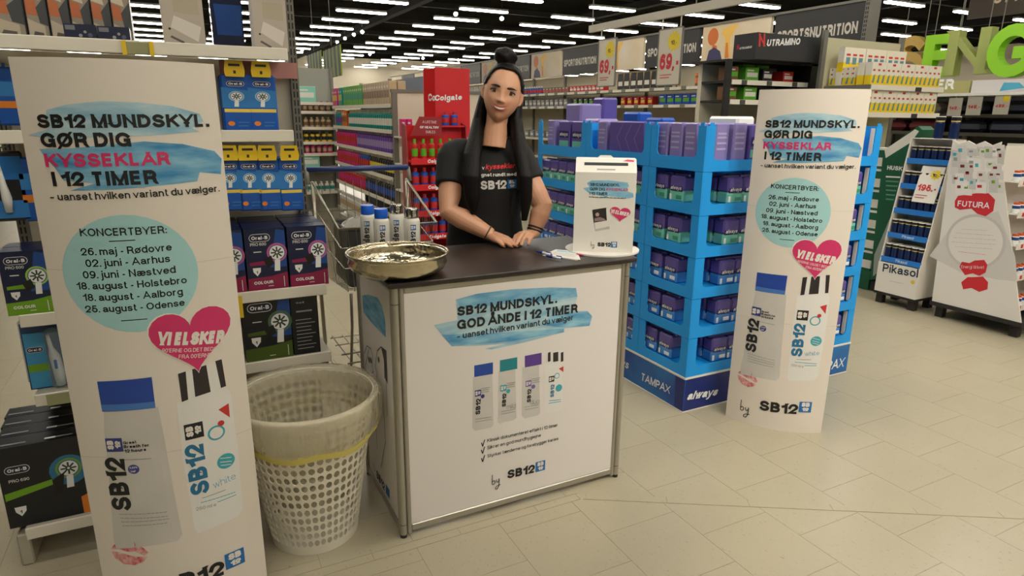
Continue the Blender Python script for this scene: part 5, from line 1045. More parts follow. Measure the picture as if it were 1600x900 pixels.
# column of fibre boxes on the stand's other side
yy = po[0][0]+.004
hbx = MB().box(-.045, .045, -.05, .05, 0, .17, HW, .003).box(-.0455, .0455, -.0505, .0505, .09, .15, HG).box(-.0455, .0455, -.0505, .0505, .0, .02, HG).mesh('fibre_box')
br2 = MB().box(X0, X0+.12, yy, yy+.13, .0, .16, HG).build('side_tray', hk_)
for k in range(6):
    o = link('fibre_box', hbx, None, (X0+.055, yy+.065, .1605+.1705*k)); tag(o, 'white and green fibre box, %s of the column beside the green stand' % ('lowest', 'second', 'third', 'fourth', 'fifth', 'topmost')[k], 'box', 'fibre boxes')
# ================================================================== background shelving
DGREY = mat('dark_board', C(48, 48, 48), .5); BLKM = mat('black_metal', C(26, 25, 24), .45); GRM = mat('grey_metal', C(120, 118, 110), .5, .3)
class Fr:
    # a shelf run: x along its front, y into its depth
    def __init__(s, x, y, rz): s.o = Vector((x, y, 0)); s.rz = rz; s.c = math.cos(rz); s.s = math.sin(rz)
    def w(s, x, y, z): return Vector((s.o.x+x*s.c-y*s.s, s.o.y+x*s.s+y*s.c, z))
PAL = dict(teal=(20, 140, 130), pink=(200, 40, 120), purple=(110, 70, 160), black=(36, 34, 36), green=(90, 170, 40), white=(220, 216, 206), red=(190, 44, 40), blue=(36, 80, 170), yellow=(226, 200, 60), orange=(214, 110, 40), brown=(120, 84, 56), beige=(190, 164, 130), mint=(130, 200, 180), grey=(130, 130, 130), lilac=(160, 140, 190))
def pm(c): return flat(*PAL[c], .35)
PC = {}
def bottle_mesh(c, c2, h=.2, r=.032, cap='white'):
    k = ('b', c, c2, h, r, cap)
    if k not in PC:
        a, b, d = pm(c), pm(c2), pm(cap); PC[k] = MB().lathe([(0, 0, a), (r, 0, a), (r*1.03, h*.2, b), (r*1.03, h*.55, a), (r, h*.72, a), (r*.5, h*.8, d), (r*.5, h, d), (0, h, d)], 10).mesh('bottle', True, sharp=.7)
    return PC[k]
def box_mesh(c, c2, w_, d, h):
    k = ('x', c, c2, w_, d, h)
    if k not in PC:
        a, b = pm(c), pm(c2); PC[k] = MB().box(-w_/2, w_/2, -d/2, d/2, 0, h, a, .004).box(-w_*.4, w_*.4, -d/2-.001, -d/2+.004, h*.3, h*.62, b).box(-w_*.4, w_*.1, -d/2-.001, -d/2+.004, h*.72, h*.82, pm('white' if c != 'white' else 'red')).mesh('carton')
    return PC[k]
def tub_mesh(c, c2, h=.2, r=.07):
    k = ('t', c, c2, h, r)
    if k not in PC:
        a, b = pm(c), pm(c2); PC[k] = MB().lathe([(0, 0, a), (r, 0, a), (r, h*.25, b), (r, h*.65, a), (r, h*.8, a), (r*1.03, h*.81, b), (r*1.03, h, b), (0, h, b)], 14).mesh('tub', True, sharp=.7)
    return PC[k]
def row(fr, me, name, cat, label, x0, x1, pitch, y, z, rows=1, dy=.08, jit=.004):
    n = max(1, int((x1-x0)/pitch))
    for i in range(n):
        for r in range(rows):
            p = fr.w(x0+pitch*(i+.5)+random.uniform(-jit, jit), y+dy*r, z+.0005)
            tag(link(name, me, None, p, fr.rz), label if r == 0 else 'second-row '+label, cat, (label if r == 0 else 'second-row '+label))
def run(fr, label, W, D, levels, zt, back=None, base=.1, upr=1.2, rail=None, sm=None, um=None, ends=True, name='shelf_gondola'):
    t = thing(name, label, 'shelf', None, fr.o, fr.rz); um = um or GRM
    MB().box(0, W, .02, D, 0, base, sm or SHELFM).build('base', t); MB().box(0, W, D-.02, D, base, zt, back or BACKW).build('back_panel', t)
    n = max(1, round(W/upr))
    for k in range(n+1): x = W*k/n; MB().box(x-.02, x+.02, D-.055, D-.021, base, zt+.02, um).build('upright', t)
    for z, d in levels:
        for k in range(n):
            o = MB().box(W*k/n+.003, W*(k+1)/n-.003, D-d, D-.056, z-.02, z, sm or SHELFM).build('shelf', t); MB().box(W*k/n+.003, W*(k+1)/n-.003, D-d-.007, D-d-.0005, z-.032, z+.006, rail or RAILW).build('price_rail', o)
    return t
# ---- sports nutrition wall, facing the aisle
SX = 6.18; SYN = 4.50; PW = 1.157; NP = 14
fs = Fr(SX, SYN+PW*NP, -PI/2)                   # local x runs towards the viewer, local y away from the aisle
zs1 = PX(1126, 133, SX-.35).z; zs2 = PX(1122, 163, SX-.35).z
D0 = .12
fsr = Fr(SX-.38, SYN+PW*NP, -PI/2)
zt0, zb0 = PX(1126, 38, SX).z, PX(907, 117.5, SX).z
sw = run(fsr, 'long grey gondola with sports nutrition header boards', PW*NP, .5, [(zs1, .46), (zs2, .46), (1.02, .46), (.7, .46), (.4, .46)], zb0-.0, mat('beige_panel', C(196, 186, 160), .6), .12, PW)
SKY = mat('photo_sky', C(214, 196, 160), .6, col2=C(226, 214, 196), nscale=1.5); SKIN_O = flat(206, 110, 50); SUNY = flat(236, 190, 90); NVY = flat(60, 58, 96)
for k in range(NP):
    x1 = PW*(NP-k)-.03; x0 = x1-PW+.06
    hb = MB().box(x0, x1, .38, .42, zb0+.02, zt0, DGREY if k % 2 == 0 else SKY).build('header_board', sw)
    MB().box(x0-.03, x1+.03, .37, .43, zt0, zt0+.025, GRM).build('header_rail', sw)
    p_ = Print(lambda u, v, l: Vector((u, .38-l, v))); m_ = (zt0-zb0); w_ = x1-x0
    if k > 9: continue
    if k % 2 == 0:
        p_.text('SPORTSNUTRITION', (x0+w_*.04, zb0+m_*.36), (x1-w_*.04, zb0+m_*.36), flat(205, 200, 190), 'lettering', .02, 0, 1.5, px=False)
    else:
        p_.poly(circ(x0+w_*.17, zb0+m_*.7, w_*.085, 18, m_*.23), SKIN_O, 'head_picture', .0006, px=False); p_.poly([(x0+w_*.09, zb0+m_*.06), (x0+w_*.34, zb0+m_*.06), (x0+w_*.3, zb0+m_*.3), (x0+w_*.2, zb0+m_*.42), (x0+w_*.12, zb0+m_*.34)], NVY, 'shirt_picture', .0008, px=False)
        p_.poly([(x0+w_*.17, zb0+m_*.5), (x0+w_*.24, zb0+m_*.45), (x0+w_*.26, zb0+m_*.3), (x0+w_*.17, zb0+m_*.32)], SKIN_O, 'neck_picture', .0007, px=False); p_.poly([(x0+w_*.38, zb0+m_*.1), (x0+w_*.46, zb0+m_*.1), (x0+w_*.44, zb0+m_*.6), (x0+w_*.55, zb0+m_*.95), (x0+w_*.44, zb0+m_*.92), (x0+w_*.32, zb0+m_*.85), (x0+w_*.3, zb0+m_*.72), (x0+w_*.36, zb0+m_*.66)], SUNY, 'arm_picture', .0006, px=False); p_.poly([(x0+w_*.38, zb0+m_*.1), (x0+w_*.44, zb0+m_*.1), (x0+w_*.41, zb0+m_*.5), (x0+w_*.38, zb0+m_*.5)], flat(216, 130, 60), 'arm_picture', .0009, px=False)
    p_.build(hb)
MB().box(PW*NP+.0, PW*NP+.05, .34, .5, 0, zt0+.05, GRM).build('end_post', sw)
mbs = MB()
for k in range(34): mbs.box(PW*NP+.01, PW*NP+.02, .3385, .34, 1.2+k*.04, 1.225+k*.04, SLOT).box(PW*NP+.03, PW*NP+.04, .3385, .34, 1.2+k*.04, 1.225+k*.04, SLOT)
mbs.build('slot_row', sw)['kind'] = 'stuff'
for k in range(26):
    x = PW*NP-.3-k*.32
    for z in (zs1, zs2):
        o = MB().box(x, x+.09, .025, .031, z-.03, z+.012, flat(120, 124, 110, .4)).build('price_tag', sw)
X_ = PW*NP
zb1, zb2 = zs1+.0005, zs2
row(fsr, tub_mesh('brown', 'orange', .16, .06), 'protein_tub', 'tub', 'orange and brown protein tub on the sports nutrition shelf', X_-2.05, X_-1.55, .13, .12, zs1, 2, .13); row(fsr, tub_mesh('blue', 'white', .13, .06), 'protein_tub', 'tub', 'blue and white protein tub on the sports nutrition shelf', X_-1.5, X_-.6, .13, .12, zs1, 2, .13)
bagm = MB().prism([(-.07, 0), (.07, 0), (.075, .1), (.06, .23), (-.06, .23), (-.075, .1)], -.03, .03, pm('black'), 'y', pm('beige')).box(-.05, .05, -.032, -.03, .06, .12, pm('white')).mesh('protein_bag')
row(fsr, bagm, 'protein_bag', 'pouch', 'black and beige protein pouch on the sports nutrition shelf', X_-3.7, X_-2.4, .155, .12, zs1, 2, .08)
row(fsr, box_mesh('red', 'white', .1, .1, .1), 'bar_box', 'box', 'red protein bar box on the sports nutrition shelf', X_-5.0, X_-3.9, .11, .12, zs1); row(fsr, box_mesh('brown', 'red', .1, .1, .1), 'bar_box', 'box', 'brown protein bar box on the sports nutrition shelf', X_-5.9, X_-5.0, .11, .12, zs1); row(fsr, bottle_mesh('blue', 'red', .14, .03), 'sports_bottle', 'bottle', 'blue sports bottle on the sports nutrition shelf', X_-6.7, X_-5.95, .09, .12, zs1)
row(fsr, bottle_mesh('white', 'beige', .22, .035), 'sports_bottle', 'bottle', 'white sports bottle on the far sports nutrition shelf', X_-11.2, X_-7., .14, .12, zs1)
for a, b, me, nm, lb in ((1.3, 2.7, box_mesh('blue', 'green', .14, .12, .14), 'bar_box', 'blue open display box under the sports pouches'), (2.75, 3.6, box_mesh('red', 'yellow', .1, .1, .12), 'bar_box', 'red and yellow bar box under the sports pouches'), (3.65, 4.9, box_mesh('black', 'green', .12, .1, .13), 'bar_box', 'black and green box under the red bar boxes'), (5., 6.6, box_mesh('grey', 'white', .12, .1, .13), 'bar_box', 'grey carton under the brown bar boxes'), (6.7, 9, box_mesh('white', 'blue', .14, .1, .16), 'bar_box', 'white carton on the far lower sports shelf')):
    row(fsr, me, nm, 'box', lb, X_-b, X_-a, .155, .13, zs2)
    row(fsr, me, nm, 'box', lb.replace(' under ', ' two levels under ').replace('lower', 'third'), X_-b, X_-a, .2, .13, 1.02)
# ---- black sports end unit
NX0, NX1, NY = PY(1182, 70, 4.25).x, PY(1286, 70, 4.25).x, 4.25
nu = thing('sports_unit', 'black free-standing shelf unit with a white-lettered black header', 'shelf')
nzt, nzb = PY(1182, 50, NY).z, PY(1182, 92, NY).z
hd = MB().box(NX0, NX1, NY, NY+.26, nzb, nzt, mat('header_black', C(38, 38, 40), .5)).build('header', nu)
q = Print(lambda u, v, l: Vector((u, NY-l, v)), lambda x, y: (lambda p_: (p_.x, p_.z))(PY(x, y, NY))); q.text('N', (1184, 73), (1196, 72.5), REDI, 'lettering', .02, 0, 1.2); q.text('UTRAMINO', (1197, 72.5), (1250, 69.5), WHT, 'lettering', .018, .2); q.build(hd)
q = Print(lambda u, v, l: Vector((NX0-l, -u, v)), lambda x, y: (lambda p_: (-p_.y, p_.z))(PX(x, y, NX0))); q.text('N', (1151, 78), (1155, 77.6), REDI, 'lettering', .02, 0, 1.5); q.text('UTRAMINO', (1155.5, 77.5), (1175, 75), WHT, 'lettering', .018, .1); q.build(hd)
NXL, NXR = PY(1132, 200, NY+.1).x, PY(1270, 110, NY+.1).x
for x0, x1 in ((NXL-.03, NXL+.06), (NXR-.02, NXR+.22)): MB().box(x0, x1 if x1 > NXR else x0+.055, NY+.1, NY+(.55 if x1 > NXR else .13), 0, nzb-.02 if x1 < NXR else nzt-.05, BLKM).build('side_post', nu)
MB().box(NXL+.06, NXR-.02, NY+.5, NY+.55, .05, nzb, mat('cream_panel', C(200, 192, 170), .6)).build('back_panel', nu); MB().box(NXL-.03, NXR+.2, NY+.1, NY+.55, nzb-.02, nzb-.001, BLKM).build('top', nu)
nlev = [PY(1210, 128, NY+.12).z, PY(1170, 157, NY+.12).z, 1.24, .95, .65, .35, .1]
for z in nlev:
    o = MB().box(NXL+.06, NXR-.02, NY+.13, NY+.5, z-.02, z, BLKM).build('shelf', nu); MB().box(NXL+.06, NXR-.02, NY+.12, NY+.129, z-.035, z+.006, RAILW).build('price_rail', o)
    for x in (.12, .45, .8): MB().box(NXL+.06+x*(NXR-NXL-.1), NXL+.12+x*(NXR-NXL-.1), NY+.114, NY+.1195, z-.034, z+.004, flat(70, 72, 66, .4)).build('price_tag', o)
fn = Fr(NXL+.06, NY+.13, 0); Wn = NXR-NXL-.08
gbag = MB().prism([(-.07, 0), (.07, 0), (.08, .06), (.03, .13), (-.05, .12), (-.08, .05)], -.05, .05, pm('green'), 'y').box(-.03, .03, -.052, -.05, .03, .07, pm('orange')).mesh('snack_bag')
for z, k in ((nlev[0], 0), (nlev[1], 1), (nlev[2], 2), (nlev[3], 3)):
    a = ('top', 'second', 'third', 'fourth')[k]
    row(fn, box_mesh('brown', 'green', .1, .14, .12), 'snack_box', 'box', 'brown snack box on the %s shelf of the black unit' % a, .02, .2, .11, .12, z); row(fn, box_mesh('green', 'white', .16, .14, .12), 'snack_box', 'box', 'green snack box on the %s shelf of the black unit' % a, .2, .42, .19, .12, z); row(fn, box_mesh('black', 'white', .12, .14, .11), 'snack_box', 'box', 'black snack box on the %s shelf of the black unit' % a, .42, .66, .13, .12, z); row(fn, box_mesh('red', 'white', .13, .14, .1), 'snack_box', 'box', 'dark red snack box on the %s shelf of the black unit' % a, .68, Wn-.02, .15, .12, z)
for k, x in enumerate((.42, .6)): tag(link('snack_bag', gbag, None, fn.w(x-.05, .22, nlev[0]+.125), 0), 'green snack pouch with orange spot lying on the snack boxes', 'pouch', 'green snack pouches on the black unit')
# ---- shelf end with yellow packs
YY = 3.70; ex0, ex1 = PY(1362, 135, YY).x, PY(1475, 140, YY).x
yz = [PY(1400, 135, YY).z, PY(1440, 178, YY).z]
ye = thing('end_gondola', 'grey end gondola with two shelves of yellow and white packs', 'shelf')
xb = PX(1297, 138, ex0).y
for z in yz+[1.0, .6, .2]:
    o = MB().box(ex0, ex1, YY+.008, YY+.46, z-.03, z, SHELFM).build('shelf', ye); MB().box(ex0, ex1, YY, YY+.0075, z-.035, z+.008, RAILW).build('price_rail', o); MB().box(ex0-.007, ex0-.0005, YY+.008, YY+.46, z-.03, z+.008, GRM).build('side_rail', o); MB().box(ex0+.6, ex0+.68, YY-.006, YY-.0005, z-.036, z+.0, flat(50, 50, 48)).build('price_tag', o)
MB().box(ex0-.05, ex1+.0, YY+.465, YY+.485, 0, yz[0]+.42, mat('cream_panel2', C(186, 182, 150), .6)).build('back_panel', ye)
for x in (ex0-.08, ex1-.02): MB().box(x, x+.05, YY+.461, YY+.49, 0, yz[0]+.48, GRM).build('upright', ye)
def yellow_pack(w_, h, d, n):
    mb = MB().box(-w_/2, w_/2, -d/2, d/2, 0, h*.45, flat(238, 206, 40, .4)).box(-w_/2, w_/2, -d/2, d/2, h*.45, h, flat(232, 226, 208, .4))
    for k in range(n):
        x = -w_/2+w_*(k+.5)/n; mb.add([(x-w_*.25/n, -d/2-.001, h*.12), (x+w_*.2/n, -d/2-.001, h*.12), (x+w_*.3/n, -d/2-.001, h*.5), (x-w_*.05/n, -d/2-.001, h*.42)], [(0, 1, 2, 3)], flat(110, 140, 130, .4)); mb.box(x-w_*.25/n, x+w_*.2/n, -d/2-.001, -d/2+.002, h*.62, h*.7, flat(190, 80, 70, .4))
    mb.box(-w_*.1, w_*.1, -d/2-.001, -d/2+.002, h*.86, h*.95, REDI); return mb.mesh('plaster_pack')
yp3, yp1 = yellow_pack(.19, .19, .06, 3), yellow_pack(.05, .16, .08, 1)
fy = Fr(ex0, YY+.01, 0); LB = 'yellow and white pack with red mark '
for j, z in enumerate(yz):
    row(fy, yp3, 'plaster_pack', 'pack', LB+('in front on the upper end shelf', 'in front on the lower end shelf')[j], .005, ex1-ex0-.02, .195, .045, z, 2, .07, .002)
ylp = yellow_pack(.28, .2, .06, 3)
yl2 = MB().box(-.14, .14, -.03, .03, 0, .098, flat(232, 226, 208, .4)).box(-.1405, .1405, -.0305, .0305, .075, .125, flat(238, 206, 40, .4)).box(-.14, .14, -.03, .03, .125, .2, flat(232, 226, 208, .4))
for k in range(3): yl2.box(-.11+.085*k, -.06+.085*k, -.032, -.03, .115, .15, flat(100, 140, 160, .4)).box(-.11+.085*k, -.06+.085*k, -.032, -.03, .158, .168, REDI)
yl2 = yl2.mesh('plaster_pack')
row(fy, yl2, 'plaster_pack', 'pack', 'large yellow and white pack standing behind the upper row', -.05+.06, ex1-ex0-.05, .29, .33, yz[0], 1, 0, .002)
for o in [o for o in bpy.data.objects if o.get('label', '').startswith('large yellow and white pack')]: o.location.z = yz[0]+.0005; o.scale = (1, 1, 1.65)
fyl = Fr(ex0+.0, YY+.44, -PI/2)
row(fyl, yp1, 'plaster_pack', 'pack', 'narrow yellow pack on the side of the upper end shelf', .0, .3, .052, .06, yz[0], 1, .0, .001)
# ---- aisle of shampoo with the toothpaste stand at its head
AX, AY0, AY1 = 1.84, 6.25, 8.9
fa = Fr(AX, AY1, -PI/2); La = AY1-AY0
azs = [PX(600, 163, AX).z, PX(600, 203, AX).z, PX(600, 239, AX).z, PX(600, 275, AX).z, PX(600, 312, AX).z, .2]
sg = run(fa, 'shampoo gondola with teal, pink and purple bottles', La, .45, [(z, .43) for z in azs], azs[0]+.28, flat(120, 130, 150, .6), .1, 1.1)
specs = [[('beige', 'brown', 1.35, 'brown hair colour carton'), ('green', 'teal', 1.2, 'green shampoo pack'), ('teal', 'yellow', .35, 'teal shampoo pack'), ('pink', 'yellow', .45, 'pink and yellow shampoo pack')], [('teal', 'white', 2.35, 'teal shampoo bottle'), ('orange', 'brown', .4, 'orange shampoo carton'), ('teal', 'purple', .55, 'teal and purple shampoo bottle')], [('purple', 'lilac', 1.9, 'purple shampoo bottle'), ('pink', 'red', 1.4, 'pink shampoo bottle')], [('black', 'yellow', 1.2, 'black and yellow shampoo bottle'), ('blue', 'red', .6, 'blue shampoo bottle'), ('pink', 'red', 1.5, 'deep pink shampoo bottle')], [('black', 'blue', 1.5, 'black and blue shampoo bottle'), ('red', 'pink', 1.8, 'red shampoo bottle')], [('yellow', 'white', 1.6, 'yellow shampoo bottle'), ('white', 'beige', 1.7, 'white shampoo bottle')]]
for k, (z, sp_) in enumerate(zip(azs, specs)):
    x = La-.02
    for c, c2, wd, nm in [(a_, b_, w1*.79, n1) for a_, b_, w1, n1 in sp_]:
        cart = 'carton' in nm or 'pack' in nm
        me = box_mesh(c, c2, .085, .08, .22 if k == 0 else .19) if cart else bottle_mesh(c, c2, .2, .034, 'white' if k != 2 else 'lilac')
        row(fa, me, 'shampoo_carton' if cart else 'shampoo_bottle', 'carton' if cart else 'bottle', nm+' on the %s shelf of the aisle' % ('top', 'second', 'third', 'fourth', 'fifth', 'lowest')[k], x-wd, x-.01, .092 if cart else .083, .07, z, 1 if k else 2, .09); x -= wd
MB().box(AX+.1, AX+.13, 0, .01, 0, .01, GRM)
# head of that gondola
hz = PY(640, 140, AY0-.05).z
he = thing('gondola_head', 'grey framed gondola head with plain beige board', 'shelf'); hx0, hx1 = AX+.02, PY(752, 160, AY0-.06).x
MB().box(hx0+.05, hx1, AY0-.05, AY0-.03, .1, hz-.03, mat('beige_board', C(206, 194, 174), .6)).build('board', he); MB().box(hx0-.01, hx1+.02, AY0-.06, AY0-.02, hz-.03, hz, UPRM).build('top_rail', he)
for x in (hx0, hx1): MB().box(x, x+.045, AY0-.06, AY0-.02, 0, hz-.03, UPRM).build('upright', he)
fh = Fr(hx0+.02, AY0-.34, 0); 
for k, z in enumerate((PY(640, 213, AY0-.2).z, .95, .7)):
    o = MB().box(hx0+.0, hx0+.17, AY0-.3, AY0-.061, z-.015, z, RAILW).build('shelf', he)
    row(Fr(hx0, AY0-.3, 0), box_mesh('white' if k else 'pink', 'red' if k else 'purple', .05, .08, .16), 'toothpaste_box', 'box', 'white and red toothpaste box on the %s small head shelf' % ('upper', 'middle', 'lower')[k], .01, .165, .053, .06, z)
# Colgate stand
KY = 5.25; kxl, kxr = PY(680, 150, KY).x, PY(734, 150, KY).x; KR = mat('toothpaste_red', C(206, 26, 30), .45); KRD = mat('toothpaste_dark_red', C(150, 30, 34), .45)
cg = thing('toothpaste_stand', 'red toothpaste floor stand with tall red header board', 'display stand')
ktop, khb = PY(700, 106, KY).z, PY(700, 196, KY).z
hb = MB().box(kxl, kxr, KY, KY+.02, khb-.1, ktop, KR).build('header', cg)
q = Print(lambda u, v, l: Vector((u, KY-l, v)), lambda x, y: (lambda p_: (p_.x, p_.z))(PY(x, y, KY))); q.text('Colgate', (679.5, 157.5), (722, 156), WHT, 'lettering', .018, .15); q.build(hb)
kx2 = PY(663, 150, KY+.12).x; h2 = MB().prism([(kxl-.001, KY+.0), (kxl-.001, KY+.02), (kx2, KY+.14), (kx2-.002, KY+.12)], khb-.1, ktop-.01, KR, 'z').build('header_wing', cg)
q = Print(lambda u, v, l: Vector((kx2+(kxl-kx2)*u-.7*l, KY+.12-.12*u-.7*l, v))); q.text('Co', (.35, PY(668, 158, KY+.1).z), (1.02, PY(668, 158, KY+.1).z), WHT, 'lettering', .018, .1, .16, px=False); q.build(h2)
bx0, bx1 = PY(636, 300, KY-.1).x, PY(730, 300, KY-.1).x
for x in (bx0, bx1-.012): MB().prism([(KY-.22, 0), (KY, 0), (KY, khb+.02), (KY-.1, khb), (KY-.2, .4)], x, x+.012, KRD, 'x').build('side_panel', cg)
MB().box(bx0+.012, bx1-.012, KY-.01, KY-.0005, 0, khb, KR).build('back_panel', cg); fpc = MB().box(bx0+.012, bx1-.012, KY-.22, KY-.21, 0, .3, KR).build('front_panel', cg)
crest = [(lambda p_: (p_.x, p_.z))(PY(x, y, KY-.12)) for x, y in ((641, 212), (690, 212), (690, 183), (655, 182))]
cr = MB().prism(crest, KY-.125, KY-.118, KRD, 'y').build('crest', cg); q = Print(lambda u, v, l: Vector((u, KY-.125-l, v)), lambda x, y: (lambda p_: (p_.x, p_.z))(PY(x, y, KY-.125)))
q.text('A LIFETIME', (660, 192.5), (682, 193), WHT, 'lettering', -.01); q.text('OF HEALTHY', (656, 200.5), (686, 201), WHT, 'lettering', .018); q.text('SMILES', (665, 208), (680, 208.3), WHT, 'lettering', -.01); q.build(cr)
tb = bottle_mesh('blue', 'red', .15, .03, 'red'); fk = Fr(bx0+.02, KY-.2, 0)
for k, y in enumerate((250, 290, 330, 366)):
    z = PY(690, y, KY-.15).z; d = .17
    o = MB().box(bx0+.012, bx1-.012, KY-.19, KY-.011, z-.012, z, KR).build('shelf', cg); ss = MB().box(bx0+.012, bx1-.012, KY-.2, KY-.1905, z-.03, z+.02, KR).build('shelf_strip', cg); qs = Print(lambda u, v, l: Vector((u, KY-.2-l, v))); qs.text('Colgate', (bx0+.15, z-.018), (bx0+.3, z-.018), WHT, 'lettering', .018, .15, px=False); qs.build(ss)
    row(Fr(bx0, KY-.19, 0), tb if k else bottle_mesh('red', 'green', .17, .025, 'green'), 'mouthwash_bottle', 'bottle', ('green and red toothpaste tube on the top shelf of the red stand', 'blue mouthwash bottle with red cap on the second shelf of the red stand', 'blue mouthwash bottle with red cap on the third shelf of the red stand', 'blue mouthwash bottle with red cap on the lowest shelf of the red stand')[k], .03, bx1-bx0-.03, .075, .06, z)
tz_ = PY(705, 195, KY-.06).z
MB().box(PY(688, 195, KY-.06).x, bx1-.02, KY-.1, KY-.0105, khb-.012, khb, KR).build('top_shelf', cg)
row(Fr(PY(690, 195, KY-.06).x, KY-.1, 0), bottle_mesh('blue', 'red', .11, .03, 'red'), 'mouthwash_bottle', 'bottle', 'small blue bottle with red cap beside the stand crest', .0, .2, .075, .045, khb)
# red carton of toothpaste tubes on the floor beside it
# ---- far shelves seen past the slotted upright
ff = Fr(PY(462, 180, 9.0).x, 9.0, 0); Wf = PY(530, 180, 9.0).x-ff.o.x
fz = [PY(490, y, 9.0).z for y in (160, 174, 199, 222, 240, 262, 300)]
run(ff, 'small shelf unit of cosmetics at the far end of the aisle', Wf, .4, [(z, .38) for z in fz], fz[0]+.45, flat(150, 150, 140, .6), .1, .7)
for k, (c, c2) in enumerate((('mint', 'white'), ('brown', 'beige'), ('beige', 'brown'), ('yellow', 'black'), ('pink', 'beige'), ('mint', 'white'), ('white', 'teal'))):
    n_ = ('pale blue', 'dark brown', 'beige', 'yellow', 'pink', 'mint', 'white')[k]
    if k in (0, 5): row(ff, box_mesh(c, c2, .24, .1, .2 if k == 0 else .16), 'cosmetics_carton', 'carton', n_+' cosmetics carton on the far small shelf unit', .02, Wf-.02, .27, .08, fz[k])
    else: row(ff, bottle_mesh(c, c2, .13, .03, 'black' if k == 3 else c), 'cosmetics_bottle', 'bottle', n_+' cosmetics bottle on the far small shelf unit', .02, Wf-.02, .075, .08, fz[k])
# ---- hanging green banners
BAM = mat('bamboo_print', C(70, 62, 48), .6); nt = BAM.node_tree; wv = nt.nodes.new('ShaderNodeTexWave'); tc = nt.nodes.new('ShaderNodeTexCoord'); rp = nt.nodes.new('ShaderNodeValToRGB'); wv.inputs['Scale'].default_value = 1.1; wv.inputs['Distortion'].default_value = 2.5; wv.inputs['Detail Scale'].default_value = .6; wv.bands_direction = 'Y'
rp.color_ramp.elements[0].color = (*C(56, 46, 38), 1); rp.color_ramp.elements[0].position = .45; rp.color_ramp.elements[1].color = (*C(136, 170, 36), 1); rp.color_ramp.elements[1].position = .85
nt.links.new(tc.outputs['Object'], wv.inputs[0]); nt.links.new(wv.outputs['Fac'], rp.inputs[0]); nt.links.new(rp.outputs[0], nt.nodes['Principled BSDF'].inputs['Base Color'])
bx = 2.55
for k, (a, b, yt) in enumerate(((481, 503, 82), (506, 534, 74))):
    y0, y1 = PX(a, 100, bx).y, PX(b, 100, bx).y; zt = PX((a+b)/2, yt, bx).z; zb = PX((a+b)/2, 121, bx).z
    o = thing('hanging_banner', ('green bamboo print banner hanging over the far aisle, farther of two', 'green bamboo print banner hanging over the far aisle, nearer of two')[k], 'banner', 'bamboo banners', (bx, (y0+y1)/2, zb)); h_ = abs(y0-y1)/2
    MB().box(-.01, .01, -h_+.02, h_-.02, 0, zt-zb, BAM).build('board', o); MB().box(-.015, .015, -h_+.02, h_-.02, zt-zb, zt-zb+.03, DUCT).build('top_rail', o); MB().box(-.004, .004, -.004, .004, zt-zb+.03, CZ-zb-.001, GRM).build('wire', o)
# ---- price signs under a hanging beam
BXX = 4.62; b0 = PX(922, 46, BXX); zbm = b0.z
bm_ = thing('hanging_beam', 'long white aluminium sign beam hanging from the ceiling', 'beam')
MB().box(BXX-.02, BXX+.02, 2.9, b0.y, zbm-.04, zbm+.04, mat('beam_white', C(190, 184, 168), .5)).build('rail', bm_)
for y in (3.2, 5.2, b0.y-.05): MB().box(BXX-.004, BXX+.004, y-.004, y+.004, zbm+.04, CZ-.002, GRM).build('wire', bm_)
for k, (a, b, yt, yb) in enumerate(((936, 962, 62, 134), (1029, 1064, 46, 132))):
    ya, yb_ = PX(a, 90, BXX).y, PX(b, 90, BXX).y; zt = PX((a+b)/2, yt, BXX).z; zb = PX((a+b)/2, yb, BXX).z; h_ = (ya-yb_)/2; hh = zt-zb
    o = thing('price_sign', ('white hanging price sign with red 69 before the pouches, farther along the beam', 'white hanging price sign with red 69 beside the sports letters, larger looking')[k], 'sign', 'hanging price signs', (BXX, (ya+yb_)/2, zb))
    bd = MB().box(-.006, .006, -h_, h_, 0, hh, flat(206, 198, 180, .5)).build('board', o); MB().box(-.01, .01, -h_-.012, -h_, 0, hh, GRM).box(-.01, .01, h_, h_+.012, 0, hh, GRM).box(-.01, .01, -h_, h_, hh, hh+.012, GRM).box(-.01, .01, -h_, h_, -.012, 0, GRM).build('frame', o)
    for s_ in (-.8, .8): MB().box(-.004, .004, s_*h_-.005, s_*h_+.005, hh+.012, zbm-.041-zb, RAILW).build('rod', o)
    q = Print(lambda u, v, l: Vector((-.006-l, -u, v))); q.text('69,-', (-h_*.8, hh*.28), (h_*.85, hh*.28), flat(200, 40, 60), 'lettering', .018, 0, 1.35, px=False); cx, cy = h_*.35, hh*.78
    q.poly([(cx+(.62 if i % 2 else .45)*h_*math.cos(i*PI/12), cy+(.62 if i % 2 else .45)*h_*math.sin(i*PI/12)) for i in range(24)], YSTAR, 'star', px=False); q.text('10,-', (cx-h_*.25, cy-h_*.2), (cx+h_*.25, cy-h_*.2), BLACKINK, 'lettering', .01, px=False, lift=.002); q.stroke([(-h_*.7, hh*.18), (h_*.3, hh*.18)], .012, flat(200, 110, 110), 'small_print', px=False); q.stroke([(-h_*.7, hh*.13), (h_*.1, hh*.13)], .012, flat(200, 110, 110), 'small_print', px=False); q.build(bd)
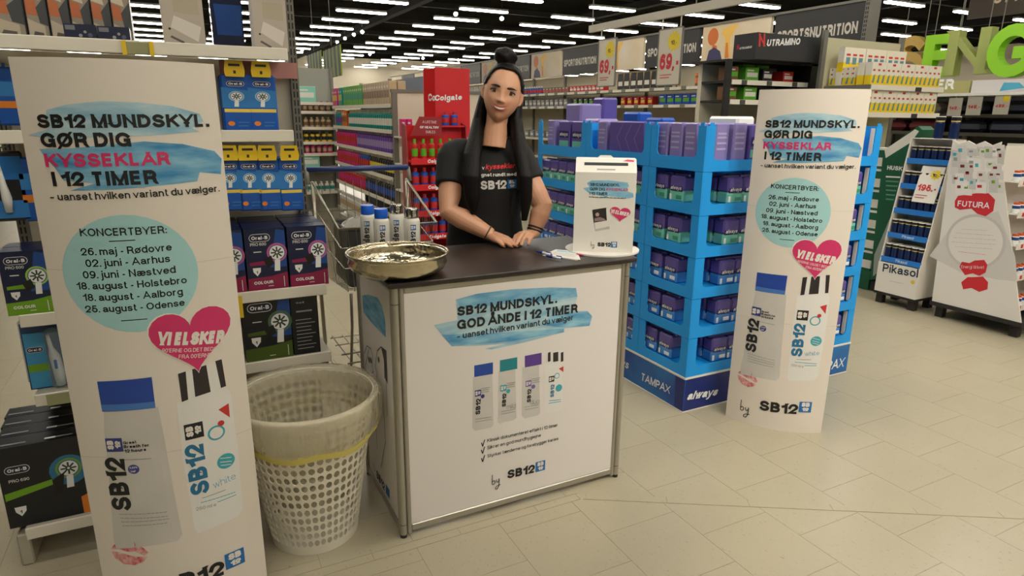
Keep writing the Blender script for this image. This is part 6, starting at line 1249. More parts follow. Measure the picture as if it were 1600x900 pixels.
# ---- hanging letters
def letter3d(ch, mt, a, b, yt, yb, X, label):
    ya, yb2 = PX(a, 90, X).y, PX(b, 90, X).y; zt = PX((a+b)/2, yt, X).z; zb = PX((a+b)/2, yb, X).z; W = ya-yb2; Hh = zt-zb; t = .16
    t_ = thing('hanging_letter', label, 'letter', 'hanging department letters', (X, (ya+yb2)/2, zb))
    wt = .225; mb = MB(); Wg, strokes = GL[ch]; tot = Wg+wt
    for q_ in strokes:
        pts = [(p_[0], wt/2+p_[1]*(1-wt)) for p_ in q_]
        if len(pts) <= 4 and ch != 'G':
            for e, f in ((0, 1), (-1, -2)):
                dx, dy = pts[e][0]-pts[f][0], pts[e][1]-pts[f][1]; l = math.hypot(dx, dy)
                if abs(dy) > abs(dx): pts[e] = (pts[e][0]+dx/l*wt/2, pts[e][1]+dy/l*wt/2)
        t -= .004; v, f = ribbon(pts, wt, 0, 1); n = len(v); vs = [(-t/2, -((x+wt/2)/tot-.5)*W, y*Hh) for x, y in v]+[(t/2, -((x+wt/2)/tot-.5)*W, y*Hh) for x, y in v]
        fs_ = [tuple(c) for c in f]+[tuple(n+i for i in c) for c in f]; m_ = len(f)
        for c in f: fs_ += [(c[0], c[1], n+c[1], n+c[0]), (c[3], c[2], n+c[2], n+c[3])]
        fs_ += [(0, 1, n+1, n), (n-2, n-1, 2*n-1, 2*n-2)]
        mb.add(vs, fs_, mt)
    mb.build('body', t_); MB().box(-.004, .004, -W*.35, -W*.35+.008, Hh*.8, CZ-zb-.002, GRM).box(-.004, .004, W*.35, W*.35+.008, Hh*.8, CZ-zb-.002, GRM).build('wires', t_)['kind'] = 'stuff'
letter3d('S', flat(190, 158, 84), 1403, 1448, 57, 120, 9.8, 'tan capital S of the hanging department letters'); letter3d('E', flat(150, 214, 40), 1447, 1503, 54, 120, 9.75, 'lime green capital E of the hanging department letters'); letter3d('N', flat(160, 170, 96), 1483, 1547, 46, 117, 9.4, 'olive capital N of the hanging department letters'); letter3d('G', flat(146, 212, 40), 1546, 1622, 38, 121, 9.3, 'lime green capital G of the hanging department letters')
# brown hanging sign at the edge
sx_ = 10.6; y1 = PX(1515, 12, sx_).y; y0 = y1-2.2; zb = PX(1560, 25, sx_).z
hs_ = thing('hanging_sign', 'dark brown hanging department sign with cream lettering', 'sign', None, (sx_, (y0+y1)/2, zb)); hl = (y1-y0)/2
bd = MB().box(-.02, .02, -hl, hl, 0, .55, flat(70, 60, 50, .6)).build('board', hs_); q = Print(lambda u, v, l: Vector((-.02-l, -u, v))); q.text('SYTILBEHØR & GARN', (-hl+.32, .17), (hl-.1, .17), flat(206, 190, 160), 'lettering', .018, 0, 1.2, px=False); q.build(bd)
for y in (-hl*.8, hl*.8): MB().box(-.004, .004, y, y+.008, .55, CZ-zb-.002, GRM).build('wire', hs_)
# ---- far bedding gondola behind the right-hand stands
BX0 = 8.3; OLV = mat('olive_header', C(160, 156, 100), .6)
yA, yB = PX(1400, 160, BX0).y, PX(1660, 160, BX0).y; fb = Fr(BX0-.45, yA, -PI/2); Lb = yA-yB
zh1, zh0 = PX(1500, 127, BX0).z, PX(1500, 146, BX0).z; bz = [PX(1520, 179, BX0-.4).z, PX(1520, 208, BX0-.4).z, .75, .4]
bgd = run(fb, 'bedding gondola with olive header and dark bedding packs', Lb, .5, [(z, .48) for z in bz], zh0, flat(60, 58, 54, .6), .1, 1.2, flat(70, 68, 62, .5), flat(90, 88, 80, .5))
x = 0.; k = 0
while x < Lb-.1:
    w_ = .62 if k % 2 else .9; w_ = min(w_, Lb-x)
    o = MB().box(x+.01, x+w_-.01, .4, .44, zh0, zh1, OLV if k % 2 == 0 else flat(200, 196, 196, .5)).build('header_board', bgd)
    q = Print(lambda u, v, l: Vector((u, .4-l, v)))
    if k % 2 == 0: q.text(('TÆPPER', 'PUDER', 'DYNER', 'LAGNER')[k//2 % 4] if 0 else ('PUDER', 'HÅNDKLÆDER')[k//2 % 2], (x+w_*.2, zh0+(zh1-zh0)*.35), (x+w_*.8, zh0+(zh1-zh0)*.35), WHT, 'lettering', .018, px=False)
    else: q.poly([(x+w_*.5, zh0+.08*(zh1-zh0)), (x+w_*.9, zh0+.3*(zh1-zh0)), (x+w_*.8, zh0+.7*(zh1-zh0)), (x+w_*.55, zh0+.75*(zh1-zh0))], flat(70, 160, 190), 'picture', px=False)
    q.build(o); x += w_; k += 1
MB().box(0, Lb, -.19, .4, zh0-.05, zh0-.02, WHT).build('light_shelf', bgd)
bed = MB().box(-.2, .2, -.13, .13, 0, .14, flat(30, 32, 44, .5), .05).box(-.15, .15, -.134, -.125, .04, .1, flat(60, 66, 86, .5), .01).mesh('bedding_pack'); bed2 = MB().box(-.18, .18, -.13, .13, 0, .13, flat(190, 186, 176, .5), .05).mesh('bedding_pack'); bed3 = MB().box(-.19, .19, -.13, .13, 0, .13, flat(90, 30, 34, .5), .05).mesh('bedding_pack')
row(fb, bed, 'bedding_pack', 'bedding', 'dark blue folded bedding pack on the upper bedding shelf', .9, Lb, .42, .18, bz[0]); row(fb, bed2, 'bedding_pack', 'bedding', 'white folded bedding pack on the upper bedding shelf', .0, .9, .4, .18, bz[0]); row(fb, bed3, 'bedding_pack', 'bedding', 'dark red folded bedding pack on the second bedding shelf', .0, .9, .42, .18, bz[1]); row(fb, bed, 'bedding_pack', 'bedding', 'dark blue folded bedding pack on the second bedding shelf', .9, Lb, .42, .18, bz[1])
row(fb, bed, 'bedding_pack', 'bedding', 'dark blue folded bedding pack on the third bedding shelf', .0, Lb, .45, .18, bz[2])
for k, (a, b, yt, yb, tx) in enumerate(((1446, 1462, 151, 173, '99,-'), (1482, 1503, 153, 181, '149,-'), (1511, 1534, 150, 180, '149,-'), (1553, 1577, 147, 179, '489,-'))):
    Xs = BX0-.62; ya, yb_ = PX(a, 165, Xs).y, PX(b, 165, Xs).y; zt, zb = PX((a+b)/2, yt, Xs).z, PX((a+b)/2, yb, Xs).z; h_ = (ya-yb_)/2; hh = zt-zb
    o = thing('price_sign', ('grey price sign with red 99 next to the yellow packs', 'grey price sign with red 149 standing next to a white box', 'grey price sign with red 149 between its lookalike and the yellow-starred sign', 'grey price sign with red 489 and yellow star')[k], 'sign', 'bedding price signs', (Xs, (ya+yb_)/2, zb))
    bd = MB().box(-.005, .005, -h_, h_, 0, hh, flat(176, 172, 160, .5)).build('board', o); MB().box(-.004, .004, -.008, .008, hh, zh0-.05-zb, GRM).build('rod', o) if zh0-.05-zb > hh+.004 else None
    q = Print(lambda u, v, l: Vector((-.005-l, -u, v))); q.text(tx, (-h_*.8, hh*.35), (h_*.8, hh*.35), flat(190, 50, 60), 'lettering', .018, px=False)
    if k == 3: q.poly([(h_*.1, hh*.62), (h_*.9, hh*.62), (h_*.9, hh*.92), (h_*.1, hh*.92)], YSTAR, 'star', px=False)
    q.build(bd)
# ================================================================== shopping trolley behind the counter
WIRE = mat('trolley_wire', C(150, 144, 128), .3, .9); HBLU = mat('trolley_blue', C(24, 44, 96), .4); GRYP = mat('dark_crate', C(52, 50, 46), .6)
ht = PY(480, 264, 3.42); hr = PY(640, 262, 3.42); nl = PY(529, 356, 2.80); nr = PY(682, 350, 2.80)
tr_ = thing('shopping_trolley', 'wire shopping trolley with dark blue handle bar behind the counter', 'trolley')
YB, YF = 3.42, 2.80; xl, xr = ht.x+.02, hr.x-.02; zr = min(ht.z, hr.z); fx0, fx1 = nl.x+.0, nr.x; fz = (nl.z+nr.z)/2
bz_ = .56; bzf = .62
# rim of the basket: from handle down to the nose
zrim = zr-.06
def rim(t, side): return Vector(((xl if side < 0 else xr)*(1-t)+(fx0 if side < 0 else fx1)*t, YB*(1-t)+YF*t, zrim*(1-t)+fz*t))
def bot(t, side): p_ = rim(t, side); cx = (xl+xr)/2*(1-t)+(fx0+fx1)/2*t; return Vector((cx+(p_.x-cx)*.82, p_.y+(.03 if t < .5 else .06)*(t), bz_*(1-t)+bzf*t))
MB().tube([rim(0, -1), rim(1, -1), rim(1, 1), rim(0, 1)], .006, WIRE, 8).build('basket_rim', tr_, True)
mb = MB(); N_ = 16
for s_ in (-1, 1):
    for k in range(N_+1): t = k/N_; mb.tube([rim(t, s_), bot(t, s_)], .0018, WIRE, 5, caps=False)
    for f in (.3, .62): mb.tube([rim(0, s_).lerp(bot(0, s_), f), rim(1, s_).lerp(bot(1, s_), f)], .0028, WIRE, 5, caps=False)
for k in range(13):
    f = k/12; a = rim(1, -1).lerp(rim(1, 1), f); b = bot(1, -1).lerp(bot(1, 1), f); mb.tube([a, b], .0018, WIRE, 5, caps=False)
    a0 = bot(0, -1).lerp(bot(0, 1), f); mb.tube([b, a0], .0018, WIRE, 5, caps=False); a1 = rim(0, -1).lerp(rim(0, 1), f); mb.tube([a1, a0], .0018, WIRE, 5, caps=False)
for f in (.3, .62): mb.tube([rim(1, -1).lerp(bot(1, -1), f), rim(1, 1).lerp(bot(1, 1), f)], .0028, WIRE, 5, caps=False); mb.tube([rim(0, -1).lerp(bot(0, -1), f), rim(0, 1).lerp(bot(0, 1), f)], .0028, WIRE, 5, caps=False)
for k in range(1, 12): t = k/12; mb.tube([bot(t, -1), bot(t, 1)], .0018, WIRE, 5, caps=False)
mb.build('basket_wires', tr_)['kind'] = 'stuff'
MB().tube([(xl-.02, YB+.03, zr), (xr+.02, YB+.03, zr)], .015, HBLU, 12).build('handle', tr_, True)
for x in (xl-.02, xr+.02):
    MB().tube([(x, YB+.03, zr), (x, YB+.0, zrim-.01)], .011, mat('grey_plastic', C(120, 116, 104), .5), 8).build('handle_bracket', tr_, True)
for s_, x in ((-1, xl), (1, xr)):
    MB().tube([(x, YB, zrim), (x, YB-.02, .62), (x, YB-.06, .22), (x, YB+.0, .14)], .010, WIRE, 8).build('frame_tube', tr_, True)
    MB().tube([(x, YB, .15), (x+.03*-s_, YF+.05, .15)], .010, WIRE, 8).build('chassis_tube', tr_, True)
    MB().tube([(x+.03*-s_, YF+.12, .15), (x+.06*-s_, YF+.16, .42), (x+.05*-s_, YF+.1, .6)], .007, WIRE, 8).build('frame_tube', tr_, True)
    for y in (YB, YF+.06):
        xw = x+(.0 if y == YB else .03*-s_); o = MB().lathe([(0, -.014, BLKM), (.05, -.014, BLKM), (.055, -.008, BLKM), (.055, .008, BLKM), (.05, .014, BLKM), (0, .014, BLKM)], 18).build('castor_wheel', tr_, True, sharp=.6); o.rotation_euler = (0, PI/2, 0); o.location = (xw, y, .056)
        MB().box(xw-.02, xw-.016, y-.012, y+.012, .05, .15, WIRE).box(xw+.016, xw+.02, y-.012, y+.012, .05, .15, WIRE).box(xw-.02, xw+.02, y-.012, y+.012, .14, .15, WIRE).build('castor_fork', tr_)
    MB().box(x+.03*-s_-.03, x+.03*-s_+.03, YF+.0, YF+.06, .1, .19, HBLU, .01).build('bumper', tr_)
mb = MB()
for k in range(9): f = k/8; mb.tube([(xl+.03+(xr-xl-.06)*f, YB-.1, .26), (xl+.05+(xr-xl-.1)*f, YF+.12, .24)], .003, WIRE, 5, caps=False)
for y in (YB-.1, 3.2, 3.05, YF+.12): mb.tube([(xl+.02, y, .25), (xr-.02, y, .25)], .004, WIRE, 5, caps=False)
mb.build('lower_rack', tr_)['kind'] = 'stuff'
# dark crate in the nose of the trolley, wrapped in clear film
cx0, cx1 = fx0+.055, fx0+.35
cr_ = thing('plastic_crate', 'dark grey plastic crate standing in the nose of the trolley', 'crate', None, ((cx0+cx1)/2, YF+.24, bzf+.006)); a = (cx1-cx0)/2; hc_ = fz-bzf-.03
MB().box(-a*.92, a*.92, -.13, .13, 0, .008, GRYP).build('bottom', cr_)
for nm, b in (('side', (-a, -a+.006, -.14, .14)), ('side', (a-.006, a, -.14, .14)), ('side', (-a+.006, a-.006, -.14, -.134)), ('side', (-a+.006, a-.006, .134, .14))): MB().box(b[0], b[1], b[2], b[3], .008, hc_, GRYP).build(nm, cr_)
MB().tube([(-a, -.14, hc_), (a, -.14, hc_), (a, .14, hc_), (-a, .14, hc_)], .008, GRYP, 6, True).build('rim', cr_)
FILM = mat('film', C(200, 196, 184), .15, alpha=.5, bump=.9, bscale=22)
rnd = random.Random(9); vs = []; n = 12
for i in range(n+1):
    for j in range(n+1): u, v = i/n*2-1, j/n*2-1; vs.append((u*a*.93, v*.128, hc_-.05+.075*(1-u*u)*(1-v*v)**.5+rnd.uniform(-.018, .018)*(1 if abs(u) < 1 and abs(v) < 1 else .3)+.03*(-u)))
o = tag(MB().add(vs, [(i*(n+1)+j, i*(n+1)+j+1, (i+1)*(n+1)+j+1, (i+1)*(n+1)+j) for i in range(n) for j in range(n)], FILM).build('plastic_film', None, True), 'crumpled clear plastic film filling the dark crate', 'plastic film'); o.location = cr_.location
# ================================================================== the woman behind the counter
SKIN = bpy.data.materials.new('skin'); SKIN.use_nodes = True; nt = SKIN.node_tree; bs = nt.nodes['Principled BSDF']; bs.inputs['Roughness'].default_value = .48; bs.inputs['Subsurface Weight'].default_value = .12; bs.inputs['Subsurface Radius'].default_value = (.012, .005, .003); bs.inputs['Subsurface Scale'].default_value = .6
at_ = nt.nodes.new('ShaderNodeVertexColor'); at_.layer_name = 'tone'; nt.links.new(at_.outputs[0], bs.inputs['Base Color'])
HAIR = mat('hair', C(15, 11, 10), .5, noise=.3, nscale=40, spec=.2); nt = HAIR.node_tree
tc = nt.nodes.new('ShaderNodeTexCoord'); mp = nt.nodes.new('ShaderNodeMapping'); mp.inputs['Scale'].default_value = (160, 160, 5); ns = nt.nodes.new('ShaderNodeTexNoise'); ns.inputs['Scale'].default_value = 1.; ns.inputs['Detail'].default_value = 3; bp = nt.nodes.new('ShaderNodeBump'); bp.inputs['Strength'].default_value = .5; bp.inputs['Distance'].default_value = .004
nt.links.new(tc.outputs['Object'], mp.inputs[0]); nt.links.new(mp.outputs[0], ns.inputs[0]); nt.links.new(ns.outputs['Fac'], bp.inputs['Height']); nt.links.new(bp.outputs[0], nt.nodes['Principled BSDF'].inputs['Normal'])
SHIRT = mat('black_cotton', C(20, 19, 19), .85, bump=.15, bscale=14); JEANS = mat('black_trousers', C(26, 26, 28), .8)
D = 2.66; pmn = .00264
Ec = PD(785.5, 144, D-.075)                      # midpoint between the eyes
HY = math.atan2(-Ec.x, Ec.y)                     # heading: she faces the lens
FWD = Vector((-Ec.x, -Ec.y, 0)).normalized(); RGT = Vector((-FWD.y, FWD.x, 0))   # RGT: towards the right of the picture
UPV = Vector((0, 0, 1)); TILT = math.radians(12.5)
hU = UPV*math.cos(TILT)+RGT*math.sin(TILT); hR = RGT*math.cos(TILT)-UPV*math.sin(TILT)
def hp(x, y, z): return Ec+hR*x+FWD*y+hU*z       # head frame: x picture-right, y forward, z up, origin between the eyes (surface)
def gauss(a, b, s): return math.exp(-(a*a+b*b)/(2*s*s))
def head_mesh():
    # an ellipsoid of skull and jaw, pushed into a face
    NV, NU = 72, 96; vs = []; fs = []
    for i in range(NV+1):
        ph = PI*i/NV
        for j in range(NU):
            th_ = 2*PI*j/NU; x = math.sin(ph)*math.sin(th_); y = math.sin(ph)*math.cos(th_); z = math.cos(ph)
            if z < 0 and y > 0:
                e_ = 3.2; q_ = math.hypot(y, z)/max(1e-9, (abs(y)**e_+abs(z)**e_)**(1/e_)); y2, z2 = y*q_, z*q_
            else: y2, z2 = y, z
            X, Y, Z = x*.0745, y2*.093, z2*(.108 if z > 0 else .113)
            if z < 0:
                k = min(1, -z2); taper = 1-.21*k**2.2; X *= taper
                if y < 0: Y *= 1-.45*k**1.2
                else: Y *= 1-.05*k
            if y > 0: Y *= (1-.10*(abs(x)**2))
            Y -= .088
            if y > .1:
                f = min(1, (y-.1)/.3)
                # brow, sockets, cheeks, nose, lips, chin
                Y += f*(.003*gauss(abs(X)-.028, Z-.022, .012)-.0075*gauss(abs(X)-.031, Z+.001, .0125)+.0045*gauss(abs(X)-.038, Z+.034, .016))
                t = (Z+.038)/.038
                if -.02 < t < 1.15: 
                    ridge = max(0, min(1, (1.08-t)/.9)); Y += f*(.002+.0135*ridge**1.3)*math.exp(-(X/(.0065+.0035*ridge))**2)*min(1, max(0, (Z+.0455)/.009))
                Y += f*.006*gauss(abs(X)-.0115, Z+.0345, .0055)
                Y += f*(.0055*math.exp(-(X/.026)**2)*(math.exp(-((Z+.0555)/.0042)**2)+1.1*math.exp(-((Z+.0665)/.0052)**2))-.0045*math.exp(-(X/.028)**2)*math.exp(-((Z+.0605)/.0018)**2))
                Y += f*.008*gauss(X, Z+.1, .014)-f*.002*gauss(X, Z+.079, .009)
            vs.append(hp(X, Y, Z))
    for i in range(NV):
        for j in range(NU): fs.append((i*NU+j, i*NU+(j+1) % NU, (i+1)*NU+(j+1) % NU, (i+1)*NU+j))
    return vs, fs
BM_ = MB(); sk_ = SKIN
v, f = head_mesh(); BM_.add(v, f, sk_)
for s_ in (-1, 1):      # ears
    BM_.tube([hp(s_*.070, -.088, .012), hp(s_*.077, -.092, .008), hp(s_*.079, -.094, -.01), hp(s_*.076, -.09, -.028), hp(s_*.071, -.085, -.036)], [.005, .008, .008, .007, .004], sk_, 10)
def loft(mb, rings, mt, n=28):
    # rings: (centre, half width along RGT, half depth along FWD, squareness)
    vs = []
    for c, a, b, sq in rings:
        for k in range(n):
            an = 2*PI*k/n; ca, sa = math.cos(an), math.sin(an); r = (abs(ca)**sq+abs(sa)**sq)**(-1/sq); vs.append(c+RGT*(a*r*ca)+FWD*(b*r*sa))
    fs = [(i*n+k, i*n+(k+1) % n, (i+1)*n+(k+1) % n, (i+1)*n+k) for i in range(len(rings)-1) for k in range(n)]
    fs += [tuple(range(n))[::-1], tuple((len(rings)-1)*n+k for k in range(n))]
    mb.add(vs, fs, mt)
nb = PD(772, 222, D+.01); nt_ = hp(-.004, -.095, -.06)
BM_.tube([nt_, nt_.lerp(nb, .45), nb-UPV*.02], [.046, .043, .056], sk_, 20)
shA, shB = PD(707, 243, D+.03), PD(806, 240, D+.03)     # shoulder joints, picture-left and picture-right
tc_ = PD(758, 250, D+.05); ax = Vector((tc_.x, tc_.y, 0))+FWD*(-.0)
def tcz(z, dx=0., dy=0.): return Vector((ax.x, ax.y, z))+RGT*dx+FWD*dy
TZ = shA.z
tors = [(tcz(.78, .0, -.03), .155, .10, 2.3), (tcz(.90, .0, -.025), .15, .098, 2.3), (tcz(1.0, .0, -.012), .128, .088, 2.2), (tcz(1.1, .003, -.002), .135, .094, 2.2), (tcz(1.18, .006, .0), .145, .102, 2.3), (tcz(TZ-.03, .006, -.01), .15, .088, 2.4), (tcz(TZ+.02, .008, -.015), .135, .066, 2.3), (tcz(TZ+.05, .02, -.02), .075, .05, 2.)]
loft(BM_, tors, sk_)
elA, elB = PD(701, 330, D-.085), PD(848, 322, D-.05)
CTZ = CT
wrA = P0(768, 367, CTZ+.034); wrB = P0(834, 364, CTZ+.04)
BM_.tube([shA+UPV*.0, shA.lerp(elA, .35), shA.lerp(elA, .75), elA, elA.lerp(wrA, .3), elA.lerp(wrA, .7), wrA], [.058, .05, .045, .041, .042, .034, .026], sk_, 18)
BM_.tube([shB+UPV*.0, shB.lerp(elB, .35), shB.lerp(elB, .75), elB, elB.lerp(wrB, .3), elB.lerp(wrB, .7), wrB], [.058, .05, .045, .041, .041, .033, .026], sk_, 18)
NAILS = []
def hand(wr, tip_dir, across, names, knuck, thumb_side):
    # palm as a flat tube row, then five bent fingers; tip_dir: along the fingers, across: from little finger to index
    d = tip_dir.normalized(); c = across.normalized(); up = UPV
    base = wr; kn = [base+d*(.075 if i in (1, 2) else .068 if i == 0 else .064)+c*((.028, .010, -.009, -.027)[i])+up*(.004 if i in (1, 2) else .0) for i in range(4)]
    for i in range(4): BM_.tube([base+c*(.014, .006, -.005, -.013)[i]-up*.002, kn[i]], [.017, .0125], sk_, 12)
    BM_.tube([base+d*.03+c*.012, base+d*.03-c*.012], .0175, sk_, 12); BM_.tube([base+d*.058+c*.02, base+d*.058-c*.02], .0135, sk_, 12)
    L4 = (.066, .074, .069, .054)
    for i in range(4):
        l = L4[i]; b = knuck[i]; p = kn[i]; pts = [p]; rad = [.0098]; dr = d+c*((.05, .01, -.03, -.08)[i])
        for j, fr in enumerate((.44, .31, .25)):
            dr = (dr-up*b*(.6, 1., .8)[j]).normalized(); p = p+dr*l*fr; pts.append(p); rad.append((.0088, .0078, .0062)[j])
        pts = [Vector((q.x, q.y, max(q.z, CTZ+.0085))) for q in pts]
        BM_.tube(pts, rad, sk_, 10); NAILS.append((pts[-1]+up*.004, (pts[-1]-pts[-2]).normalized()))
    p = base+d*.022+c*.02*thumb_side; t = [p, p+d*.028+c*.018*thumb_side-up*.004, p+d*.052+c*.02*thumb_side-up*.008, p+d*.072+c*.014*thumb_side-up*.012]; t = [Vector((q.x, q.y, max(q.z, CTZ+.0095))) for q in t]
    BM_.tube(t, [.0145, .0115, .0105, .0075], sk_, 10); NAILS.append((t[-1]+up*.005, (t[-1]-t[-2]).normalized()))
tA = P0(815, 386, CTZ+.01); tB = P0(797, 377, CTZ+.035)
dA = (tA-wrA); dA.z = -.03; hand(wrA, dA, Vector((-dA.y, dA.x, 0)), None, (.18, .2, .2, .25), 1)
dB = (tB-wrB); dB.z = -.0; hand(wrB, dB, Vector((dB.y, -dB.x, 0)), None, (.75, .8, .85, .9), 1)
hipL, hipR = tcz(.80, -.085, -.03), tcz(.80, .085, -.03)
for s_, hip in ((-1, hipL), (1, hipR)):
    kn_ = Vector((hip.x, hip.y, .46))+RGT*s_*.01; an_ = Vector((hip.x, hip.y, .085))-FWD*.02+RGT*s_*.02
    BM_.tube([hip, hip.lerp(kn_, .5), kn_, kn_.lerp(an_, .35), an_, an_-UPV*.04], [.085, .07, .052, .052, .036, .036], sk_, 16); BM_.tube([an_-UPV*.045-FWD*.03, an_-UPV*.05+FWD*.06, an_-UPV*.057+FWD*.15], [.034, .032, .024], sk_, 12)
root = thing('person', 'smiling woman in black printed t-shirt with long dark hair and top bun', 'person', None, (ax.x, ax.y, 0)); OFF = Vector((ax.x, ax.y, 0))
def fused(mb, name, voxel, smooth, it=2):
    me = mb.mesh(name); o = bpy.data.objects.new(name, me); COL.objects.link(o)
    r = o.modifiers.new('r', 'REMESH'); r.mode = 'VOXEL'; r.voxel_size = voxel
    if smooth: s_ = o.modifiers.new('s', 'SMOOTH'); s_.factor = .5; s_.iterations = it
    bpy.context.view_layer.update(); dg = bpy.context.evaluated_depsgraph_get(); m2 = bpy.data.meshes.new_from_object(o.evaluated_get(dg)); bpy.data.objects.remove(o)
    m2.transform(Matrix.Translation(-OFF)); m2.polygons.foreach_set('use_smooth', [True]*len(m2.polygons)); m2.materials.clear(); m2.materials.append(mb.mats[0]); o2 = link(name, m2, root); return o2
body = fused(BM_, 'body', .0028, True, 3)
# skin tones: lips, cheeks, knuckles
me = body.data; n = len(me.vertices); co = np.empty(n*3, dtype=np.float32); me.vertices.foreach_get('co', co); co = co.reshape(-1, 3)+np.array(OFF)
rel = co-np.array(Ec); hx, hy, hz_ = rel @ np.array(hR), rel @ np.array(FWD), rel @ np.array(hU)
base = np.array(C(202, 150, 118)); col = np.tile(base, (n, 1))
lc = .0085*(hx/.03)**2; face = (hy > -.06) & (np.abs(hz_) < .13)
lip = np.exp(-(hx/.03)**4)*(np.exp(-((hz_-lc+.0548)/.0042)**4)+np.exp(-((hz_-lc+.0682)/.0052)**4)).clip(0, 1)*face
chk = np.exp(-(((np.abs(hx)-.042)/.018)**2+((hz_+.036)/.018)**2))*face
col = col*(1-lip[:, None]*.9)+np.array(C(172, 72, 72))*lip[:, None]*.9; col = col*(1-chk[:, None]*.3)+np.array(C(204, 130, 110))*chk[:, None]*.3
ca = me.color_attributes.new('tone', 'FLOAT_COLOR', 'POINT'); ca.data.foreach_set('color', np.concatenate([col, np.ones((n, 1))], 1).astype(np.float32).ravel())
# eyes, brows, teeth
EYEW = mat('eye_white', C(186, 172, 162), .3); IRIS = mat('iris', C(62, 44, 32), .15); LASH = mat('lash', C(24, 18, 16), .6); TEETH = mat('teeth', C(236, 228, 214), .3)
def rel_(p): return p-OFF
for s_ in (-1, 1):
    def eyept(x, z, l): return rel_(hp(s_*.031+x, -.0125+l-((x/.02)**2)*.003, z))
    mb = MB(); N = 20; ring = []
    for k in range(N):
        an = 2*PI*k/N; x = .0158*math.cos(an); z = (.0074 if math.sin(an) > 0 else .005)*math.sin(an)*(1-.25*abs(math.cos(an)))-.001; ring.append((x, z))
    mb.add([eyept(0, 0, .0035)]+[eyept(x*.6, z*.6, .003) for x, z in ring]+[eyept(x, z, .0) for x, z in ring], [(0, 1+k, 1+(k+1) % N) for k in range(N)]+[(1+k, 1+N+k, 1+N+(k+1) % N, 1+(k+1) % N) for k in range(N)], EYEW); eo = mb.build('eye', body, True)
    mb = MB(); q = [(.0076*math.cos(2*PI*k/16), max(-.0056, min(.0066, .0076*math.sin(2*PI*k/16)))) for k in range(16)]; mb.add([eyept(0, 0, .0048)]+[eyept(x, z, .0042) for x, z in q], [(0, 1+k, 1+(k+1) % 16) for k in range(16)], IRIS).build('iris', eo)
    up_ = [eyept(.0178*math.cos(PI*k/10), .0084*math.sin(PI*k/10)-.001, .003) for k in range(11)]; MB().tube(up_, [.0012]+[.0027]*9+[.0012], LASH, 6).build('eyelashes', body)
    br = [hp(s_*(.0105+.041*k/8), -.0005-.0145*(k/8)**2, .0165+.0055*math.sin(PI*k/8*.75)-.003*(k/8)) for k in range(9)]; MB().tube([rel_(p) for p in br], [.0024, .004, .0043, .0042, .0038, .0032, .0026, .0018, .0008], LASH, 8).build('eyebrow', body, True)
vs = []
for k in range(13): t = k/12*2-1; x = .028*t; z0 = -.0605+.0078*t*t; y = .0066-.0175*t*t; vs += [rel_(hp(x, y, z0+.0021*(1-t*t))), rel_(hp(x, y-.0005, z0-.0040*(1-t*t)))]
MB().add(vs, [(2*k, 2*k+2, 2*k+3, 2*k+1) for k in range(12)], TEETH).build('teeth', body, True)
NAIL = mat('nail_polish', C(40, 14, 18), .2)
for p_, d_ in NAILS:
    a = UPV.cross(d_).normalized(); mb = MB(); c = rel_(p_); mb.add([c-d_*.006-a*.0042, c-d_*.006+a*.0042, c+d_*.003+a*.0035-UPV*.002, c+d_*.003-a*.0035-UPV*.002, c-d_*.001+UPV*.0018], [(0, 1, 4), (1, 2, 4), (2, 3, 4), (3, 0, 4)], NAIL).build('fingernail', body, True)
# t-shirt, trousers, shoes
S_ = MB()
sh = [(tcz(.80, .0, -.03), .175, .122, 2.3), (tcz(.90, .0, -.02), .166, .118, 2.3), (tcz(1.0, .0, -.008), .15, .106, 2.3), (tcz(1.1, .003, .002), .154, .112, 2.3), (tcz(1.18, .006, .003), .162, .116, 2.4), (tcz(TZ-.03, .006, -.008), .168, .1, 2.5), (tcz(TZ+.022, .008, -.013), .152, .078, 2.4), (tcz(TZ+.05, .014, -.017), .105, .064, 2.2), (tcz(TZ+.064, .02, -.02), .072, .056, 2.)]
loft(S_, sh, SHIRT, 36)
for a, b, e in ((shA, elA, -1), (shB, elB, 1)):
    S_.tube([a-RGT*e*.07+UPV*.03, a-RGT*e*.035+UPV*.021, a-RGT*e*.01+UPV*.006, a.lerp(b, .08), a.lerp(b, .25), a.lerp(b, .55)], [.04, .052, .063, .066, .064, .063], SHIRT, 20)
shirt = fused(S_, 'tshirt', .006, True, 4)
T_ = MB(); loft(T_, [(tcz(.72, 0, -.03), .168, .115, 2.2), (tcz(.82, 0, -.03), .166, .112, 2.2), (tcz(.86, 0, -.03), .16, .106, 2.2)], JEANS)
for s_, hip in ((-1, hipL), (1, hipR)):
    kn_ = Vector((hip.x, hip.y, .46))+RGT*s_*.01; an_ = Vector((hip.x, hip.y, .085))-FWD*.02+RGT*s_*.02; T_.tube([hip-UPV*.03, hip.lerp(kn_, .5), kn_, kn_.lerp(an_, .4), an_], [.094, .08, .063, .06, .05], JEANS, 18)
fused(T_, 'trousers', .009, True, 2)
for s_, hip in ((-1, hipL), (1, hipR)):
    an_ = Vector((hip.x, hip.y, .085))-FWD*.02+RGT*s_*.02; c = Vector((an_.x, an_.y, 0))
    mb = MB(); loft(mb, [(c+FWD*.05+UPV*.001, .044, .13, 2.2), (c+FWD*.05+UPV*.03, .046, .132, 2.2), (c+FWD*.035+UPV*.055, .044, .11, 2.1), (c+FWD*.0+UPV*.085, .044, .062, 2.)], BLKM); m_ = mb.mesh('shoe', True); m_.transform(Matrix.Translation(-OFF)); link('shoe', m_, root)
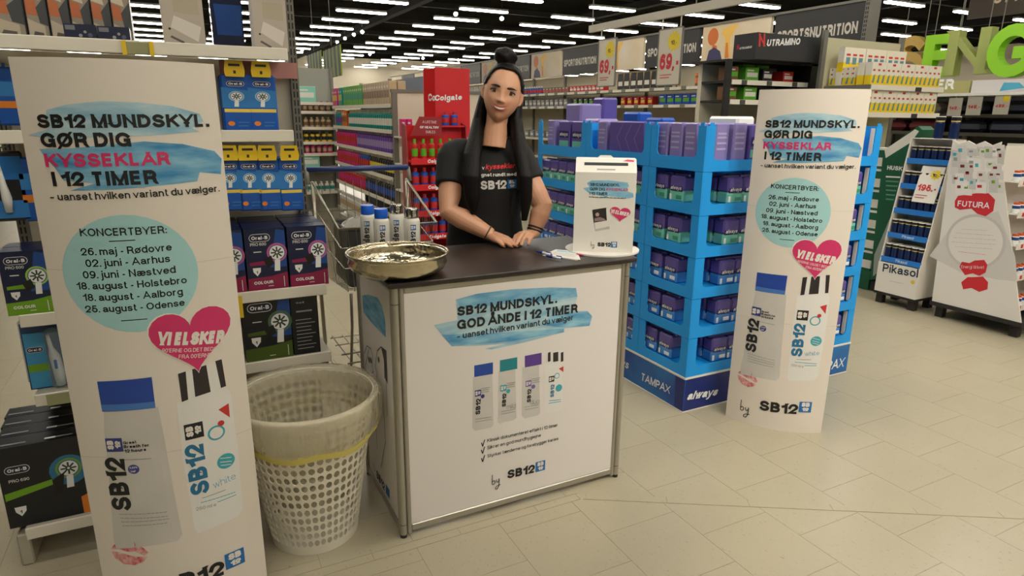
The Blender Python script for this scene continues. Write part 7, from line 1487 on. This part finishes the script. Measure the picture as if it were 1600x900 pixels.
# shirt print: laid on the chest (nearest point of the shirt along the print's own depth)
from mathutils.bvhtree import BVHTree
bvh = BVHTree.FromPolygons([v.co for v in shirt.data.vertices], [p.vertices for p in shirt.data.polygons])
def chest(u, v, l):
    o_ = tcz(v, u, .5)-OFF; h = bvh.ray_cast(o_, -FWD); p = h[0] if h[0] is not None else o_-FWD*.38
    return p+FWD*(l+.001)
def cuv(x, y): d = ray(x, y); p0 = tcz(1.2, 0, .11); k = (Vector((p0.x, p0.y, 0))-Vector((0, 0, 0))).dot(FWD)/Vector((d.x, d.y, 0)).dot(FWD); q = Vector((0, 0, H))+d*k; return (q-tcz(q.z)).dot(RGT), q.z
sp_ = Print(chest, cuv, .02); RED = flat(214, 40, 36, .7); SW = flat(222, 218, 212, .7)
sp_.text('v', (753, 265), (757, 265), SW, 'shirt_print', .012); sp_.text('kysseklar', (758.5, 265), (805, 263), RED, 'shirt_print', .012, .25); sp_.text('gnet rundt med', (752, 275.5), (807, 275), SW, 'shirt_print', .018); sp_.text('SB12', (751, 296), (792, 295), SW, 'shirt_print', .022, 0, 1.1); logo(sp_, cuv(800, 288), .036, LOGOB, SW, 'shirt_logo'); sp_.build(shirt)
# wrist bands
BAND = mat('leather_band', C(26, 24, 24), .5); fA, fB = (elA-wrA).normalized(), (elB-wrB).normalized()
def ringband(c, ax_, r, w_, name, mt):
    a = ax_.orthogonal().normalized(); b = ax_.cross(a); MB().tube([rel_(c)+(a*math.cos(2*PI*k/24)+b*math.sin(2*PI*k/24))*r for k in range(24)], w_, mt, 8, True).build(name, root, True)
ringband(wrA+fA*.018, fA, .0282, .0026, 'bracelet', flat(60, 50, 40, .4)); ringband(wrB+fB*.012, fB, .0285, .0042, 'wrist_band', BAND); ringband(wrB+fB*.024, fB, .0292, .0042, 'wrist_band', BAND)
# hair: cap, bun and two long falls
Hm = MB(); NV, NU = 48, 64; vs = []; fs = []; keep = {}
for layer in (1.0, .9):
    for i in range(NV+1):
        ph = PI*i/NV
        for j in range(NU):
            th_ = 2*PI*j/NU; x = math.sin(ph)*math.sin(th_); y = math.sin(ph)*math.cos(th_); z = math.cos(ph); vs.append(hp(x*.0825*layer, (y*.102*layer)-.09, z*.118*layer+.003))
def in_hair(i, j):
    ph = PI*(i+.5)/NV; th_ = 2*PI*(j+.5)/NU; x = math.sin(ph)*math.sin(th_); y = math.sin(ph)*math.cos(th_); z = math.cos(ph)
    line = .76-.60*min(1, abs(x)/.93)**4          # hairline over the brow, dropping to the temples
    if y > -.12: return z > line
    return z > -.75
O2 = (NV+1)*NU
for i in range(NV):
    for j in range(NU):
        if not in_hair(i, j): continue
        a, b, c, d = i*NU+j, i*NU+(j+1) % NU, (i+1)*NU+(j+1) % NU, (i+1)*NU+j; fs += [(a, b, c, d), (O2+d, O2+c, O2+b, O2+a)]
        for di, dj, e in ((-1, 0, (a, b)), (1, 0, (d, c)), (0, -1, (a, d)), (0, 1, (b, c))):
            ii, jj = i+di, (j+dj) % NU
            if ii < 0 or ii >= NV or not in_hair(ii, jj): fs.append((e[0], e[1], O2+e[1], O2+e[0]))
Hm.add(vs, fs, HAIR)
bn = PD(790, 88, D-.0); n_ = 16; vs = []; fs = []
for i in range(n_+1):
    for j in range(20): ph, th_ = PI*i/n_, 2*PI*j/20; r = 1+.05*math.sin(th_*3+ph*5); vs.append(bn+hR*(.047*r*math.sin(ph)*math.cos(th_))+FWD*(.04*r*math.sin(ph)*math.sin(th_))+hU*(.034*r*math.cos(ph)))
fs = [(i*20+j, i*20+(j+1) % 20, (i+1)*20+(j+1) % 20, (i+1)*20+j) for i in range(n_) for j in range(20)]; Hm.add(vs, fs, HAIR); Hm.tube([hp(-.01, -.085, .1), bn], [.036, .03], HAIR, 14)
def fall(pts, wid, dep):
    vs = []; n = 16
    for p, a, b in zip(pts, wid, dep):
        for k in range(n): an = 2*PI*k/n; vs.append(p+RGT*(a*math.cos(an))+FWD*(b*math.sin(an)))
    fs = [(i*n+k, i*n+(k+1) % n, (i+1)*n+(k+1) % n, (i+1)*n+k) for i in range(len(pts)-1) for k in range(n)]+[tuple(range(n))[::-1], tuple((len(pts)-1)*n+k for k in range(n))]; Hm.add(vs, fs, HAIR)
fall([hp(-.062, -.125, .05), hp(-.072, -.125, -.03), PD(748, 185, D+.04), PD(744, 212, D+.0), PD(738, 240, D-.07), PD(736, 275, D-.115), PD(738, 310, D-.115), PD(740, 335, D-.105)], [.018, .02, .024, .031, .036, .036, .03, .012], [.03, .04, .045, .05, .026, .018, .016, .008])
fall([hp(.062, -.125, .05), hp(.07, -.125, -.04), PD(806, 185, D+.04), PD(809, 212, D+.0), PD(815, 240, D-.06), PD(821, 275, D-.105), PD(822, 310, D-.105), PD(819, 345, D-.1)], [.018, .021, .025, .029, .031, .029, .025, .012], [.03, .04, .045, .05, .026, .018, .016, .008])
fall([hp(0, -.17, .02), hp(0, -.165, -.06), PD(778, 215, D+.1), PD(772, 250, D+.13), PD(768, 290, D+.13)], [.06, .07, .085, .085, .05], [.025, .03, .03, .022, .012])
hair = fused(Hm, 'hair', .0042, True, 2)
bpy.context.view_layer.update()
